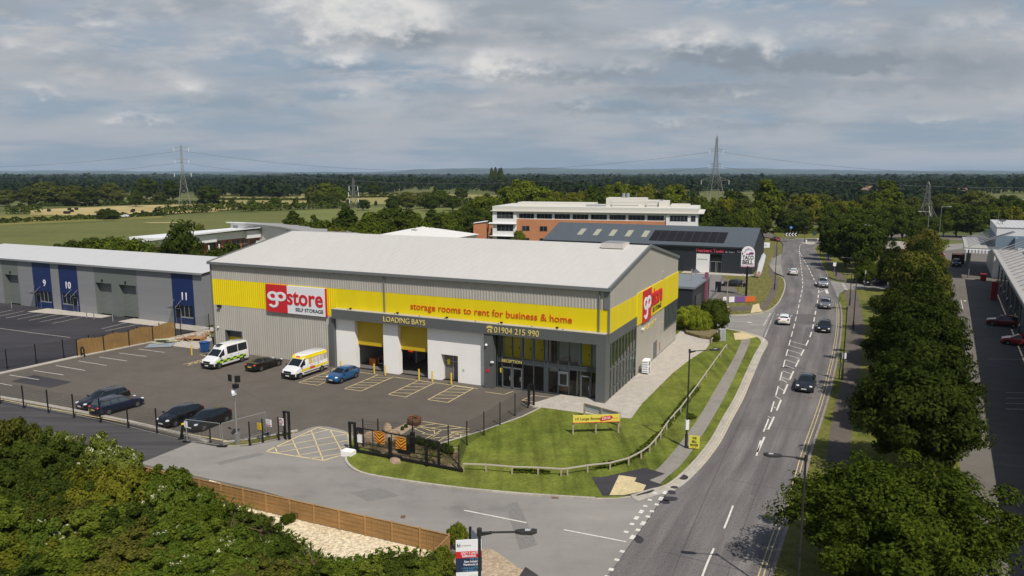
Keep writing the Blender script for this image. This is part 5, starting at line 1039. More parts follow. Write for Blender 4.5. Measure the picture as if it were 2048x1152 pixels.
# retail park on the right: canopies on rods, blue grey tower block
M_can = mat('canopy sheet', (.40, .375, .34), .6, var=[((.3, 1.2, .3, R(60)), .1, None)]); M_block = mat('blue grey panel', (.20, .27, .33), .45); M_rdk = mat('dark shopfront', (.03, .032, .036), .3)
RA = math.atan2(.864, .504)
rt = thing('retail_canopy_block', 'retail park shop block with a long pale canopy hung from rods at the right edge', 'shop building', (61.9, 88.0, 0), RA)
def canopy(t, u0, u1, w0, w1, z, wall, rods):     # u along, -v to the right
    b = B(); n = max(2, int((u1 - u0) / 2.4))
    for k in range(n):
        a, c = u0 + (u1 - u0) * k / n, u0 + (u1 - u0) * (k + 1) / n - .08
        b.box(a, c, -w1, -w0, z, z + .16)
    b.build('canopy', [M_can], t)
    b = B(); b.box(u0, u1, -w0, -w0 + .12, z - .25, z + .2); b.build('canopy_edge', [M_steel], t)
    b = B()
    for k in range(rods): u = u0 + (u1 - u0) * (k + .5) / rods; b.tube((u, -w0 - .6, z + .2), (u + .2, -wall, z + 3.6), .09, n=6); b.bar((u, -w0 - .3, z - .1), (u, -wall, z - .1), .14, .3)
    b.build('stay_rod', [M_steel], t)
    for k in range(max(2, rods // 2)): u = u0 + (u1 - u0) * (k + .5) / (rods // 2); B().tube((u, -w0 - 1.2, 0), (u, -w0 - 1.2, z), .14, n=8).build('column', [M_trim], t)
canopy(rt, -72, 75.3, 0, 4.6, 6.8, 8.0, 34)
b = B(); b.box(-72, 75, -40, -8, 0, 10.4, 0); b.build('wall', [M_block], rt); b = B(); b.box(-72, 75, -8.0, -7.9, 0, 5.2, 0); b.box(-72, 74.9, -8, -4.7, 6.5, 6.7, 0); b.build('shopfront', [M_rdk], rt); B().box(-72.2, 75.1, -40, -7.8, 10.4, 10.8).build('roof', [M_uroof], rt)
B().tube((22, -4, 0), (22, -4, 3), 2.6, n=24).build('trolley_shelter', [mat('frosted shelter', (.20, .20, .21), .5)], rt); B().tube((34, -5, 0), (34, -5, 3), 2.4, n=24).build('trolley_shelter', [MATS['frosted shelter']], rt)
t2 = thing('retail_tower_block', 'pale blue and white striped tower block of the retail park with parapet roof', 'shop building', (104.5, 159.5, 0), RA)
b = B(); b.box(0, 30, -24, 0, 0, 6.8, 0).box(-.02, 30.02, -24.02, .02, 6.8, 9.3, 1).box(0, 30, -24, 0, 9.3, 11, 0); b.build('wall', [M_offw, M_block], t2)
b = B(); b.box(-.1, 30.1, -24.1, .1, 11, 11.12, 0)
for k in range(30): b.box(0, 30, -.1 - k * .8, -.04 - k * .8, 11.121, 11.17, 0)
b.build('roof', [M_uroof], t2); b = B(); b.lathe([(0, 0), (.5, .1), (.8, .4)], (12, -1.5, 11.6), 12); b.tube((12, -1.5, 11.1), (12, -1.5, 11.7), .06); b.tube((18, -1, 11.1), (18, -1, 13.6), .05); b.build('roof_aerial', [M_trim], t2)
t3 = thing('far_retail_canopy_block', 'farther retail shop block with a pale rod hung canopy beyond the tower', 'shop building', (96.6, 157.3, 0), RA)
canopy(t3, 0, 30, 0, 4.2, 6.8, 8.8, 8); B().box(3, 30, -9.6, -9.0, 0, 9).build('wall', [M_block], t3); B().box(3, 29, -9.0, -8.9, 0, 5.5).build('shopfront', [M_rdk], t3)
b = B()
for k in range(7): b.box(-.4, -.2, -4.2 + .6 * k, -3.85 + .6 * k, 5.8, 6.5)
b.box(-.3, -.1, -4.6, .1, 6.5, 6.7); b.build('canopy_end_sign', [M_signw], t3)
sk = thing('skip', 'rusty brown skip container in the retail yard behind the black pickup', 'container', G(1915, 527), RA); B().box(-2.6, 2.6, -1.3, 1.3, .2, 2.4).build('body', [mat('rusty brown', (.13, .055, .03), .8, var=[(1.2, .3, None)])], sk)
b = B(); [b.box(x, x + .12, -1.38, 1.38, .2, 2.4) for x in (-2.6, -1.3, 0, 1.3, 2.48)]; b.build('rib', [MATS['rusty brown']], sk)
for lab, px, py, s, zz_ in (('red wheeled trolley bin standing under the near retail canopy', 1966, 561, 1.3, 1.3), ('tall red display panel leaning before the retail shopfront', 1987, 600, .5, 3.2)):
    tag(B().box(-s, s, -.5, .5, .15, zz_).box(-s - .05, s + .05, -.55, .55, zz_, zz_ + .1).box(-s + .1, s - .1, -.3, .3, 0, .15).build('red_container', [mat('dull red', (.28, .02, .02), .6)], None, G(px, py), RA), lab, 'container')
kh = thing('kiosk_house', 'small brick kiosk with tan hipped roof hidden among the trees on the right', 'kiosk', G(1800, 514), R(-32))
B().box(-5, 5, -4, 4, 0, 2.6).build('wall', [mat('pale brick', (.38, .24, .16), .8)], kh); b = B()
for q in ([(-5.6, -4.6, 2.6), (5.6, -4.6, 2.6), (2.5, 0, 4.3), (-2.5, 0, 4.3)], [(5.6, 4.6, 2.6), (-5.6, 4.6, 2.6), (-2.5, 0, 4.3), (2.5, 0, 4.3)], [(5.6, -4.6, 2.6), (5.6, 4.6, 2.6), (2.5, 0, 4.3)], [(-5.6, 4.6, 2.6), (-5.6, -4.6, 2.6), (-2.5, 0, 4.3)]): b.face(q)
b.build('roof', [mat('grey brown tile', (.30, .27, .23), .8)], kh); B().box(-5.05, -5.0, -2, 2, .8, 2.2).build('window', [M_offw], kh)
for lab, px, d, w, h, c in (('white rendered house far off among the right hand woods', 1722, 760, 12, 6, (.6, .58, .52)), ('cream house with tan roof far off among the right hand woods', 1742, 800, 11, 7, (.42, .33, .24)), ('small white farmhouse far off left of the third pylon', 1757, 745, 9, 4.5, (.7, .7, .7)), ('pale farmhouse far off right of the third pylon', 1915, 780, 16, 5, (.42, .40, .34)), ('long low barn with dull pink roof beyond the office trees', 1333, 700, 38, 5, (.25, .16, .13)), ('white farm shed in the far left fields', 189, 640, 5, 3, (.75, .75, .72))):
    t = thing('farm_house', lab, 'house', at(px, d, -.2), R(random.uniform(-20, 20)), 'far houses among the trees'); B().box(-w / 2, w / 2, -4, 4, 0, h).build('wall', [mat('far wall %s' % px, c, .8)], t)
    b = B(); b.face([(-w / 2 - .4, -4.4, h), (w / 2 + .4, -4.4, h), (w / 2 + .4, 0, h + 2.5), (-w / 2 - .4, 0, h + 2.5)]); b.face([(-w / 2 - .4, 4.4, h), (w / 2 + .4, 4.4, h), (w / 2 + .4, 0, h + 2.5), (-w / 2 - .4, 0, h + 2.5)]); b.build('roof', [mat('dull tile', (.22, .13, .09), .8)], t)
# ---------------------------------------------------------------- fences, gate, lamps, signs
M_fence = mat('black fence steel', (.010, .010, .011), .5); M_galv = mat('galvanised tube', (.36, .37, .37), .45, metal=.5); M_wood = mat('grey brown timber', (.36, .30, .22), .85, var=[(3, .2, None)])
M_panel = mat('orange brown fence timber', (.335, .19, .070), .8, var=[((.6, .6, 7), .22, None), (.5, .1, None)]); M_reed = mat('brown reed', (.275, .165, .055), .85, var=[((7, 7, .4), .25, None), (.6, .12, (.20, .12, .045))])
def mesh_fence(label, pts, h, group, posts=None, step=2.75, wires=.06):
    P = [Vector(p) for p in pts]; t = thing('mesh_fence', label, 'fence', P[0], 0, group); o = P[0]; allp = []
    for a, b_ in zip(P, P[1:]):
        n = max(1, round((b_ - a).length / step)); allp += [a.lerp(b_, k / n) for k in range(n)]
    allp.append(P[-1])
    for p in allp: b = B(); b.box(p.x - o.x - .045, p.x - o.x + .045, p.y - o.y - .045, p.y - o.y + .045, 0, h); b.box(p.x - o.x - .1, p.x - o.x + .1, p.y - o.y - .1, p.y - o.y + .1, 0, .03); b.build('post', [M_fence], t)
    b = B()
    for a, c in zip(allp, allp[1:]):
        a, c = a - o, c - o; L = (c - a).length; n = int(L / wires); d = (c - a).normalized()
        for k in range(1, n):
            p = a.lerp(c, k / n); b.face([(p.x - d.x * .0035, p.y - d.y * .0035, .06), (p.x + d.x * .0035, p.y + d.y * .0035, .06), (p.x + d.x * .0035, p.y + d.y * .0035, h - .12), (p.x - d.x * .0035, p.y - d.y * .0035, h - .12)])
        for k in range(int(h / .2)): z = .1 + .2 * k; b.bar((a.x, a.y, z), (c.x, c.y, z), .009)
    b.build('wire_mesh', [M_fence], t); return t
GF = 'black mesh fences round the yard'
fa = [MW(-66, -25.6, .1), MW(-54.2, -24.95, .1), MW(-29.5, -24.3, .1), MW(-27.0, -24.1, .1)]
mesh_fence('black mesh fence along the front of the yard beside the access road', fa, 2.2, GF, step=3.3)
mesh_fence('black mesh fence between the yard and the fresh dark car park', [MW(-69, -26, .08), MW(-67.2, -16.4, .08), MW(-63.5, 5, .08), MW(-62.9, 9.5, .08)], 2.3, GF, step=3.1)
mesh_fence('black mesh fence from the entrance gate to the reception corner beside the lawn', [G(918, 942, .1), G(934, 890, .1), G(968, 869.5, .1), G(1000, 849, .1), G(1030, 830, .1), G(1056, 814, .1)], 2.1, GF, step=5)
mesh_fence('short black mesh fence with warning notices left of the entrance gate', [G(500, 889, .1), G(526, 883, .1), G(558, 878.5, .1), G(572, 877, .1)], 2.0, GF, step=5)
mesh_fence('black mesh fence behind the sliding gate beside the disabled bays', [G(727, 893, .1), G(757, 893, .1), G(826, 899, .1), G(897, 907, .1)], 2.4, GF, step=6)
def gatepost(label, p, h):
    t = thing('gate_post', label, 'gate post', p, ROT, 'black gate posts'); b = B(); b.box(-.32, -.17, -.09, .09, 0, h); b.box(.17, .32, -.09, .09, 0, h); b.build('upright', [M_fence], t); B().box(-.34, .34, -.1, .1, h, h + .12).build('crossbar', [M_fence], t)
gatepost('black twin gate post at the left side of the yard entrance', G(575, 878), 2.35); gatepost('black twin gate post at the right side of the yard entrance', G(706, 906), 2.5)
gatepost('black twin gate post by the reception end of the lawn fence', G(1063, 812), 2.1)
g0 = MW(-14.2, -20.9); gt = thing('sliding_gate', 'open black sliding gate with orange chevron panels at the yard entrance', 'gate', g0, ROT)
b = B(); L = 7.6; T = 9.7
b.bar((0, 0, .25), (T, 0, .25), .14, .2); b.bar((0, 0, 2.2), (L, 0, 2.2), .09); b.bar((0, 0, .95), (L, 0, .95), .05); b.bar((L, 0, 2.2), (T, 0, .3), .07); b.bar((0, 0, .25), (0, 0, 2.2), .1); b.bar((L, 0, .25), (L, 0, 2.2), .16)
for x in (1.5, 3.3, 5.0, 6.4): b.bar((x, 0, .25), (x, 0, 2.2), .05)
b.build('frame', [M_fence], gt)
b = B()
for k in range(int(L / .08)): b.bar((.05 + k * .08, .02, .3), (.05 + k * .08, .02, 2.15), .006)
b.build('mesh_infill', [M_fence], gt)
for x in (3.2, 6.6): B().box(x - .08, x + .08, -.22, -.06, -.1, 1.9).build('guide_post', [M_fence], gt)
M_cho = mat('chevron orange', (.78, .36, .03), .5); M_chb = mat('chevron dark red', (.16, .02, .012), .5)
for x in (1.75, 3.75):
    z = 1.25 if x < 3 else 1.1; pn = B().box(x, x + .95, -.10, -.07, z, z + .98).build('chevron_panel', [M_cho], gt); b = B()
    for k in range(-2, 5):
        a = z + k * .27; c = x + .475
        for s in (-1, 1):
            pts = [(c, a), (c, a + .13), (c + s * .475, a + .13 + .38), (c + s * .475, a + .38)]; cl = [(px, min(max(pz, z), z + .98)) for px, pz in pts]
            if max(q[1] for q in cl) - min(q[1] for q in cl) > .02: b.face([(px, -.104, pz) for px, pz in cl])
    b.build('chevron_stripe', [M_chb], pn)
b = B(); b.box(.15, .6, -.06, .06, 1.75, 2.2, 0); b.build('motor_box', [M_fence], gt); B().box(.05, .5, -.07, -.05, 1.0, 1.65).build('notice', [M_signw], gt); B().box(1.25, 1.3 + .4, .3, .33, .95, 1.45).build('notice', [M_signw], gt)
tag(B().box(-.5, .5, -.35, .35, 0, .45).box(-.42, .42, -.28, .28, .45, .5).build('concrete_block', [M_wht], None, G(697, 911), ROT), 'white painted concrete block at the foot of the right gate post', 'block')
tag(B().box(-.5, .5, -.5, .5, 0, .95).box(-.55, .55, -.55, .55, .95, 1.05).box(.4, .75, -.1, .1, 0, 1.9).build('gate_cabinet', [M_fence], None, MW(-10.6, -19.2), ROT), 'black gate control cabinet between the two chevron panels', 'cabinet')
def notice(label, px, py, z, w, h, m, pole=True):
    p = G(px, py); t = thing('warning_sign', label, 'sign', p, ROT, 'notices on the yard entrance fence'); B().box(-w / 2, w / 2, -.06, -.03, z, z + h).build('board', [m], t)
    if pole: B().tube((0, 0, 0), (0, 0, z + h), .03, n=6).build('pole', [M_galv], t)
    return t
t = notice('small yellow warning notice on the fence left of the gate', 521, 885, 1.15, .45, .6, M_byel)
t = notice('white and pink notice on a thin pole left of the gate', 540, 882, 1.3, .62, .62, M_signw); B().box(-.28, .28, -.07, -.062, 1.36, 1.46).build('pink_band', [mat('pink print', (.6, .2, .3), .6)], t)
t = notice('white notice with red ring beside the left gate post', 564, 879, 1.3, .6, .62, M_signw, False); b = B(); [b.box(.2 * math.cos(a) - .03, .2 * math.cos(a) + .03, -.075, -.062, 1.61 + .2 * math.sin(a) - .03, 1.61 + .2 * math.sin(a) + .03) for a in np.linspace(0, 6.28, 17)]; b.build('red_ring', [M_red], t)
def heras(label, a, c):
    t = thing('temporary_fence_panel', label, 'fence', a, 0, 'temporary wire fence panels'); d = c - a; b = B(); h = 2.0
    b.tube((0, 0, .05), (0, 0, h), .028, n=6); b.tube((d.x, d.y, .05), (d.x, d.y, h), .028, n=6); b.tube((0, 0, h), (d.x, d.y, h), .028, n=6); b.tube((0, 0, .12), (d.x, d.y, .12), .028, n=6); b.build('frame', [M_galv], t)
    b = B(); n = int(d.length / .1)
    for k in range(1, n): p = d * (k / n); b.bar((p.x, p.y, .12), (p.x, p.y, h), .005)
    b.build('wire_mesh', [M_galv], t)
    for p in (Vector((0, 0, 0)), d): B().box(p.x - .32, p.x + .32, p.y - .12, p.y + .12, 0, .12).build('foot', [M_blk], t)
heras('temporary wire fence panel in front of the black hatchback', G(374, 884, .02), G(442, 893, .02)); heras('temporary wire fence panel running back from the corner towards the gate', G(446, 893, .05), G(533, 868, .05))
notice('white notice on a thin galvanised post by the black hatchback', 375, 884, 1.3, .35, .55, M_signw)
pn = thing('gate_keypad_post', 'leaning dark keypad post with a yellow top beside the wire fence panel', 'post', G(362, 878), 0); B().bar((0, 0, 0), (.25, 0, 1.3), .18).build('post', [V_trim], pn); B().box(.15, .45, -.1, .1, 1.28, 1.4).build('yellow_cap', [M_byel], pn); B().box(-.2, .2, -.2, .2, 0, .08).build('base', [V_trim], pn)

def rail_fence(label, pts, z0, group):
    P = [Vector((p.x, p.y, z0)) for p in pts]; o = P[0]; t = thing('post_and_rail_fence', label, 'fence', o, 0, group)
    for p in P: q = p - o; b = B(); b.box(q.x - .06, q.x + .06, q.y - .06, q.y + .06, 0, .58); b.v = b.v; b.build('post', [M_wood], t)
    b = B()
    for a, c in zip(P, P[1:]): b.bar(a - o + Vector((0, 0, .56)), c - o + Vector((0, 0, .56)), .09, .09)
    b.build('rail', [mat('pale timber rail', (.44, .40, .33), .8)], t)
rail_fence('low timber post and rail fence curving round the front lawn', GP((927, 944), (972, 945.5), (1024, 950), (1076, 951.5), (1122, 954.5), (1134.6, 953.6), (1175, 947), (1220, 942), (1257, 932), (1282, 919), (1299, 907), (1311, 893), (1321, 880), (1333, 861), (1348, 842), (1361, 828), (1379, 803), (1396, 780), (1412, 757), (1427, 735), (1441, 716), (1453, 699)), VZ, 'low timber rail fences')
rail_fence('short timber rail fence by the grey cabinet near the side road', GP((1423, 688), (1433, 675), (1442, 664)), VZ, 'low timber rail fences')
# timber panel fence along the access road
A0, A1 = G(281, 966), G(898, 1111)
tf = thing('timber_fence', 'long orange brown timber panel fence along the access road', 'fence', A1, 0); d = (A0 - A1); Lf = d.length; d.normalize(); nrm = Vector((-d.y, d.x, 0)); n = int(Lf / 1.95); H2 = 1.32
for k in range(n + 1):
    p = d * (Lf * k / n) - nrm * .0; b = B(); b.bar((p.x, p.y, 0), (p.x, p.y, H2 + .06), .13); b.build('post', [M_panel], tf)
for k in range(n):
    a, c = d * (Lf * k / n + .06), d * (Lf * (k + 1) / n - .06); b = B()
    for r in range(9): z = .08 + r * .136; off = nrm * (.012 * (r % 2)); b.bar(a + off + Vector((0, 0, z + .07)), c + off + Vector((0, 0, z + .07)), .02, .15)
    for q in range(1, 4): p = a.lerp(c, q / 4) + nrm * .03; b.bar((p.x, p.y, .08), (p.x, p.y, H2), .035); p2 = a.lerp(c, q / 4) - nrm * .03; b.bar((p2.x, p2.y, .08), (p2.x, p2.y, H2), .035)
    b.bar(a + Vector((0, 0, H2)), c + Vector((0, 0, H2)), .09, .03); b.build('panel', [M_panel], tf)
c0 = G(873, 1141) - A1; b = B()
for r in range(9): z = .08 + r * .136; b.bar((.05, -.05, z + .07), (c0.x, c0.y, z + .07), .02, .15)
b.bar((c0.x, c0.y, 0), (c0.x, c0.y, 1.4), .14); b.bar((.05, -.05, H2), (c0.x, c0.y, H2), .09, .03); b.build('return_panel', [M_panel], tf)
# reed screen on the car park fence
r0, r1 = MW(-65.5, -9.0, .08), MW(-63.45, 4.0, .08)
rf = thing('reed_screen_fence', 'brown reed screening panels with ragged top on the left mesh fence', 'fence', r0, 0); dd_ = (r1 - r0); Lr = dd_.length; dd_.normalize()
for k in range(4):
    b = B(); x = Lr * k / 4 + .04
    while x < Lr * (k + 1) / 4 - .04:
        hh = 1.95 + .1 * math.sin(x * 1.7) + random.uniform(-.05, .05) + (.12 if k in (2, 3) else 0); w = .09; p, q = dd_ * x, dd_ * (x + w)
        i = len(b.v); nn = Vector((-dd_.y, dd_.x, 0)) * random.uniform(.0, .03)
        b.face([(p.x + nn.x, p.y + nn.y, 0), (q.x + nn.x, q.y + nn.y, 0), (q.x + nn.x, q.y + nn.y, hh), (p.x + nn.x, p.y + nn.y, hh)]); x += w
    b.build('reed_panel', [M_reed], rf)
for k in range(5): p = dd_ * (Lr * k / 4) + Vector((dd_.y, -dd_.x, 0)) * .08; B().bar((p.x, p.y, 0), (p.x, p.y, 2.1), .09).build('post', [M_fence], rf)
bk = B(); bk.bar((0, 0, 0), (0, 0, 1.0), .12); bk.bar((.55, 0, 0), (.55, 0, 1.0), .12); bk.bar((0, 0, 1.0), (.3, 0, 1.25), .12); bk.bar((.3, 0, 1.25), (.55, 0, 1.0), .12); tag(bk.build('cycle_hoop', [M_fence], None, G(163, 713), ROT), 'black hoop barrier at the near end of the reed screen', 'barrier')
# debris by the reed screen
M_ply = mat('weathered plywood', (.36, .20, .095), .8, var=[(1.5, .2, None)])
for k, (px, py, w, dp_, lab) in enumerate(((320, 692, 3.2, 1.9, 'grey metal sheet lying flat at the edge of the yard'), (333, 686, 2.3, 1.1, 'pale green plastic sheeting heap with yellow straps by the reed screen'))):
    o = B(); m = mat('grey sheet', (.30, .33, .36), .4) if k == 0 else mat('pale green sheeting', (.50, .53, .36), .5)
    if k == 0: o.box(-w / 2, w / 2, -dp_ / 2, dp_ / 2, .03, .08); o.bar((-w / 2, -dp_ / 2, .1), (w / 2, -dp_ / 2, .1), .07); o.bar((-w / 2, dp_ / 2, .1), (w / 2, dp_ / 2, .1), .07); o.bar((-w / 2, -.6, .12), (.4, .7, .35), .05); o.bar((-.6, .8, .1), (1.2, -.3, .3), .05)
    else:
        for q in range(9): x = random.uniform(-w / 2, w / 2); y = random.uniform(-.5, .5); o.bar((x - .8, y, .1 + .06 * q), (x + .8, y + random.uniform(-.5, .5), .12 + .07 * q), .5, .05)
    tag(o.build('scrap_sheet', [m], None, G(px, py, .02), ROT + R(35 if k == 0 else 20)), lab, 'sheet')
for k, (px, py, n, lab) in enumerate(((372, 681, 12, 'heap of broken brown boards near the warehouse corner'), (404, 671, 10, 'scatter of brown boards against the warehouse corner wall'))):
    b = B()
    for q in range(n): a = random.uniform(0, 3.14); x, y = random.uniform(-1.3, 1.3), random.uniform(-.8, .8); b.bar((x - .7 * math.cos(a), y - .7 * math.sin(a), .06 + .04 * q), (x + .7 * math.cos(a), y + .7 * math.sin(a), .1 + .045 * q), random.uniform(.1, .35), .03)
    tag(b.build('board_heap', [M_ply], None, G(px, py, .02), ROT), lab, 'wood pile', 'heaps of waste boards')
tag(B().box(-1.3, 1.3, -.8, .8, .35, .40).box(-1.3, -1.2, -.8, .8, 0, .35).box(1.2, 1.3, -.8, .8, 0, .35).box(-.1, .1, -.8, .8, 0, .35).build('plywood_board', [M_ply], None, G(390, 680, .02), ROT + R(20)), 'large plywood board propped on battens beside the board heap', 'board')

# lamps
M_pole = mat('dark lamp column', (.030, .029, .028), .5); M_lens = mat('lamp lens', (.45, .47, .47), .2)
def street_lamp(label, p, h, adir, arm, m=None, led=True, group='dark street lamps along the main road', r=.075):
    m = m or M_pole; t = thing('street_lamp', label, 'street lamp', p, math.atan2(adir[1], adir[0]), group)
    B().tube((0, 0, 0), (0, 0, 1.3), r * 1.6, n=10).tube((0, 0, 1.3), (0, 0, h), r, r * .7, n=10).build('column', [m], t, smooth=True)
    b = B(); b.tube((0, 0, h - .12), (arm, 0, h - .05), r * .5, n=8); b.bar((0, 0, h - .22), (.5, 0, h - .1), .05, .12); b.tube((0, 0, h - .25), (0, 0, h + .06), r * 1.15, n=10); b.build('bracket_arm', [m], t)
    b = B(); b.v = [(arm - .1, -.07, h - .1), (arm + .12, -.16, h - .1), (arm + .62, -.17, h - .08), (arm + .78, -.09, h - .06), (arm + .78, .09, h - .06), (arm + .62, .17, h - .08), (arm + .12, .16, h - .1), (arm - .1, .07, h - .1)]; b.v += [(x, y * .85, z + .13) for x, y, z in b.v]
    b.f = [tuple(reversed(range(8))), tuple(range(8, 16))] + [(k, (k + 1) % 8, 8 + (k + 1) % 8, 8 + k) for k in range(8)]; b.m = [0] * 10; hd = b.build('lamp_head', [m if led else M_lens], t, bevel=.02)
    B().box(arm + .3, arm + .55, -.08, .08, h + .04, h + .055).build('photocell_plate', [M_lens], hd); B().box(arm + .15, arm + .6, -.12, .12, h - .125, h - .105).build('lens', [M_lens], hd)
    return t
la = street_lamp('dark street lamp on the footpath beside the lawn with white box on its column', G(1372, 898), 8.4, (.97, .1), 1.75); B().box(-.14, .14, -.14, .14, 1.7, 2.5).build('control_box', [M_signw], la)
street_lamp('dark street lamp on the right verge nearest the camera reaching over the road', G(1592.5, 1218.6), 8.4, (-1, .12), 1.3)
street_lamp('dark street lamp behind the to let board at the bottom of the picture', Vector((-1.32, 28.1, 0)), 8.25, (1, -.05), 1.55, r=.09)
street_lamp('dark street lamp beside the bus stop sign on the right footpath', G(1684, 762), 8.2, (-1, .1), 1.3); street_lamp('dark street lamp at the near side of the right junction', G(1706, 660), 8.2, (-1, .05), 1.3); street_lamp('dark street lamp close to the right junction mouth', G(1699, 612), 8.4, (-1, .05), 1.3)
street_lamp('tall dark street lamp beside the tall restaurant sign', G(1549, 580), 9.6, (1, .1), 1.2)
street_lamp('thin dark street lamp on the island before the roundabout', G(1609, 486), 5, (1, .2), .5)
GL = 'pale street lamps of the retail park'
street_lamp('pale street lamp with its arm to the left by the retail entrance', at(1862, 205, 0), 12.2, (-1, 0), 2.3, M_galv, False, GL); street_lamp('pale street lamp with its arm to the right beyond the retail entrance', at(1886, 235, 0), 12.2, (1, 0), 2.3, M_galv, False, GL)
street_lamp('pale street lamp rising over the trees right of the roundabout', at(1753, 175, 0), 10.5, (-1, .2), 1.5, M_galv, False, GL); street_lamp('pale lamp post in the retail lane showing through the two nearest big trees', G(1850, 985), 4.6, (.3, 1), .3, mat('pale blue grey column', (.36, .43, .47), .4), True, GL, .12)
cp = thing('floodlight_mast', 'tall galvanised mast with black floodlights and cameras in the yard', 'mast', G(475, 889), ROT)
B().tube((0, 0, 0), (0, 0, 5.6), .075, .06, n=10).build('mast', [M_galv], cp, smooth=True); B().box(-.14, .14, -.14, .14, 0, 1.0).build('base_box', [M_galv], cp)
B().bar((-.42, 0, 5.55), (.42, 0, 5.55), .06).build('crossarm', [M_galv], cp)
for x, r_ in ((-.42, -.3), (.42, .5)): b = B(); b.box(-.22, .22, -.06, .06, -.0, .55); b.v = [(x + a * math.cos(r_) - c * math.sin(r_), a * math.sin(r_) + c * math.cos(r_), 5.45 + e) for a, c, e in b.v]; b.build('floodlight', [V_trim], cp)
B().box(.05, .45, -.25, .1, 4.95, 5.3).build('floodlight', [V_trim], cp); B().tube((0, -.2, 4.6), (.35, -.45, 4.5), .12, n=10).build('camera_unit', [M_signw], cp); B().box(-.15, .15, -.2, .1, 4.35, 4.75).build('camera_box', [M_signw], cp)

# billboards and signs
def local_sign(name, label, cat, p, q, z0, z1, front, npost=3, th=.1):
    a = math.atan2(q.y - p.y, q.x - p.x); L = (q - p).length; t = thing(name, label, cat, p, a); B().box(0, L, -th, 0, z0, z1).build('board', [front], t)
    for k in range(npost): x = .05 + (L - .1) * k / (npost - 1); B().box(x - .06, x + .06, .0, .12, 0, z1 + .05).build('post', [M_wood], t)
    return t, L
t, L = local_sign('billboard', 'yellow billboard advertising large boxes on the front lawn', 'billboard', G(1145, 869, .1), G(1238, 866, .1), 1.05, 1.74, mat('pale yellow print', (.72, .60, .10), .5), 3)
text('lettering', '10 Large Boxes', mat('olive lettering', (.10, .085, .01), .6), t, 'front', L * .54, .30, .015, .015, org=(.22, -.1, 1.24))
b = B(); b.v = []; b.face([(L * .58, -.11, 1.16), (L * .80, -.11, 1.26), (L * .86, -.11, 1.46), (L * .82, -.11, 1.66), (L * .60, -.11, 1.55)]); pt = b.build('price_tag', [M_red], t)
tx = text('lettering', '£29.50', M_signw, pt, 'front', L * .18, .22, .012, .01, org=(0, -.115, 0)); tx.location = (L * .622, 0, 1.28); tx.rotation_euler = (0, -.11, 0)
text('lettering', 'Ex. VAT', M_red, t, 'front', .4, .09, .01, .01, org=(L * .87, -.1, 1.35)); B().box(0, L, -.115, -.1, 1.05, 1.10).build('red_border', [M_red], t)
t, L = local_sign('billboard', 'second billboard seen from its bare silver back behind the yellow one', 'billboard', G(1240, 853, .1), G(1168.5, 833, .1), .62, 1.28, mat('bare sheet back', (.46, .49, .53), .5), 3, .06)
b = B(); b.box(0, L, .0, .08, .58, .66).box(0, L, 0, .08, 1.24, 1.32); b.build('frame_rail', [M_wood], t)
ps = thing('roadside_sign', 'small yellow hand lettered sign leaning at the foot of the lawn street lamp', 'sign', G(1388, 899, .1), R(-14)); B().box(-.42, .42, -.03, 0, .1, 1.2).build('board', [mat('lemon print', (.66, .62, .08), .5)], ps); B().box(-.35, -.3, 0, .05, 0, 1.1).build('leg', [M_wood], ps); B().box(.3, .35, 0, .05, 0, 1.1).build('leg', [M_wood], ps)
for k, (s, w) in enumerate((('WE', .34), ('SELL', .42), ('BOXES', .6))): text('lettering', s, M_blk, ps, 'front', w, .2, .03, .012, org=(-w / 2, -.03, .88 - .29 * k))
b = B(); b.prism([(-.18, .28), (0, .14), (.18, .28), (.18, .22), (0, .08), (-.18, .22)], 0, .01); b.v = [(x, -.03 - z, y) for x, y, z in b.v]; b.build('arrow', [mat('orange arrow', (.6, .2, .03), .5)], ps)
# to-let board: V of two panels
fl = thing('to_let_board', 'white red and navy to let board on black posts at the bottom of the picture', 'sign', Vector((-2.72, 35.3, 0)), R(6))
x0, w, zt_ = -.15, 1.32, 4.05
B().box(x0, x0 + w, -.05, 0, zt_ - .62, zt_).build('board', [M_signw], fl); B().box(x0, x0 + w, -.055, 0, zt_ - .98, zt_ - .62).build('red_band', [M_red], fl); B().box(x0, x0 + w, -.05, 0, zt_ - 1.75, zt_ - .98).build('navy_panel', [mat('navy print', (.022, .035, .075), .5)], fl); B().box(x0, x0 + w, -.05, 0, zt_ - 2.5, zt_ - 1.75).build('board', [M_signw], fl)
M_ltb = mat('light blue print', (.10, .30, .46), .5)
for s, m, w_, h_, x, z in (('fvl', M_blk, .17, .2, .06, -.38), ('property', mat('grey print', (.5, .48, .45), .6), .5, .12, .3, -.36), ('ONLY 3 UNITS', M_signw, .9, .13, .25, -.78), ('REMAINING', M_signw, .7, .13, .32, -.94), ('TO LET', M_ltb, .55, .1, .70, -1.08), ('New Industrial/', M_signw, .85, .12, .42, -1.24), ('Warehouse Units', M_signw, .9, .12, .37, -1.40), ('From', M_ltb, .28, .09, .98, -1.50), ('1,920-5,500 sq ft', M_ltb, .98, .1, .3, -1.60), ('(178-509 sq m)', M_ltb, .9, .1, .36, -1.73)):
    text('lettering', s, m, fl, 'front', w_, h_, .015, .01, org=(x0 + x, -.055, zt_ + z))
B().box(x0 + .7, x0 + 1.2, -.055, -.05, zt_ - 2.3, zt_ - 1.9).build('small_print_panel', [mat('pale green print', (.62, .68, .60), .6)], fl)
for x in (x0 + .04, x0 + w - .04): B().box(x - .05, x + .05, 0, .1, 0, zt_).build('post', [V_trim], fl)
b = B(); b.bar((x0 + .75, .05, 0), (x0 + .75, 1.1 + .5, 0), .01); b = B(); b.box(x0 + .72, x0 + .86, .95, 1.1, 0, zt_ + .15); b.build('post', [V_trim], fl)
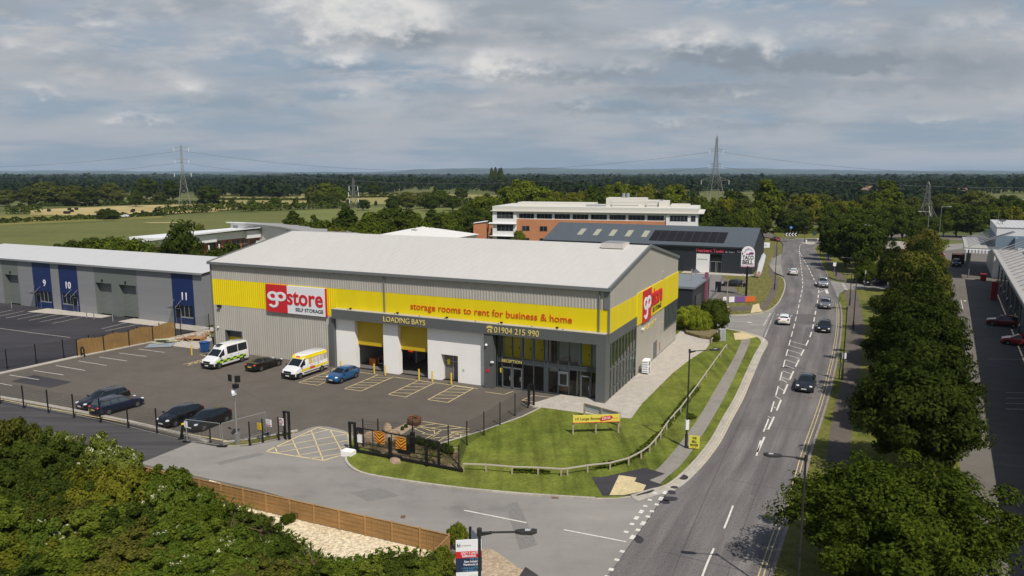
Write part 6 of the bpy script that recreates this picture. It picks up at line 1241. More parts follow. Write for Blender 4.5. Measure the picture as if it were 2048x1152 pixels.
b = B(); b.face([(x0 + .8, 1.0, zt_ - 2.4), (x0 + w, .1, zt_ - 2.4), (x0 + w, .1, zt_ - .02), (x0 + .8, 1.0, zt_ + .1)]); b.build('board', [mat('board back', (.35, .38, .42), .6)], fl)

# tall restaurant sign
ts = thing('totem_sign', 'tall black pole with rounded white and purple bell restaurant sign', 'sign', G(1492, 592, VZ), R(-8)); B().tube((0, 0, 0), (0, 0, 5.6), .2, n=10).build('pole', [M_fence], ts)
pr = [(-1.18, 5.5)] + [(1.18 * -math.cos(a), 8.05 + 1.18 * math.sin(a)) for a in np.linspace(0, math.pi, 13)] + [(1.18, 5.5)]
b = B(); b.prism(pr, -.15, .15); b.v = [(x, -z, y) for x, y, z in b.v]; sb = b.build('sign_panel', [M_signw], ts); M_pur = mat('deep magenta', (.20, .02, .13), .5); M_lil = mat('lilac grey', (.45, .36, .47), .5)
def flat_shape(par, name, pts, m, y=-.16): return B().face([(x, y, z) for x, z in pts]).build(name, [m], par)
flat_shape(sb, 'bell_emblem', [(-.75, 8.0), (-.55, 8.65), (.0, 8.95), (.55, 8.65), (.8, 8.3), (.2, 8.6), (-.3, 8.45), (-.6, 7.95)], M_lil); flat_shape(sb, 'bell_emblem', [(.0, 7.75), (.25, 8.1), (.75, 8.2), (1.0, 7.95), (.9, 7.7), (.4, 7.72)], M_pur, -.165); flat_shape(sb, 'bell_emblem', [(-.5, 7.78), (-.15, 7.92), (.35, 7.66), (-.1, 7.66)], M_pur, -.17); flat_shape(sb, 'bell_emblem', [(-1.1, 7.7), (-1.0, 8.3), (-.85, 7.9), (-.9, 7.65)], M_pur, -.165)
text('lettering', 'TACO', M_blk, sb, 'front', 1.95, .78, .03, .02, org=(-.97, -.155, 6.78)); text('lettering', 'BELL', M_blk, sb, 'front', 1.9, .78, .03, .02, org=(-.95, -.155, 5.92)); B().box(-1.1, 1.1, -.16, .16, 5.42, 5.72).build('drive_panel', [mat('pink strip', (.55, .25, .42), .5)], sb); text('lettering', 'DRIVE THRU', M_signw, sb, 'front', 1.7, .16, .01, .01, org=(-.85, -.165, 5.5))
ff = thing('feather_flag', 'white feather flag leaning beside the trade building', 'flag', G(1512, 556, VZ), R(10)); B().tube((0, 0, 0), (.25, 0, 3.0), .03, n=6).tube((.25, 0, 3), (1.4, 0, 5.4), .03, n=6).build('pole', [M_steel], ff)
b = B(); pts = [(0.0, .4), (.75, .3), (1.25, 1.2), (1.75, 3.2), (2.05, 4.9), (1.55, 5.5), (1.05, 5.0), (.5, 3.4)]; b.prism(pts, -.02, .02); b.v = [(x, z + .05 * math.sin(y * 2), y) for x, y, z in b.v]; b.build('banner', [mat('flag white', (.66, .67, .72), .7)], ff); B().face([(.1, -.06, .5), (.8, -.06, .45), (1.0, -.06, 1.3), (.4, -.06, 1.5)]).build('pink_print', [mat('flag pink', (.42, .22, .27), .7)], ff)
# restaurant yard: order screen, railings, boxes, banner, cone, posts
ob = thing('menu_screen', 'tall black drive through screen standing on the restaurant terrace', 'screen', G(1405, 601, VZ), ROT); B().box(-.9, .9, -.1, .1, .3, 3.2).build('screen', [M_blk], ob); B().box(-.6, -.4, -.1, .1, 0, .3).box(.4, .6, -.1, .1, 0, .3).build('foot', [M_blk], ob)
for px, py, w, h, lab in ((1394, 604, .5, 1.7, 'black cabinet left of the tall drive through screen'), (1436, 584, .5, 1.9, 'black box at the right end of the restaurant terrace')): tag(B().box(-w, w, -.4, .4, 0, h).box(-w - .04, w + .04, -.44, .44, h, h + .08).build('cabinet', [M_blk], None, G(px, py, VZ), ROT), lab, 'cabinet', 'black boxes on the restaurant terrace')
def railing(label, pts, h=1.1):
    t = thing('railing', label, 'railing', pts[0], 0, 'railings of the restaurant terrace'); o = pts[0]
    for p in pts: q = p - o; B().bar((q.x, q.y, 0), (q.x, q.y, h), .05).build('post', [M_trim], t)
    b = B()
    for a, c in zip(pts, pts[1:]):
        for z in (.35, .6, .85, h): b.bar((a.x - o.x, a.y - o.y, z), (c.x - o.x, c.y - o.y, z), .04)
    b.build('rails', [M_trim], t)
railing('grey railing along the near edge of the restaurant terrace', GP((1362, 606), (1378, 606), (1392, 605), (1408, 603), (1420, 599), z=VZ)); railing('grey railing up the right edge of the restaurant terrace', GP((1424, 598), (1432, 590), (1437, 580), z=VZ))
for px, py, c, lab in ((1391, 562, (.10, .10, .11), 'folded dark parasol on the restaurant terrace'), (1387, 574, (.5, .48, .48), 'folded pale parasol nearer on the restaurant terrace')):
    t = thing('parasol', lab, 'parasol', G(px, py, VZ), 0, 'parasols on the restaurant terrace'); B().tube((0, 0, 0), (0, 0, 2.6), .04, n=6).build('pole', [M_steel], t); B().lathe([(.02, 2.6), (.35, 2.35), (.95, 1.85), (1.0, 1.8), (.3, 2.2), (.04, 2.3)], n=8).build('canopy', [mat('parasol %s' % px, c, .8)], t)
bb = thing('banner', 'purple and orange banner boards lying against the restaurant entrance', 'banner', G(1478, 605, VZ), R(8))
for x0_, x1_, m in ((-3.0, -2.2, M_signw), (-1.9, -.9, M_signw), (-.9, 1.1, mat('banner purple', (.18, .09, .27), .6)), (1.1, 3.0, mat('banner orange', (.62, .14, .03), .6))): B().box(x0_, x1_, -.08, .08, .1, 1.05).build('panel', [m], bb)
for x in (-2.6, -.9, 1.1, 2.8): B().bar((x, .12, 0), (x, .12, 1.15), .06).build('stake', [M_wood], bb)
cn = thing('traffic_cone', 'orange and white traffic cone on the verge by the side road', 'cone', G(1455, 621, VZ), 0); B().lathe([(.23, .03), (.15, .45), (.05, .95), (0, .96)], n=12).build('cone', [M_orange], cn); B().lathe([(.17, .4), (.105, .7)], n=12).build('white_band', [M_signw], cn); B().box(-.3, .3, -.3, .3, 0, .05).build('base', [M_orange], cn)
for px, py, h, lab in ((1452, 642, 6.4, 'tall grey wooden pole behind the dark round bush'), (1381, 612, 6.3, 'grey wooden pole in front of the restaurant terrace'), (1484, 592, 4.2, 'thin grey post left of the restaurant sign pole'), (1475, 590, 3.6, 'thin grey lamp stalk by the parked black car'), (1366, 616, 2.6, 'short pale post by the warehouse gable corner')):
    tag(B().tube((0, 0, 0), (0, 0, h), .09 if h > 5 else .05, .07 if h > 5 else .04, n=8).box(-.14, .14, -.1, .1, h - .12, h).build('post', [M_wood if h > 5 else M_galv], None, G(px, py, VZ)), lab, 'post')
uc = thing('utility_cabinet', 'pale grey utility cabinet beside the path near the side road', 'cabinet', G(1443, 681, VZ), R(15)); B().box(-.45, .45, -.3, .3, .1, 1.6).build('casing', [mat('pale cabinet', (.33, .35, .34), .6)], uc, bevel=.03); B().box(-.5, .5, -.35, .35, 0, .1).build('plinth', [M_conc], uc); B().box(-.02, .02, -.31, -.3, .15, 1.5).build('door_seam', [M_trim], uc)
bsn = thing('bus_stop', 'bus stop pole with a white flag plate on the right verge', 'bus stop', G(1678, 759, VZ), 0); B().tube((0, 0, 0), (0, 0, 3.0), .06, n=8).build('pole', [M_pole], bsn); B().box(.08, .62, -.03, .03, 2.35, 3.0).build('flag_plate', [M_signw], bsn); B().box(-.14, .14, -.05, .05, 1.2, 1.9).build('timetable', [M_trim], bsn)
def plate(label, px, py, h, w, hh, m, posts=1, rot=0.0, name='road_sign'):
    t = thing(name, label, 'road sign', G(px, py, .1), rot, 'road signs'); 
    for k in range(posts): x = 0 if posts == 1 else (-w * .35 + .7 * w * k); B().tube((x, .05, 0), (x, .05, h), .04, n=6).build('post', [M_galv], t)
    B().box(-w / 2, w / 2, -.03, .02, h - hh, h).build('plate', [m], t); return t
t = plate('white direction sign at the left before the roundabout', 1528, 520, 4.6, 2.6, 1.35, M_signw, 2); b = B(); b.lathe([(.28, 0), (.4, 0)], n=14); b.v = [(x - .6, -.035, y + 3.95) for x, y, z in b.v]; b.bar((-.6, -.035, 3.3), (-.6, -.035, 3.7), .1, .02); b.box(-.2, .6, -.036, -.03, 3.85, 3.97); b.build('route_symbol', [M_blk], t)
ch = plate('black and white chevron board on the roundabout island', 1582, 477, 2.0, 4.6, 1.2, M_blk, 2); b = B()
for k in range(4):
    x = -2.1 + k * 1.05
    b.face([(x, -.035, 1.4), (x + .55, -.035, .82), (x + .95, -.035, .82), (x + .4, -.035, 1.4), (x + .95, -.035, 1.98), (x + .55, -.035, 1.98)])
b.build('chevron', [M_signw], ch)
t = plate('small round blue sign above the chevron board', 1581, 474, 3.4, .05, .05, M_galv); b = B(); b.tube((0, -.05, 3.4), (0, -.08, 3.4), .55, n=18); o = b.build('disc', [mat('sign blue', (.03, .17, .42), .5)], t); B().box(-.3, .3, -.1, -.08, 3.33, 3.45).build('arrow', [M_signw], o)
plate('dark green direction sign seen at the right of the island', 1628, 481, 3.0, 1.5, 1.3, mat('dark sign', (.04, .06, .06), .5), 2, .2); plate('white sign on a pale post on the right verge', 1668, 551, 2.9, .7, .8, M_signw); plate('tall thin pale sign post at the right junction', 1729, 575, 3.4, .25, .7, mat('pale plate', (.35, .36, .36), .5)); plate('thin sign post behind the right junction bush', 1725, 562, 3.4, .25, .7, mat('pale plate', (.35, .36, .36), .5))
for px, py, lab in ((1612, 487, 'white bollard on the traffic island before the roundabout'), (1635, 485, 'white bollard at the right end of the traffic island'), (1825, 508, 'yellow marker bollard by the hedge on the right')): tag(B().lathe([(.22, 0), (.24, .4), (.24, 1.0), (.18, 1.15), (0, 1.18)], n=10).build('traffic_bollard', [M_signw if px < 1800 else M_byel], None, G(px, py, .13)), lab, 'bollard')
tag(B().tube((0, 0, 0), (0, 0, 2.6), .13, n=8).tube((0, 0, 2.6), (0, 0, 2.75), .15, n=8).build('dark_post', [V_trim], None, G(1672, 552, VZ)), 'thick dark post standing on the right footpath by the white sign', 'post')
# flower tub, rocks
tb = thing('flower_tub', 'wooden half barrel of red flowers at the end of the planting strip', 'planter', G(829, 848, .05), 0); B().lathe([(.55, 0), (.66, .35), (.62, .62), (.55, .62), (.5, .5), (0, .5)], n=16).build('barrel', [mat('barrel wood', (.10, .055, .03), .7)], tb)
b = B(); 
for k in range(140): a = random.uniform(0, 6.28); r_ = .58 * math.sqrt(random.random()); z = .55 + .35 * (1 - (r_ / .6) ** 2) * random.random(); x, y = r_ * math.cos(a), r_ * math.sin(a); q = [Vector((random.uniform(-1, 1), random.uniform(-1, 1), random.uniform(-.4, .4))) * .11 for _ in range(3)]; b.face([Vector((x, y, z)) + v for v in q], 0 if random.random() < .5 else 1)
b.build('flowers', [mat('red petals', (.38, .05, .055), .7), mat('flower leaves', (.05, .10, .02), .8)], tb)
def rock(label, p, s, col=(.33, .24, .16)):
    bm = bmesh.new(); bmesh.ops.create_icosphere(bm, subdivisions=2, radius=1)
    for v in bm.verts: v.co *= 1 + random.uniform(-.16, .16); v.co.x *= s[0]; v.co.y *= s[1]; v.co.z = max(v.co.z, -.4) * s[2]
    me = bpy.data.meshes.new('boulder'); bm.to_mesh(me); bm.free(); tag(link('boulder', me, [mat('boulder stone', col, .9, var=[(1.5, .2, None)])], None, p + Vector((0, 0, s[2] * .35)), random.uniform(0, 3)), label, 'boulder', 'boulders in the gate bed')
rock('large brown boulder below the left chevron panel', G(745, 884), (.95, .6, .75)); rock('pale brown boulder behind the right chevron panel', G(783, 880), (1.0, .6, .65), (.33, .24, .16)); rock('small boulder at the left end of the gate bed', G(716, 875), (.45, .4, .4)); rock('low boulder by the white planting strip', G(775, 862), (.5, .4, .55)); rock('low mossy boulder at the front of the gate bed', G(790, 925), (.7, .4, .3))
# hay bales
blp = None
for k, (px, py) in enumerate(((98, 423), (131, 427.5), (137, 427.5), (139, 420.5), (144, 424), (153, 420), (265, 424.5), (267, 422.5), (285, 425.5), (289, 428), (294, 428.5), (301, 430), (308, 425.5), (353, 421.5), (372, 420.5))):
    lab = 'dark wrapped hay bale lying in the cut hay field on the left'
    if blp is None:
        b = B(); b.tube((-.9, 0, .85), (.9, 0, .85), .95, n=14); b.tube((-.95, 0, .85), (.95, 0, .85), .75, n=14); blp = tag(b.build('hay_bale', [mat('black bale wrap', (.014, .011, .012), .5)], None, None, 0), lab, 'hay bale', 'dark bales in the hay field'); o = blp
    else: o = blp.copy(); C.objects.link(o)
    o.location = G(px, py, -.07); o.rotation_euler = (0, 0, random.uniform(-.4, .4)); o.scale = (.85,) * 3

# ---------------------------------------------------------------- pylons and power lines
M_pyl = mat('pylon steel', (.22, .22, .21), .5, metal=.3)
def pylon(label, p, h, arms, base, rot, waist=.0, group='lattice electricity pylons', tk=.22, m=None):
    t = thing('electricity_pylon', label, 'pylon', p, rot, group); m = m or M_pyl
    w = lambda z: base * (1 - z / h) ** 1.0 * .5 + .55 + (base * .12 if False else 0) if z < h else .3
    def hw(z):
        f = z / h
        return (base / 2) * ((1 - f / .55) if f < .55 else 0) + max(.5, base * .13 * (1 - max(0, f - .55) / .6))
    lv = [0]; z = 0
    while z < h * .98: z += max(2.0, hw(z) * 1.9); lv.append(min(z, h * .98))
    b = B()
    for a, c in zip(lv, lv[1:]):
        wa, wc = hw(a), hw(c); ca = [(-wa, -wa, a), (wa, -wa, a), (wa, wa, a), (-wa, wa, a)]; cc = [(-wc, -wc, c), (wc, -wc, c), (wc, wc, c), (-wc, wc, c)]
        for k in range(4): b.bar(ca[k], cc[k], tk); b.bar(ca[k], cc[(k + 1) % 4], tk * .5); b.bar(ca[(k + 1) % 4], cc[k], tk * .5); b.bar(cc[k], cc[(k + 1) % 4], tk * .45)
    for sx in (-1, 1):
        for sy in (-1, 1): b.bar((sx * hw(h * .98), sy * hw(h * .98), h * .98), (0, 0, h + 1.0), tk * .7)
    b.build('lattice_tower', [m], t)
    for z, l in arms:
        b = B(); wz = hw(z)
        for s in (-1, 1):
            for sy in (-1, 1): b.bar((s * wz, sy * wz, z), (s * l, 0, z + .2), tk * .7); b.bar((s * wz, sy * wz, z + l * .22), (s * l, 0, z + .2), tk * .5)
            for q in (.35, .65): x = s * (wz + (l - wz) * q); b.bar((x, 0, z + .1), (x, 0, z + l * .22 * (1 - q)), tk * .4)
        b.build('crossarm', [m], t); b = B()
        for s in (-1, 1): b.tube((s * l, 0, z), (s * l, 0, z - 2.6), .17, n=6)
        b.build('insulator', [M_signw], t)
    return t
pL, pR = at(368, 521, 0), at(1429.5, 498, 0)
def top_z(px, py, p): r = ray(px, py); return CAM_H + math.hypot(p.x, p.y) / math.hypot(r[0], r[1]) * r[2]
hL = top_z(367, 289, pL); hR = top_z(1429, 271, pR)
lineaz = math.atan2(pR.y - pL.y, pR.x - pL.x)
pylon('tall pylon with three short arms in the fields on the left', pL, hL - 1, [(hL * .945, 4.6), (hL * .755, 4.4), (hL * .54, 5.4)], 6.2, R(20), tk=.19)
pylon('tall pylon with wide low arm standing among trees right of the office', pR, hR - 1, [(hR * .80, 4.6), (hR * .60, 4.6), (hR * .38, 9.5)], 10.0, R(5), tk=.2)
p3 = at(707, 434, 0); h3 = top_z(707, 359, p3); pylon('slim grey pylon standing in the green field behind the storage warehouse', p3, h3, [(h3 * .8, 2.6), (h3 * .62, 3.0), (h3 * .42, 2.6)], 5.5, R(30), tk=.13)
p4 = at(1856, 300, 0); h4 = top_z(1862, 363, p4); pylon('slim pylon rising from the trees behind the retail park', p4, h4 - 1, [], 8.0, R(40), tk=.15)
M_wire = mat('aluminium conductor', (.10, .10, .11), .5)
def wire(label, a, c, sag, r=.075):
    b = B(); P = [a.lerp(c, k / 40) - Vector((0, 0, sag * (1 - (2 * k / 40 - 1) ** 2))) for k in range(41)]
    for p, q in zip(P, P[1:]): b.tube(p, q, r, n=4, caps=False)
    tag(b.build('power_line', [M_wire]), label, 'power line', 'overhead power lines')
aL, aR = Vector((pL.x, pL.y, hL * .90)), Vector((pR.x, pR.y, hR * .785)); bL, bR = Vector((pL.x, pL.y, hL * .71)), Vector((pR.x, pR.y, hR * .58)); dl = Vector((-350, 60, 0)); dr = Vector((360, -40, 0)); n_ = Vector((0, 4, 0))
wire('upper power line hanging between the two tall pylons', aL, aR, 13.5); wire('lower power line hanging between the two tall pylons', bL - n_, bR - n_, 13)
wire('upper power line leaving the left tall pylon to the left', aL, aL + dl + Vector((0, 0, -3)), 10); wire('lower power line leaving the left tall pylon to the left', bL, bL + dl + Vector((0, 0, -2)), 10)
wire('upper power line leaving the right tall pylon to the right', aR, aR + dr, 15); wire('lower power line leaving the right tall pylon to the right', bR, bR + dr, 14)
# ---------------------------------------------------------------- vegetation
def fast_mesh(name, v, f, mats, smooth=False, mi=None):
    me = bpy.data.meshes.new(name); n, k = f.shape
    me.vertices.add(len(v)); me.vertices.foreach_set('co', v.astype(np.float32).ravel()); me.loops.add(n * k); me.loops.foreach_set('vertex_index', f.astype(np.int32).ravel())
    me.polygons.add(n); me.polygons.foreach_set('loop_start', np.arange(0, n * k, k, dtype=np.int32))
    if mi is not None: me.polygons.foreach_set('material_index', mi.astype(np.int32))
    me.update(calc_edges=True); me.validate()
    for m in mats: me.materials.append(m)
    return me
def unit(a): return a / np.maximum(np.linalg.norm(a, axis=1, keepdims=True), 1e-6)
def cards(c, nrm, size, elong=1.5):          # leaf-shaped quads (rhombus, slightly folded) at c facing nrm
    n = len(c); t = unit(np.cross(nrm, rng.normal(size=(n, 3)))); b = np.cross(nrm, t); s = size[:, None]
    v = np.stack([c - t * s * elong * .5, c + b * s * .42 + nrm * s * .10, c + t * s * elong * .5, c - b * s * .42 + nrm * s * .10], 1).reshape(-1, 3)
    return v, np.arange(4 * n).reshape(n, 4)
def crown_pts(n_clump, per, rx, rz, zc, cr, flat=.0, shell=.5, lean=.55, taper=0.0, low=.7, rough=.10):
    d = unit(rng.normal(size=(n_clump, 3))); d[:, 2] = np.where(d[:, 2] < -low, -d[:, 2] * .5, d[:, 2])
    rad = shell + (1 - shell) * rng.random(n_clump) ** .6; cc = d * rad[:, None]
    wob = 1 + .20 * np.sin(3 * np.arctan2(d[:, 1], d[:, 0]) + rng.random() * 6) + rough * rng.normal(size=n_clump)
    tp = 1 - taper * np.clip(cc[:, 2], -1, 1); cc = np.stack([cc[:, 0] * rx * wob * tp, cc[:, 1] * rx * wob * tp, cc[:, 2] * rz * (1 + rough * rng.normal(size=n_clump))], 1)
    r = cr * (.65 + .7 * rng.random(n_clump)); k = np.repeat(np.arange(n_clump), per); off = unit(rng.normal(size=(len(k), 3))) * (rng.random(len(k)) ** .45)[:, None]; off[:, 2] *= .75
    p = cc[k] + off * r[k][:, None]; nr = unit(unit(p / np.array([rx, rx, rz])) * lean + off * .7 + rng.normal(size=p.shape) * .45 + np.array([0, 0, .25])); p[:, 2] += zc; p[:, 2] = np.maximum(p[:, 2], .1)
    return p, nr, cc + np.array([0, 0, zc])
M_bark = mat('bark', (.10, .075, .05), .9, var=[(3, .25, None)])
L_dark = leaf_mat('dark leaves', [(0.022, 0.039, 0.007), (0.048, 0.069, 0.011), (0.088, 0.113, 0.017)]); L_mid = leaf_mat('mid green leaves', [(0.034, 0.052, 0.006), (0.070, 0.098, 0.011), (0.130, 0.156, 0.019)])
L_light = leaf_mat('light leaves', [(0.059, 0.082, 0.009), (0.118, 0.148, 0.016), (0.198, 0.222, 0.028)]); L_yel = leaf_mat('yellow green leaves', [(0.064, 0.075, 0.008), (0.125, 0.134, 0.014), (0.202, 0.196, 0.024)])
L_olive = leaf_mat('olive leaves', [(0.043, 0.057, 0.012), (0.081, 0.096, 0.020), (0.132, 0.140, 0.034)]); L_brown = leaf_mat('bronze green leaves', [(0.048, 0.057, 0.010), (0.098, 0.107, 0.018), (0.162, 0.150, 0.030)])
L_bright = leaf_mat('bright hedge leaves', [(.10, .14, .012), (.19, .235, .02), (.30, .33, .035)]); L_wood_shade = leaf_mat('cloud shaded wood leaves', [(.010, .018, .008), (.018, .030, .012), (.034, .048, .018)], .2, .012)  # distant wood colours are darkened to stand in for cloud shadow
L_flower = mat('creamy blossom', (.46, .46, .27), .8)
def tree_proto(nm, leaf, h, rx, trunk_h, n_clump, per, size, cr, shell=.5, taper=0.0, limbs=9, elong=1.5, lean=.55, rz=None, twig=0.0, rough=.10):
    rz = rz or (h - trunk_h) / 2; zc = trunk_h + rz; p, nr, cc = crown_pts(n_clump, per, rx, rz, zc, cr, shell=shell, taper=taper, lean=lean, rough=rough)
    if twig:                                     # shoots reaching out past the crown
        n_t = 110; d = unit(rng.normal(size=(n_t, 3))); d[:, 2] = np.abs(d[:, 2]) * .8 - .1; k = np.repeat(np.arange(n_t), 70); s = rng.random(len(k)); L_ = twig * (.5 + rng.random(n_t)); q = d[k] * np.array([rx, rx, rz]) * .86 + d[k] * (s * L_[k])[:, None] + rng.normal(size=(len(k), 3)) * .16; q[:, 2] += zc; p = np.vstack([p, q]); nr = np.vstack([nr, unit(d[k] * .4 + rng.normal(size=q.shape) * .6 + np.array([0, 0, .4]))])
    p[:, 2] *= h / np.percentile(p[:, 2], 99.3); v, f = cards(p, nr, size * (.6 + .8 * rng.random(len(p))), elong); me = fast_mesh('crown', v, f, [leaf])
    b = B(); b.tube((0, 0, -.2), (.05, .03, trunk_h + rz * .5), .035 * h ** .9, .018 * h ** .9, n=8)
    for k in rng.choice(len(cc), min(limbs, len(cc)), replace=False): s = Vector((.03, .02, trunk_h * (.75 + .5 * rng.random()))); b.tube(s, s.lerp(Vector(cc[k]), .9), .012 * h ** .9, .003 * h ** .9, n=5)
    i = len(b.v); tm = bpy.data.meshes.new('trunk'); tm.from_pydata(b.v, [], b.f); tm.update(); tm.materials.append(M_bark); return (nm, me, tm)
def put_tree(proto, label, p, h, proto_h, group, wide=1.0, rot=None, cat='tree'):
    nm, cm, tm = proto; s = h / proto_h; t = thing(nm, label, cat, p, rot if rot is not None else random.uniform(0, 6.28), group); t.scale = (s * wide, s * wide, s)
    for n_, m_ in (('trunk', tm), ('crown', cm)): o = bpy.data.objects.new(n_, m_); C.objects.link(o); o.parent = t
    return t
# mid-distance kinds (10 m prototypes)
MID = {'round': [tree_proto('broadleaf_tree', L_mid, 10, 4.3, 1.2, 90, 110, .45, 1.35), tree_proto('broadleaf_tree', L_mid, 10, 4.0, 1.0, 80, 110, .45, 1.4)],
       'dark': [tree_proto('broadleaf_tree', L_dark, 10, 4.4, .8, 90, 110, .45, 1.35), tree_proto('broadleaf_tree', L_dark, 10, 3.8, .8, 80, 110, .45, 1.35)],
       'light': [tree_proto('broadleaf_tree', L_light, 10, 4.2, 1.0, 90, 110, .44, 1.3)], 'yellow': [tree_proto('willow_tree', L_yel, 10, 4.6, .6, 90, 110, .44, 1.4)],
       'olive': [tree_proto('willow_tree', L_olive, 10, 5.2, .5, 90, 110, .46, 1.5)],
       'poplar': [tree_proto('poplar_tree', L_mid, 10, 2.2, .8, 80, 110, .38, .95, taper=.35)], 'cone': [tree_proto('conifer_tree', L_dark, 10, 2.5, .4, 80, 110, .38, .9, taper=.75)],
       'bush': [tree_proto('bush', L_mid, 10, 6.5, .2, 90, 130, .55, 2.2, rz=4.9), tree_proto('bush', L_dark, 10, 7.5, .2, 90, 130, .58, 2.2, rz=4.9)]}
def T(kind, px, d, topy, group, label, wide=1.0, cat='tree'):
    p = at(px, d, -.15); r = ray(px, topy); h = CAM_H + math.hypot(p.x, p.y) / math.hypot(r[0], r[1]) * r[2] + .15
    if h < 1: h = 1
    put_tree(random.choice(MID[kind]), label, p, h, 10, group, wide * random.uniform(.92, 1.1), None, cat)
GF_ = 'trees in the far fields on the left'
for kind, px, d, ty, w, lab in (('olive', 15, 520, 381, 1.2, 'leftmost grey green willow clump at the picture edge'), ('olive', 55, 525, 376, 1.2, None), ('olive', 88, 530, 366, 1.2, 'tallest olive tree in the willow clump on the far left'), ('olive', 118, 530, 374, 1.2, None), ('olive', 148, 525, 373, 1.2, None), ('dark', 175, 520, 377, 1.2, 'dark right end of the willow clump on the far left'), ('olive', 225, 545, 368, 1.1, 'grey green tree just right of the willow clump'), ('dark', 270, 510, 382, 1.0, 'dark square shaped tree in front of the hay field hedge'), ('dark', 293, 640, 359, 1.1, 'tall dark tree left of the left hand pylon'), ('dark', 345, 600, 362, .9, 'dark tree close beside the left hand pylon'), ('olive', 318, 560, 385, 1.0, None), ('dark', 418, 560, 373, 1.5, 'broad dark tree right of the left hand pylon'), ('dark', 463, 480, 397, .8, 'small round tree right of the broad dark tree'), ('dark', 506, 490, 398, .6, 'small upright tree in the dry pasture'), ('dark', 545, 700, 369, 1.2, 'lone oak standing clear in the dry pasture'), ('dark', 549, 480, 397, 1.2, 'low wide dark tree in the hedge below the lone oak'), ('dark', 590, 480, 398, .7, None), ('olive', 626, 560, 374, .9, 'pale edge of the tall tree clump left of the slim pylon'), ('light', 652, 560, 367, 1.0, 'tall light green tree in the clump left of the slim pylon'), ('round', 676, 540, 371, 1.2, 'fresh green round tree at the right of the clump by the slim pylon'), ('dark', 640, 500, 390, 1.2, None), ('dark', 665, 495, 388, 1.3, None), ('dark', 725, 460, 400, 1.3, 'dark round bush right of the slim pylon'), ('dark', 749, 720, 365, 1.2, 'flat topped dark oak right of the slim pylon'), ('dark', 751, 520, 402, .7, None), ('dark', 785, 450, 393, 1.2, None), ('olive', 812, 470, 385, 1.0, None), ('olive', 848, 480, 385, .9, None), ('round', 878, 500, 377, 1.1, 'light topped tree in the hedge left of the large office'), ('dark', 862, 450, 393, 1.2, None), ('dark', 905, 455, 392, 1.2, None), ('dark', 921, 640, 376, 1.1, 'dark tree standing behind the hedge left of the large office')):
    T(kind, px, d, ty, GF_, lab or 'small hedgerow tree among the far fields on the left', w)
def behind(px, y=37): return next(d for d in range(100, 260, 2) if ML(at(px, d))[1] > y)
GB = 'trees behind the storage warehouse roof'
for kind, px, d, ty, w, lab in (('dark', 355, behind(355), 447, .6, 'dark upright tree in front of the white wing office'), ('dark', 342, behind(342), 489, .7, None), ('round', 376, behind(376), 492, .6, None), ('light', 395, 235, 449, .5, 'small pale tree behind the wing roof'), ('cone', 585, 215, 425, 1.1, 'thin spiky tree behind the curved office'), ('round', 615, 210, 440, .8, None), ('round', 640, 205, 435, .8, None), ('round', 660, 205, 444, .8, None), ('cone', 692, 205, 418, 1.3, 'dark conifer standing above the warehouse roof ridge'), ('yellow', 668, 195, 455, .6, None), ('round', 722, 200, 437, .9, None), ('round', 745, 205, 430, .8, None), ('dark', 768, 215, 423, .8, None), ('dark', 786, 220, 418, .9, 'dark tree with ragged top above the white pyramid roof'), ('cone', 820, 215, 423, 1.2, None), ('round', 838, 205, 432, .7, None), ('cone', 862, 215, 422, 1.2, None), ('round', 885, 225, 428, .9, None), ('dark', 905, 240, 424, .9, None), ('dark', 925, 250, 418, .9, None), ('round', 945, 270, 410, .8, None), ('dark', 962, 265, 420, .9, None), ('light', 968, 300, 394, .9, None), ('round', 940, 300, 402, .8, None), ('round', 985, 300, 392, .9, None), ('light', 1038, 192, 463, .55, 'small green tree against the brick office wall')):
    T(kind, px, d, ty, GB, lab or 'green tree in the screen of trees above the warehouse roof', w)
for k in range(11):
    px = 112 + 15 * k; T('bush' if k % 3 else 'round', px, behind(px), 484 + (6 if k < 2 else 0) + random.uniform(-3, 4), 'bushes behind the unit row', 'leafy bush in the row rising behind the white roof of the unit row', .9 if k % 3 else .8, 'bush')
for px, d, ty in ((385, 37, 507), (402, 37, 509), (424, 38, 508), (440, 40, 500), (456, 42, 492), (325, 38, 503), (308, 37, 506)): T('bush', px, behind(px, d), ty, 'bushes behind the unit row', 'dark bush at the foot of the white wing office', .8, 'bush')
GO = 'trees behind the large office'
for kind, px, d, ty, w, lab in (('light', 1048, 320, 363, .95, 'tall light green tree rising over the left end of the office roof'), ('light', 1020, 310, 377, .9, None), ('light', 1075, 315, 377, .9, None), ('yellow', 1112, 330, 384, .5, None), ('yellow', 1152, 330, 386, .8, None), ('poplar', 1187, 330, 375, 1.0, 'narrow pointed tree behind the office roof plant'), ('poplar', 1212, 330, 377, .9, None), ('light', 1236, 335, 368, .75, 'bright tree just left of the roof plant chimney'), ('poplar', 1266, 335, 374, 1.2, None), ('yellow', 1291, 335, 374, .6, None), ('light', 1346, 330, 372, .75, 'green tree behind the right end of the office'), ('dark', 1320, 345, 385, .9, None), ('round', 1398, 330, 388, .8, None), ('yellow', 1452, 300, 398, .7, None), ('round', 1415, 290, 400, .8, None), ('dark', 1470, 320, 384, .9, None), ('olive', 1490, 290, 402, .9, None), ('dark', 1440, 240, 420, .8, None), ('dark', 1410, 225, 428, .7, None), ('round', 1475, 235, 420, .8, None), ('round', 1497, 250, 412, .8, None), ('dark', 1458, 215, 434, .8, None)):
    T(kind, px, d, ty, GO, lab or 'green tree in the belt behind the large office', w)
GRB = 'trees beyond the roundabout'
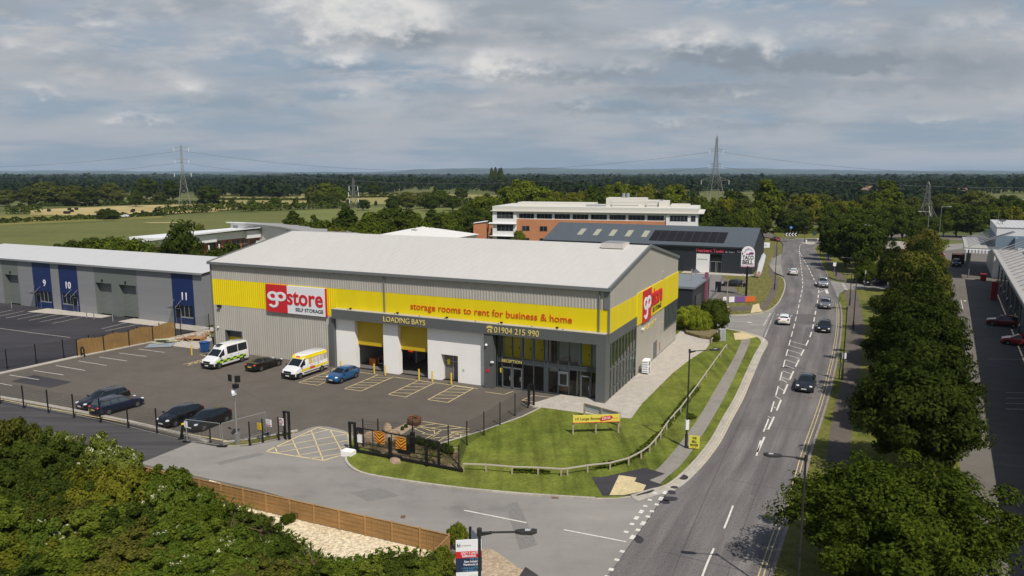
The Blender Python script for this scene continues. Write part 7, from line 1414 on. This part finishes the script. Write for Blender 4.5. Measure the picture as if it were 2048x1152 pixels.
for kind, px, d, ty, w, lab in (('poplar', 1536, 290, 364, 1.35, 'tall poplar beyond the roundabout left of the yellow green willow'), ('round', 1515, 270, 405, .8, None), ('dark', 1525, 262, 425, .8, None), ('yellow', 1612, 300, 391, 1.0, 'broad yellow green willow beyond the roundabout'), ('olive', 1590, 290, 408, .8, None), ('dark', 1575, 285, 420, .9, None), ('dark', 1610, 278, 425, 1.0, None), ('olive', 1645, 330, 391, .8, None), ('round', 1660, 300, 405, .9, None), ('yellow', 1692, 310, 403, 1.0, 'second yellow green willow right of the broad one'), ('poplar', 1776, 310, 365, 1.2, 'tall poplar above the trees in the right part'), ('round', 1755, 300, 388, .8, None), ('olive', 1735, 330, 392, .9, None), ('round', 1715, 290, 410, .9, None), ('dark', 1740, 240, 420, 1.0, None), ('dark', 1715, 225, 428, 1.0, None), ('round', 1700, 215, 432, .9, None), ('dark', 1690, 235, 430, .9, None), ('dark', 1660, 250, 436, .9, None), ('dark', 1765, 250, 418, .9, None), ('dark', 1790, 255, 412, 1.0, None), ('dark', 1812, 250, 415, 1.0, None), ('dark', 1830, 255, 418, 1.0, None), ('dark', 1862, 260, 434, 1.1, None), ('round', 1895, 265, 425, .8, None), ('dark', 1920, 265, 410, 1.0, 'dark leafy tree behind the far retail canopy'), ('dark', 1950, 262, 416, 1.1, None), ('round', 1975, 290, 408, 1.0, None), ('yellow', 2025, 290, 415, .9, 'yellowish tree behind the retail tower roof'), ('dark', 2000, 310, 400, 1.0, None), ('olive', 1890, 320, 391, 1.0, None), ('olive', 1945, 340, 384, 1.2, 'broad grey green tree on the right skyline'), ('olive', 1975, 340, 392, 1.0, None), ('dark', 1910, 380, 392, 1.0, None), ('dark', 2025, 360, 392, 1.1, None), ('olive', 1830, 330, 396, .9, None), ('round', 1800, 330, 395, .8, None), ('dark', 2045, 300, 402, 1.0, None), ('dark', 1885, 330, 398, .8, None)):
    T(kind, px, d, ty, GRB, lab or 'leafy tree in the mass beyond the roundabout', w)
# hedges: rows of clumped leaf cards
def hedge(label, a, c, h, w, leaf, size=.5, dens=60, cat='hedge', group='field hedges'):
    L = (c - a).length; d = (c - a) / L; n = int(L * dens / 4); t = rng.random(n) * L; hh = h * (.7 + .28 * np.sin(t * .9 + 1) * np.sin(t * .23) + .18 * rng.random(n)); ang = rng.random(n) * math.pi
    x = np.cos(ang) * w / 2 * (.7 + .3 * rng.random(n)); z = np.sin(ang) ** .6 * hh; nn = np.array([-d.y, d.x, 0]); p = np.outer(t, np.array([d.x, d.y, 0])) + np.outer(x, nn); p[:, 2] = np.maximum(z * (.5 + .5 * rng.random(n) ** .3), .05)
    nr = unit(np.outer(np.cos(ang), nn) + np.outer(np.sin(ang) + .3, [0, 0, 1]) + rng.normal(size=(n, 3)) * .5); v, f = cards(p, nr, size * (.6 + .8 * rng.random(n)))
    me = fast_mesh('hedge', v, f, [leaf]); o = bpy.data.objects.new('hedge', me); C.objects.link(o); o.location = a; tag(o, label, cat, group); return o
for lab, a, c, h, w, leaf, s in (('long thin hedge along the left edge of the green crop', (-60, 449), (175, 438.5), 2.6, 3.0, L_dark, .9), ('hedge continuing from the crop edge toward the pylon', (175, 438.5), (330, 431), 2.6, 3.2, L_dark, .9), ('thick hedge in front of the left pylon', (315, 430), (415, 424), 5.5, 7, L_dark, 1.1), ('thick hedge between the hay field and the dry pasture', (395, 423), (530, 417.5), 5.5, 7, L_dark, 1.1), ('long dark hedge below the lone oak', (480, 423), (710, 415), 5.5, 7, L_dark, 1.1), ('low hedge behind the hay field', (60, 413.5), (265, 410), 3, 4, L_dark, 1.0), ('dark hedge behind the hay field near the pylon', (265, 409.5), (450, 407), 3.2, 4, L_dark, 1.0), ('thin hedge line across the dry pasture', (435, 393), (600, 393), 2, 2.5, L_olive, 1.0), ('second thin hedge line across the dry pasture', (430, 400), (620, 401), 2.4, 2.5, L_dark, 1.0), ('thin hedge line right of the slim pylon', (690, 396), (870, 393), 2.4, 2.5, L_dark, 1.0), ('broken hedge behind the second field hedge line', (690, 391), (900, 388), 2, 2.5, L_olive, 1.0), ('wide low hedge mass left of the large office', (775, 415), (985, 412), 7, 9, L_dark, 1.2), ('round topped thicket at the left edge of the hay field', (12, 428), (84, 426), 6, 8, L_dark, 1.1)):
    hedge(lab, G(*a, -.1), G(*c, -.1), h, w, leaf, s, 90)
T('bush', 213, 372, 418, None, 'large round topped bush in front of the hay field', 1.25, 'bush')
hedge('dark clipped hedge behind the roundabout island', at(1550, 285), at(1655, 280), 2.6, 6, L_dark, .5, 220, group='roundabout hedges'); hedge('clipped hedge right of the roundabout trees', at(1800, 235), at(1905, 230), 2.8, 6, L_mid, .5, 200, group='roundabout hedges'); hedge('low hedge behind the kiosk', at(1740, 205), at(1822, 208), 1.5, 3, L_dark, .45, 150, group='roundabout hedges')
# woods to the horizon
def woodland(n, dmin, dmax, label, leaf, per=34, keep=None):
    u = rng.random(n); d = dmin * (dmax / dmin) ** u; az = rng.uniform(-.80, .80, n); x, y = np.sin(az) * d, np.cos(az) * d
    m = np.ones(n, bool) if keep is None else keep(x, y, d, az); x, y, d = x[m], y[m], d[m]; n = len(x); h = rng.uniform(7, 16, n) * (1 + .28 * np.sin(x * .009 + y * .003) + .22 * np.sin(y * .013 + x * .004)); r = rng.uniform(4.5, 8.5, n) * np.clip(d / 1100, 1, 4)
    k = np.repeat(np.arange(n), per); off = unit(rng.normal(size=(n * per, 3))); off[:, 2] = np.abs(off[:, 2]); rad = (.75 + .3 * rng.random(n * per)); p = np.stack([x[k] + off[:, 0] * r[k] * rad, y[k] + off[:, 1] * r[k] * rad, h[k] * (.12 + .86 * off[:, 2] * rad)], 1)
    nr = unit(off + rng.normal(size=off.shape) * .35); v, f = cards(p, nr, (r[k] * .62) * (.6 + .7 * rng.random(n * per)), 1.2); me = fast_mesh('woodland', v, f, [leaf]); o = bpy.data.objects.new('woodland', me); C.objects.link(o); tag(o, label, 'woodland', None, 'stuff')
def keep1(x, y, d, az):
    px = 1024 + FPX * np.tan(az); gap = (np.sin(px * .011 + 1.3) * np.sin(d * .006) > .45); left = px < 1000
    return ~(gap & (d < 1500)) & ~(left & (d < 790 + 60 * np.sin(px * .02)))
woodland(5200, 640, 2600, 'dark band of distant woods below the horizon', L_wood_shade, 30, keep1)
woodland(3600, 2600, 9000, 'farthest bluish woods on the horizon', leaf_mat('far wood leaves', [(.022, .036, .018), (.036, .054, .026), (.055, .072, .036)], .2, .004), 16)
pp = None
for k, (px, ty) in enumerate(((983, 337), (991, 336), (999, 338), (1003, 337))):
    p = at(px, 1150, 0); r = ray(px, ty); h = CAM_H + 1150 / math.hypot(r[0], r[1]) * r[2]; put_tree(MID['cone'][0], 'tall dark poplar in the tight group standing above the skyline', p, h, 10, 'poplars on the skyline', .55)
# hills on the horizon
def hills(name, d, prof, col, n=260, depth=2500):
    xs = np.linspace(-300, 2350, n); top = np.interp(xs, [q[0] for q in prof], [q[1] for q in prof]) + .35 * np.sin(xs * .045) + .3 * np.sin(xs * .11 + 1); v = []; f = []
    for k, x in enumerate(xs):
        r = ray(x, 576); hh = math.hypot(r[0], r[1]); dx, dy = r[0] / hh, r[1] / hh; D0 = d / (dy); zt_ = CAM_H + (348.2 - top[k]) / FPX * d
        for q, (dd2, zz) in enumerate(((0, -1), (depth * .25, zt_ * .45), (depth * .6, zt_ * .9), (depth * .8, zt_), (depth, zt_ * .8))): v.append((dx * (D0 + dd2), dy * (D0 + dd2), zz * (1 + .10 * math.sin(k * .9 + q)) if q in (1, 2) else zz))
    for k in range(n - 1):
        for q in range(4): a = k * 5 + q; f.append((a, a + 5, a + 6, a + 1))
    me = fast_mesh(name, np.array(v), np.array(f), [mat('hill land ' + name + str(d), col, .95, spec=.05, var=[(.0016, .35, (col[0] * 1.5, col[1] * 1.35, col[2] * 1.1)), (.006, .3, None)])]); me.polygons.foreach_set('use_smooth', [True] * len(me.polygons)); o = bpy.data.objects.new(name, me); C.objects.link(o); struct(o)
hills('hills', 13500, [(-300, 342), (0, 341.5), (60, 343), (120, 341), (300, 343), (700, 345), (800, 343.5), (840, 338.5), (900, 337), (1020, 336), (1050, 335), (1150, 337), (1240, 339), (1300, 338), (1400, 336), (1480, 337), (1560, 338), (1700, 341), (1800, 342), (1900, 341.5), (2350, 343)], (.055, .070, .045))
hills('hills', 10500, [(-300, 346), (700, 346.5), (900, 344), (1050, 342.5), (1200, 341), (1300, 340), (1480, 341), (1600, 342.5), (1750, 344), (2350, 345)], (.050, .068, .036))

# the row of big trees on the right and the near scrub
L_road = leaf_mat('roadside leaves', [(.012, .022, .005), (.026, .040, .007), (.054, .071, .012)])
BIGS = [tree_proto('roadside_tree', L_road, 10, 3.5, .9, 230, 260, .20, 1.0, shell=.38, lean=.45, limbs=18, elong=1.6, twig=1.0, rough=.22), tree_proto('roadside_tree', L_road, 10, 3.3, .9, 210, 260, .20, 1.05, shell=.40, lean=.45, limbs=18, elong=1.6, twig=1.0, rough=.22)]
NEAR = tree_proto('roadside_tree', leaf_mat('near tree leaves', [(.022, .040, .005), (.054, .078, .009), (.115, .142, .018)]), 10, 5.3, 1.0, 330, 300, .165, 1.0, shell=.36, lean=.45, limbs=24, elong=1.7, twig=2.0, rough=.2)
GT = 'row of roadside trees along the retail park'
put_tree(NEAR, 'nearest broad leafy tree filling the bottom right corner', Vector((20.6, 37.2, 0)), 6.9, 10, GT, 1.24, 1.0)
put_tree(BIGS[0], 'big dark tree second from the camera in the roadside row', Vector((29.8, 52.0, 0)), 9.6, 10, GT, 1.04, .4)
BRZ = tree_proto('roadside_tree', L_brown, 10, 3.9, 1.0, 130, 160, .28, 1.2, elong=1.6)
for k, (x, y, h, w, lab) in enumerate(((35.5, 61.5, 9.2, 1.15, 'third dark tree of the roadside row counted from the camera'), (39.2, 68.5, 11.2, 1.02, 'fourth dark tree of the roadside row counted from the camera'), (43.4, 75.5, 9.6, 1.2, 'fifth dark tree of the roadside row counted from the camera'), (47.2, 83.5, 11.3, 1.05, 'sixth tree of the roadside row behind the lamp by the junction'), (51.8, 91, 9.8, 1.15, 'seventh tree of the roadside row beside the shaded grass'), (56.2, 99.5, 11.5, 1.0, 'eighth tree of the roadside row, taller than its neighbours'), (60.8, 107, 9.6, 1.1, 'ninth tree of the roadside row near the right side road'), (65.8, 117, 10.8, .98, 'tenth tree of the roadside row just before the right side road'), (72.5, 128, 10.2, 1.0, 'eleventh tree of the roadside row beyond the right side road'), (80.0, 142, 11.4, .95, 'bronze tinted farthest tree of the roadside row'), (73.5, 140, 9.0, .85, 'smaller tree left of the farthest row tree'))):
    put_tree(BIGS[(k + 1) % 2] if k not in (5, 9) else BRZ, lab, Vector((x - .9 + random.uniform(-.5, .5), y, 0)), h, 10, GT, w * .84)
for px, d, ty, w, lab in ((1700, 178, 452, .85, 'dark leafy tree at the verge corner left of the kiosk'), (1725, 168, 458, .8, 'dark leafy tree second from the verge corner'), (1665, 192, 455, .6, 'dark tree overhanging the road bend before the roundabout'), (1748, 178, 452, .75, 'dark tree immediately left of the kiosk'), (1690, 200, 440, .7, 'dark tree behind the verge corner trees'), (1845, 178, 468, .55, 'small tree immediately right of the kiosk')):
    p = at(px, d, 0); r = ray(px, ty); h = CAM_H + d / math.hypot(r[0], r[1]) * r[2]; put_tree(MID['dark'][0], lab, p, h, 10, 'trees around the kiosk', w)
bsh = tree_proto('bush', L_mid, 10, 8.5, .1, 120, 220, .5, 2.0, rz=4.9, shell=.6)
def bush(proto, label, p, h, wide, group): return put_tree(proto, label, p, h, 10, group, wide, None, 'bush')
bush(bsh, 'clipped bush on the grass at the right junction', G(1737, 566), 4.2, .85, 'bushes by the side roads')
bright = tree_proto('bush', L_bright, 10, 9.5, .1, 120, 220, .5, 2.2, rz=4.9, shell=.6); darkb = tree_proto('bush', L_dark, 10, 7.0, .1, 120, 200, .5, 2.0, rz=4.9, shell=.6)
for px, py, h, w, lab in ((1376, 658, 3.2, .75, 'bright yellow green hedge bush touching the warehouse gable corner'), (1392, 661, 3.0, .75, 'bright yellow green hedge bush in the middle of the bright hedge'), (1405, 662, 2.8, .7, 'bright yellow green hedge bush next to the dark round bush')): bush(bright, lab, G(px, py), h, w, 'bushes by the side roads')
bush(darkb, 'dark round bush at the corner of the side road', G(1428, 660), 4.3, .66, 'bushes by the side roads')
SHR = tree_proto('bush', L_light, 10, 7.0, .1, 70, 90, .55, 1.8, rz=4.9, shell=.4, twig=2.0, rough=.2)
bank = sheet('soil_bank', GP((1368, 660), (1420, 663), (1442, 668), (1428, 682), (1400, 678), (1372, 670)), .5, mat('dry bank', (.24, .18, .10), .95, var=[(.8, .3, (.15, .14, .05)), (5, .3, None)], bump=(4, 1, .3)))
for k, (px, py, s, lab) in enumerate(((1432, 684, 1.2, 'low leafy shrub at the foot of the grey cabinet'), (914, 1095, 1.5, 'young leafy sapling at the corner of the timber fence'), (884, 1145, 1.5, 'small shrub behind the timber fence return'), (600, 1032, .6, 'weed tuft on the crushed stone by the fence'), (575, 1045, .55, 'weed tuft on the crushed stone beside another weed'), (1383, 838, .5, 'short shrub along the rail fence'))):
    bush(SHR if s > 1 else bsh, lab, G(px, py, .05), s, .55 if s > 1 else .9, 'small shrubs')
for lab, q0, q1, h_, w_ in (('low scrubby planting behind the front bend of the timber rail', (1185, 938), (1262, 922), .38, .7), ('low scrubby planting along the timber rail beside the lawn lamp', (1268, 918), (1322, 868), .45, .8), ('dark low planting along the upper part of the timber rail', (1330, 856), (1395, 775), .42, .8), ('thin low planting at the straight left part of the timber rail', (1025, 944), (1100, 947), .3, .5)): hedge(lab, G(*q0, .1), G(*q1, .1), h_, w_, L_mid, .16, 260, 'shrub', 'shrubs along the rail fence')
for k, (px, py) in enumerate(((822, 882), (836, 886), (858, 893), (872, 898), (890, 903), (846, 890), (900, 908))): bush(darkb, 'small dark shrub in the soil bed behind the sliding gate', G(px, py, .1), random.uniform(.5, .75), .7, 'shrubs in the gate bed')
for px, py in ((812, 855), (822, 850), (805, 860)): bush(darkb, 'tiny round plant in the gravel planting strip', G(px, py, .05), .32, .7, 'plants in the planting strip')
# near scrub, bottom left
L_s1 = leaf_mat('scrub leaves', [(.046, .070, .008), (.100, .136, .015), (.185, .212, .030)]); L_s2 = leaf_mat('pale scrub leaves', [(.062, .086, .013), (.125, .160, .024), (.21, .235, .045)]); L_s3 = leaf_mat('nettle leaves', [(.044, .072, .009), (.088, .132, .016), (.155, .195, .030)])
def scrub(leaf, per=260, n=210, size=.095, flower=0.0, rx=7.5, elong=1.6, name='scrub_bush'):
    p, nr, cc = crown_pts(n, per, rx, 4.9, 4.9, 1.15, shell=.40, lean=.4, rough=.17); p[:, 2] = np.maximum(p[:, 2], .1); v, f = cards(p, nr, size * 4 * (.55 + .9 * rng.random(len(p))), elong); mi = None; ms = [leaf]
    if flower:
        ms = [leaf, L_flower]; ck = np.repeat(np.arange(n), per); fl = rng.random(n) < flower; off = p - cc[ck]; mi = (fl[ck] & (off[:, 2] > .35) & (rng.random(len(p)) < .5)).astype(int)
        q = np.where(mi == 1)[0]; vv = v.reshape(-1, 4, 3); c0 = vv[q].mean(1, keepdims=True); vv[q] = c0 + (vv[q] - c0) * .75; v = vv.reshape(-1, 3)
    me = fast_mesh('crown', v, f, ms, mi=mi); b = B()
    for k in range(14): b.tube((rng.normal() * .3, rng.normal() * .3, 0), Vector(cc[rng.integers(len(cc))]), .16, .04, n=5)
    tm = bpy.data.meshes.new('stems'); tm.from_pydata(b.v, [], b.f); tm.update(); tm.materials.append(M_bark); return (name, me, tm)
SC = {'d': scrub(L_dark), 'm': scrub(L_s1), 'l': scrub(L_s2), 'y': scrub(L_yel), 'o': scrub(L_brown), 'f': scrub(L_s2, flower=.55, name='elder_bush'), 'g': scrub(L_s3, flower=.3, name='elder_bush')}
GS = 'scrub bushes at the bottom left'
for k, px, py, h, w, lab in (('o', 18, 905, 5.6, .62, 'tall bronze topped bush at the left edge of the scrub'), ('d', 60, 930, 4.6, .8, 'dark bush right of the tall bronze bush'), ('d', 20, 985, 4.2, .8, None), ('f', 75, 905, 3.6, .55, 'pale flowered bush near the left edge by the dark road'), ('d', 110, 930, 4.2, .75, None), ('f', 205, 925, 4.0, .62, 'white flowered elder standing highest against the dark road'), ('l', 235, 945, 3.3, .65, None), ('f', 125, 900, 3.2, .5, None), ('y', 225, 985, 4.2, .8, 'yellow green bush below the white flowered elder'), ('y', 165, 985, 4.0, .8, None), ('y', 270, 990, 3.6, .75, None), ('m', 320, 990, 3.6, .8, 'green bush at the start of the timber fence'), ('g', 350, 1015, 3.6, .7, 'cream flowered elder by the timber fence'), ('m', 385, 1030, 3.0, .75, None), ('d', 120, 1000, 3.8, .8, None), ('d', 60, 1040, 3.4, .9, None), ('m', 10, 1060, 3.2, .9, None), ('o', 130, 1060, 3.2, .9, None), ('m', 200, 1050, 3.2, .9, None), ('d', 260, 1055, 3.2, .9, None), ('m', 330, 1065, 3.0, .9, None), ('g', 95, 1090, 3.0, .8, None), ('y', 30, 1120, 2.8, .9, None), ('m', 170, 1110, 2.8, .9, None), ('o', 250, 1115, 2.8, .9, None), ('g', 355, 1105, 2.8, .8, 'cream flowered bush low in the middle of the scrub'), ('m', 420, 1085, 2.6, .85, None), ('d', 480, 1060, 2.3, .7, 'dark bramble mound against the timber fence'), ('g', 480, 1110, 2.6, .7, 'cream flowered bush left of the crushed stone'), ('d', 535, 1105, 2.2, .65, None), ('m', 430, 1140, 2.4, .9, None), ('g', 380, 1165, 2.4, .8, None), ('m', 300, 1165, 2.4, .9, None), ('o', 520, 1150, 2.0, .8, None), ('m', 590, 1150, 1.7, .7, None), ('m', 100, 1165, 2.6, .9, None), ('y', 210, 1170, 2.4, .9, None), ('d', 10, 1180, 2.6, .9, None), ('m', 660, 1165, 1.6, .8, None), ('m', 735, 1160, 1.7, .8, None), ('d', 800, 1150, 1.9, .75, 'leafy bush at the near end of the crushed stone'), ('m', 840, 1160, 1.7, .7, None), ('m', 490, 1185, 2.0, .9, None), ('d', 620, 1190, 1.8, .9, None), ('m', 710, 1195, 1.7, .9, None), ('d', -40, 960, 4.6, .8, None), ('m', -50, 1040, 3.6, .9, None), ('m', -60, 1130, 3.2, .9, None)):
    r = ray(px, py); p = G(px, py); z = h * .6; p = G(px, py, z); p = Vector((p.x, p.y, 0)); put_tree(SC[k], lab or {'d': 'dark green bush in the dense scrub', 'm': 'mid green bush in the dense scrub', 'l': 'light green bush in the dense scrub', 'y': 'yellow green bush in the dense scrub', 'o': 'bronze tinted bush in the dense scrub', 'f': 'white flowering bush in the dense scrub', 'g': 'bush with cream flower heads in the dense scrub'}[k], p, h, 10, GS, w * (1.35 if h < 3 else 1.05) * (3.6 / h) ** .35, None, 'bush')
M_twig = mat('dead twig', (.16, .11, .065), .9)
for k, (px, py, h) in enumerate(((150, 905, 3.6), (462, 1075, 2.3), (540, 1065, 2.2), (300, 1020, 3.2), (90, 1010, 3.4), (620, 1130, 1.9))):
    b = B()
    for q in range(14): a = random.uniform(0, 6.28); l = random.uniform(.5, 1.4); z0 = random.uniform(.3, .8) * h; s = Vector((random.uniform(-.3, .3), random.uniform(-.3, .3), z0)); b.tube(s, s + Vector((l * math.cos(a), l * math.sin(a), random.uniform(.5, 1.3))), .035, .008, n=4)
    b.tube((0, 0, 0), (.1, 0, h), .07, .03, n=5); p = G(px, py, h * .7); tag(b.build('dead_bush', [M_twig], None, Vector((p.x, p.y, 0))), 'bare brown twigs of a dead bush poking out of the scrub', 'bush', 'dead twigs in the scrub')
# ground cover under and between the bushes
def cover(label, poly, n, hgt, leaf, size, name):
    P = [Vector(p) for p in poly]; xs = [p.x for p in P]; ys = [p.y for p in P]; out = []
    def inside(x, y):
        c = False; j = len(P) - 1
        for i in range(len(P)):
            if (P[i].y > y) != (P[j].y > y) and x < (P[j].x - P[i].x) * (y - P[i].y) / (P[j].y - P[i].y) + P[i].x: c = not c
            j = i
        return c
    while len(out) < n:
        x, y = random.uniform(min(xs), max(xs)), random.uniform(min(ys), max(ys))
        if inside(x, y): out.append((x, y))
    a = np.array(out); z = hgt * (.15 + .85 * rng.random(n)) * (.55 + .45 * np.sin(a[:, 0] * .9 + 1) * np.sin(a[:, 1] * .8)); p = np.column_stack([a, np.abs(z)]); nr = unit(rng.normal(size=(n, 3)) * .6 + np.array([0, 0, .8])); v, f = cards(p, nr, size * (.5 + rng.random(n)), 1.7)
    me = fast_mesh(name, v, f, [leaf]); o = bpy.data.objects.new(name, me); C.objects.link(o); tag(o, label, 'ground cover', None, 'stuff')
cover('tangled low brambles and nettles between the scrub bushes', GP((-220, 880), (90, 905), (270, 948), (390, 990), (470, 1018), (560, 1075), (640, 1115), (760, 1120), (860, 1120), (905, 1200), (900, 1400), (-300, 1400)), 60000, 1.2, L_s3, .18, 'brambles')
cover('weeds and rough grass along the buff chippings', GP((870, 1110), (900, 1120), (935, 1200), (905, 1300), (860, 1200)), 2500, .6, L_olive, .2, 'weeds')
cover('thin weeds in the soil bed behind the sliding gate', GP((712, 893), (800, 880), (915, 908), (918, 938), (860, 928), (790, 912)), 1800, .22, L_olive, .14, 'weeds')

# the air between here and the hills
hz = B(); hz.box(-16000, 16000, -500, 17300, -1.3, 175); hm = bpy.data.materials.new('thin summer haze'); hm.use_nodes = True; hn = hm.node_tree; hn.nodes.clear()
pv = hn.nodes.new('ShaderNodeVolumePrincipled'); pv.inputs['Color'].default_value = (.58, .77, 1, 1); pv.inputs['Density'].default_value = 5e-5; pv.inputs['Anisotropy'].default_value = 0.0
ho = hn.nodes.new('ShaderNodeOutputMaterial'); hn.links.new(pv.outputs[0], ho.inputs['Volume'])
tag(hz.build('haze', [hm]), None, None, None, 'stuff')
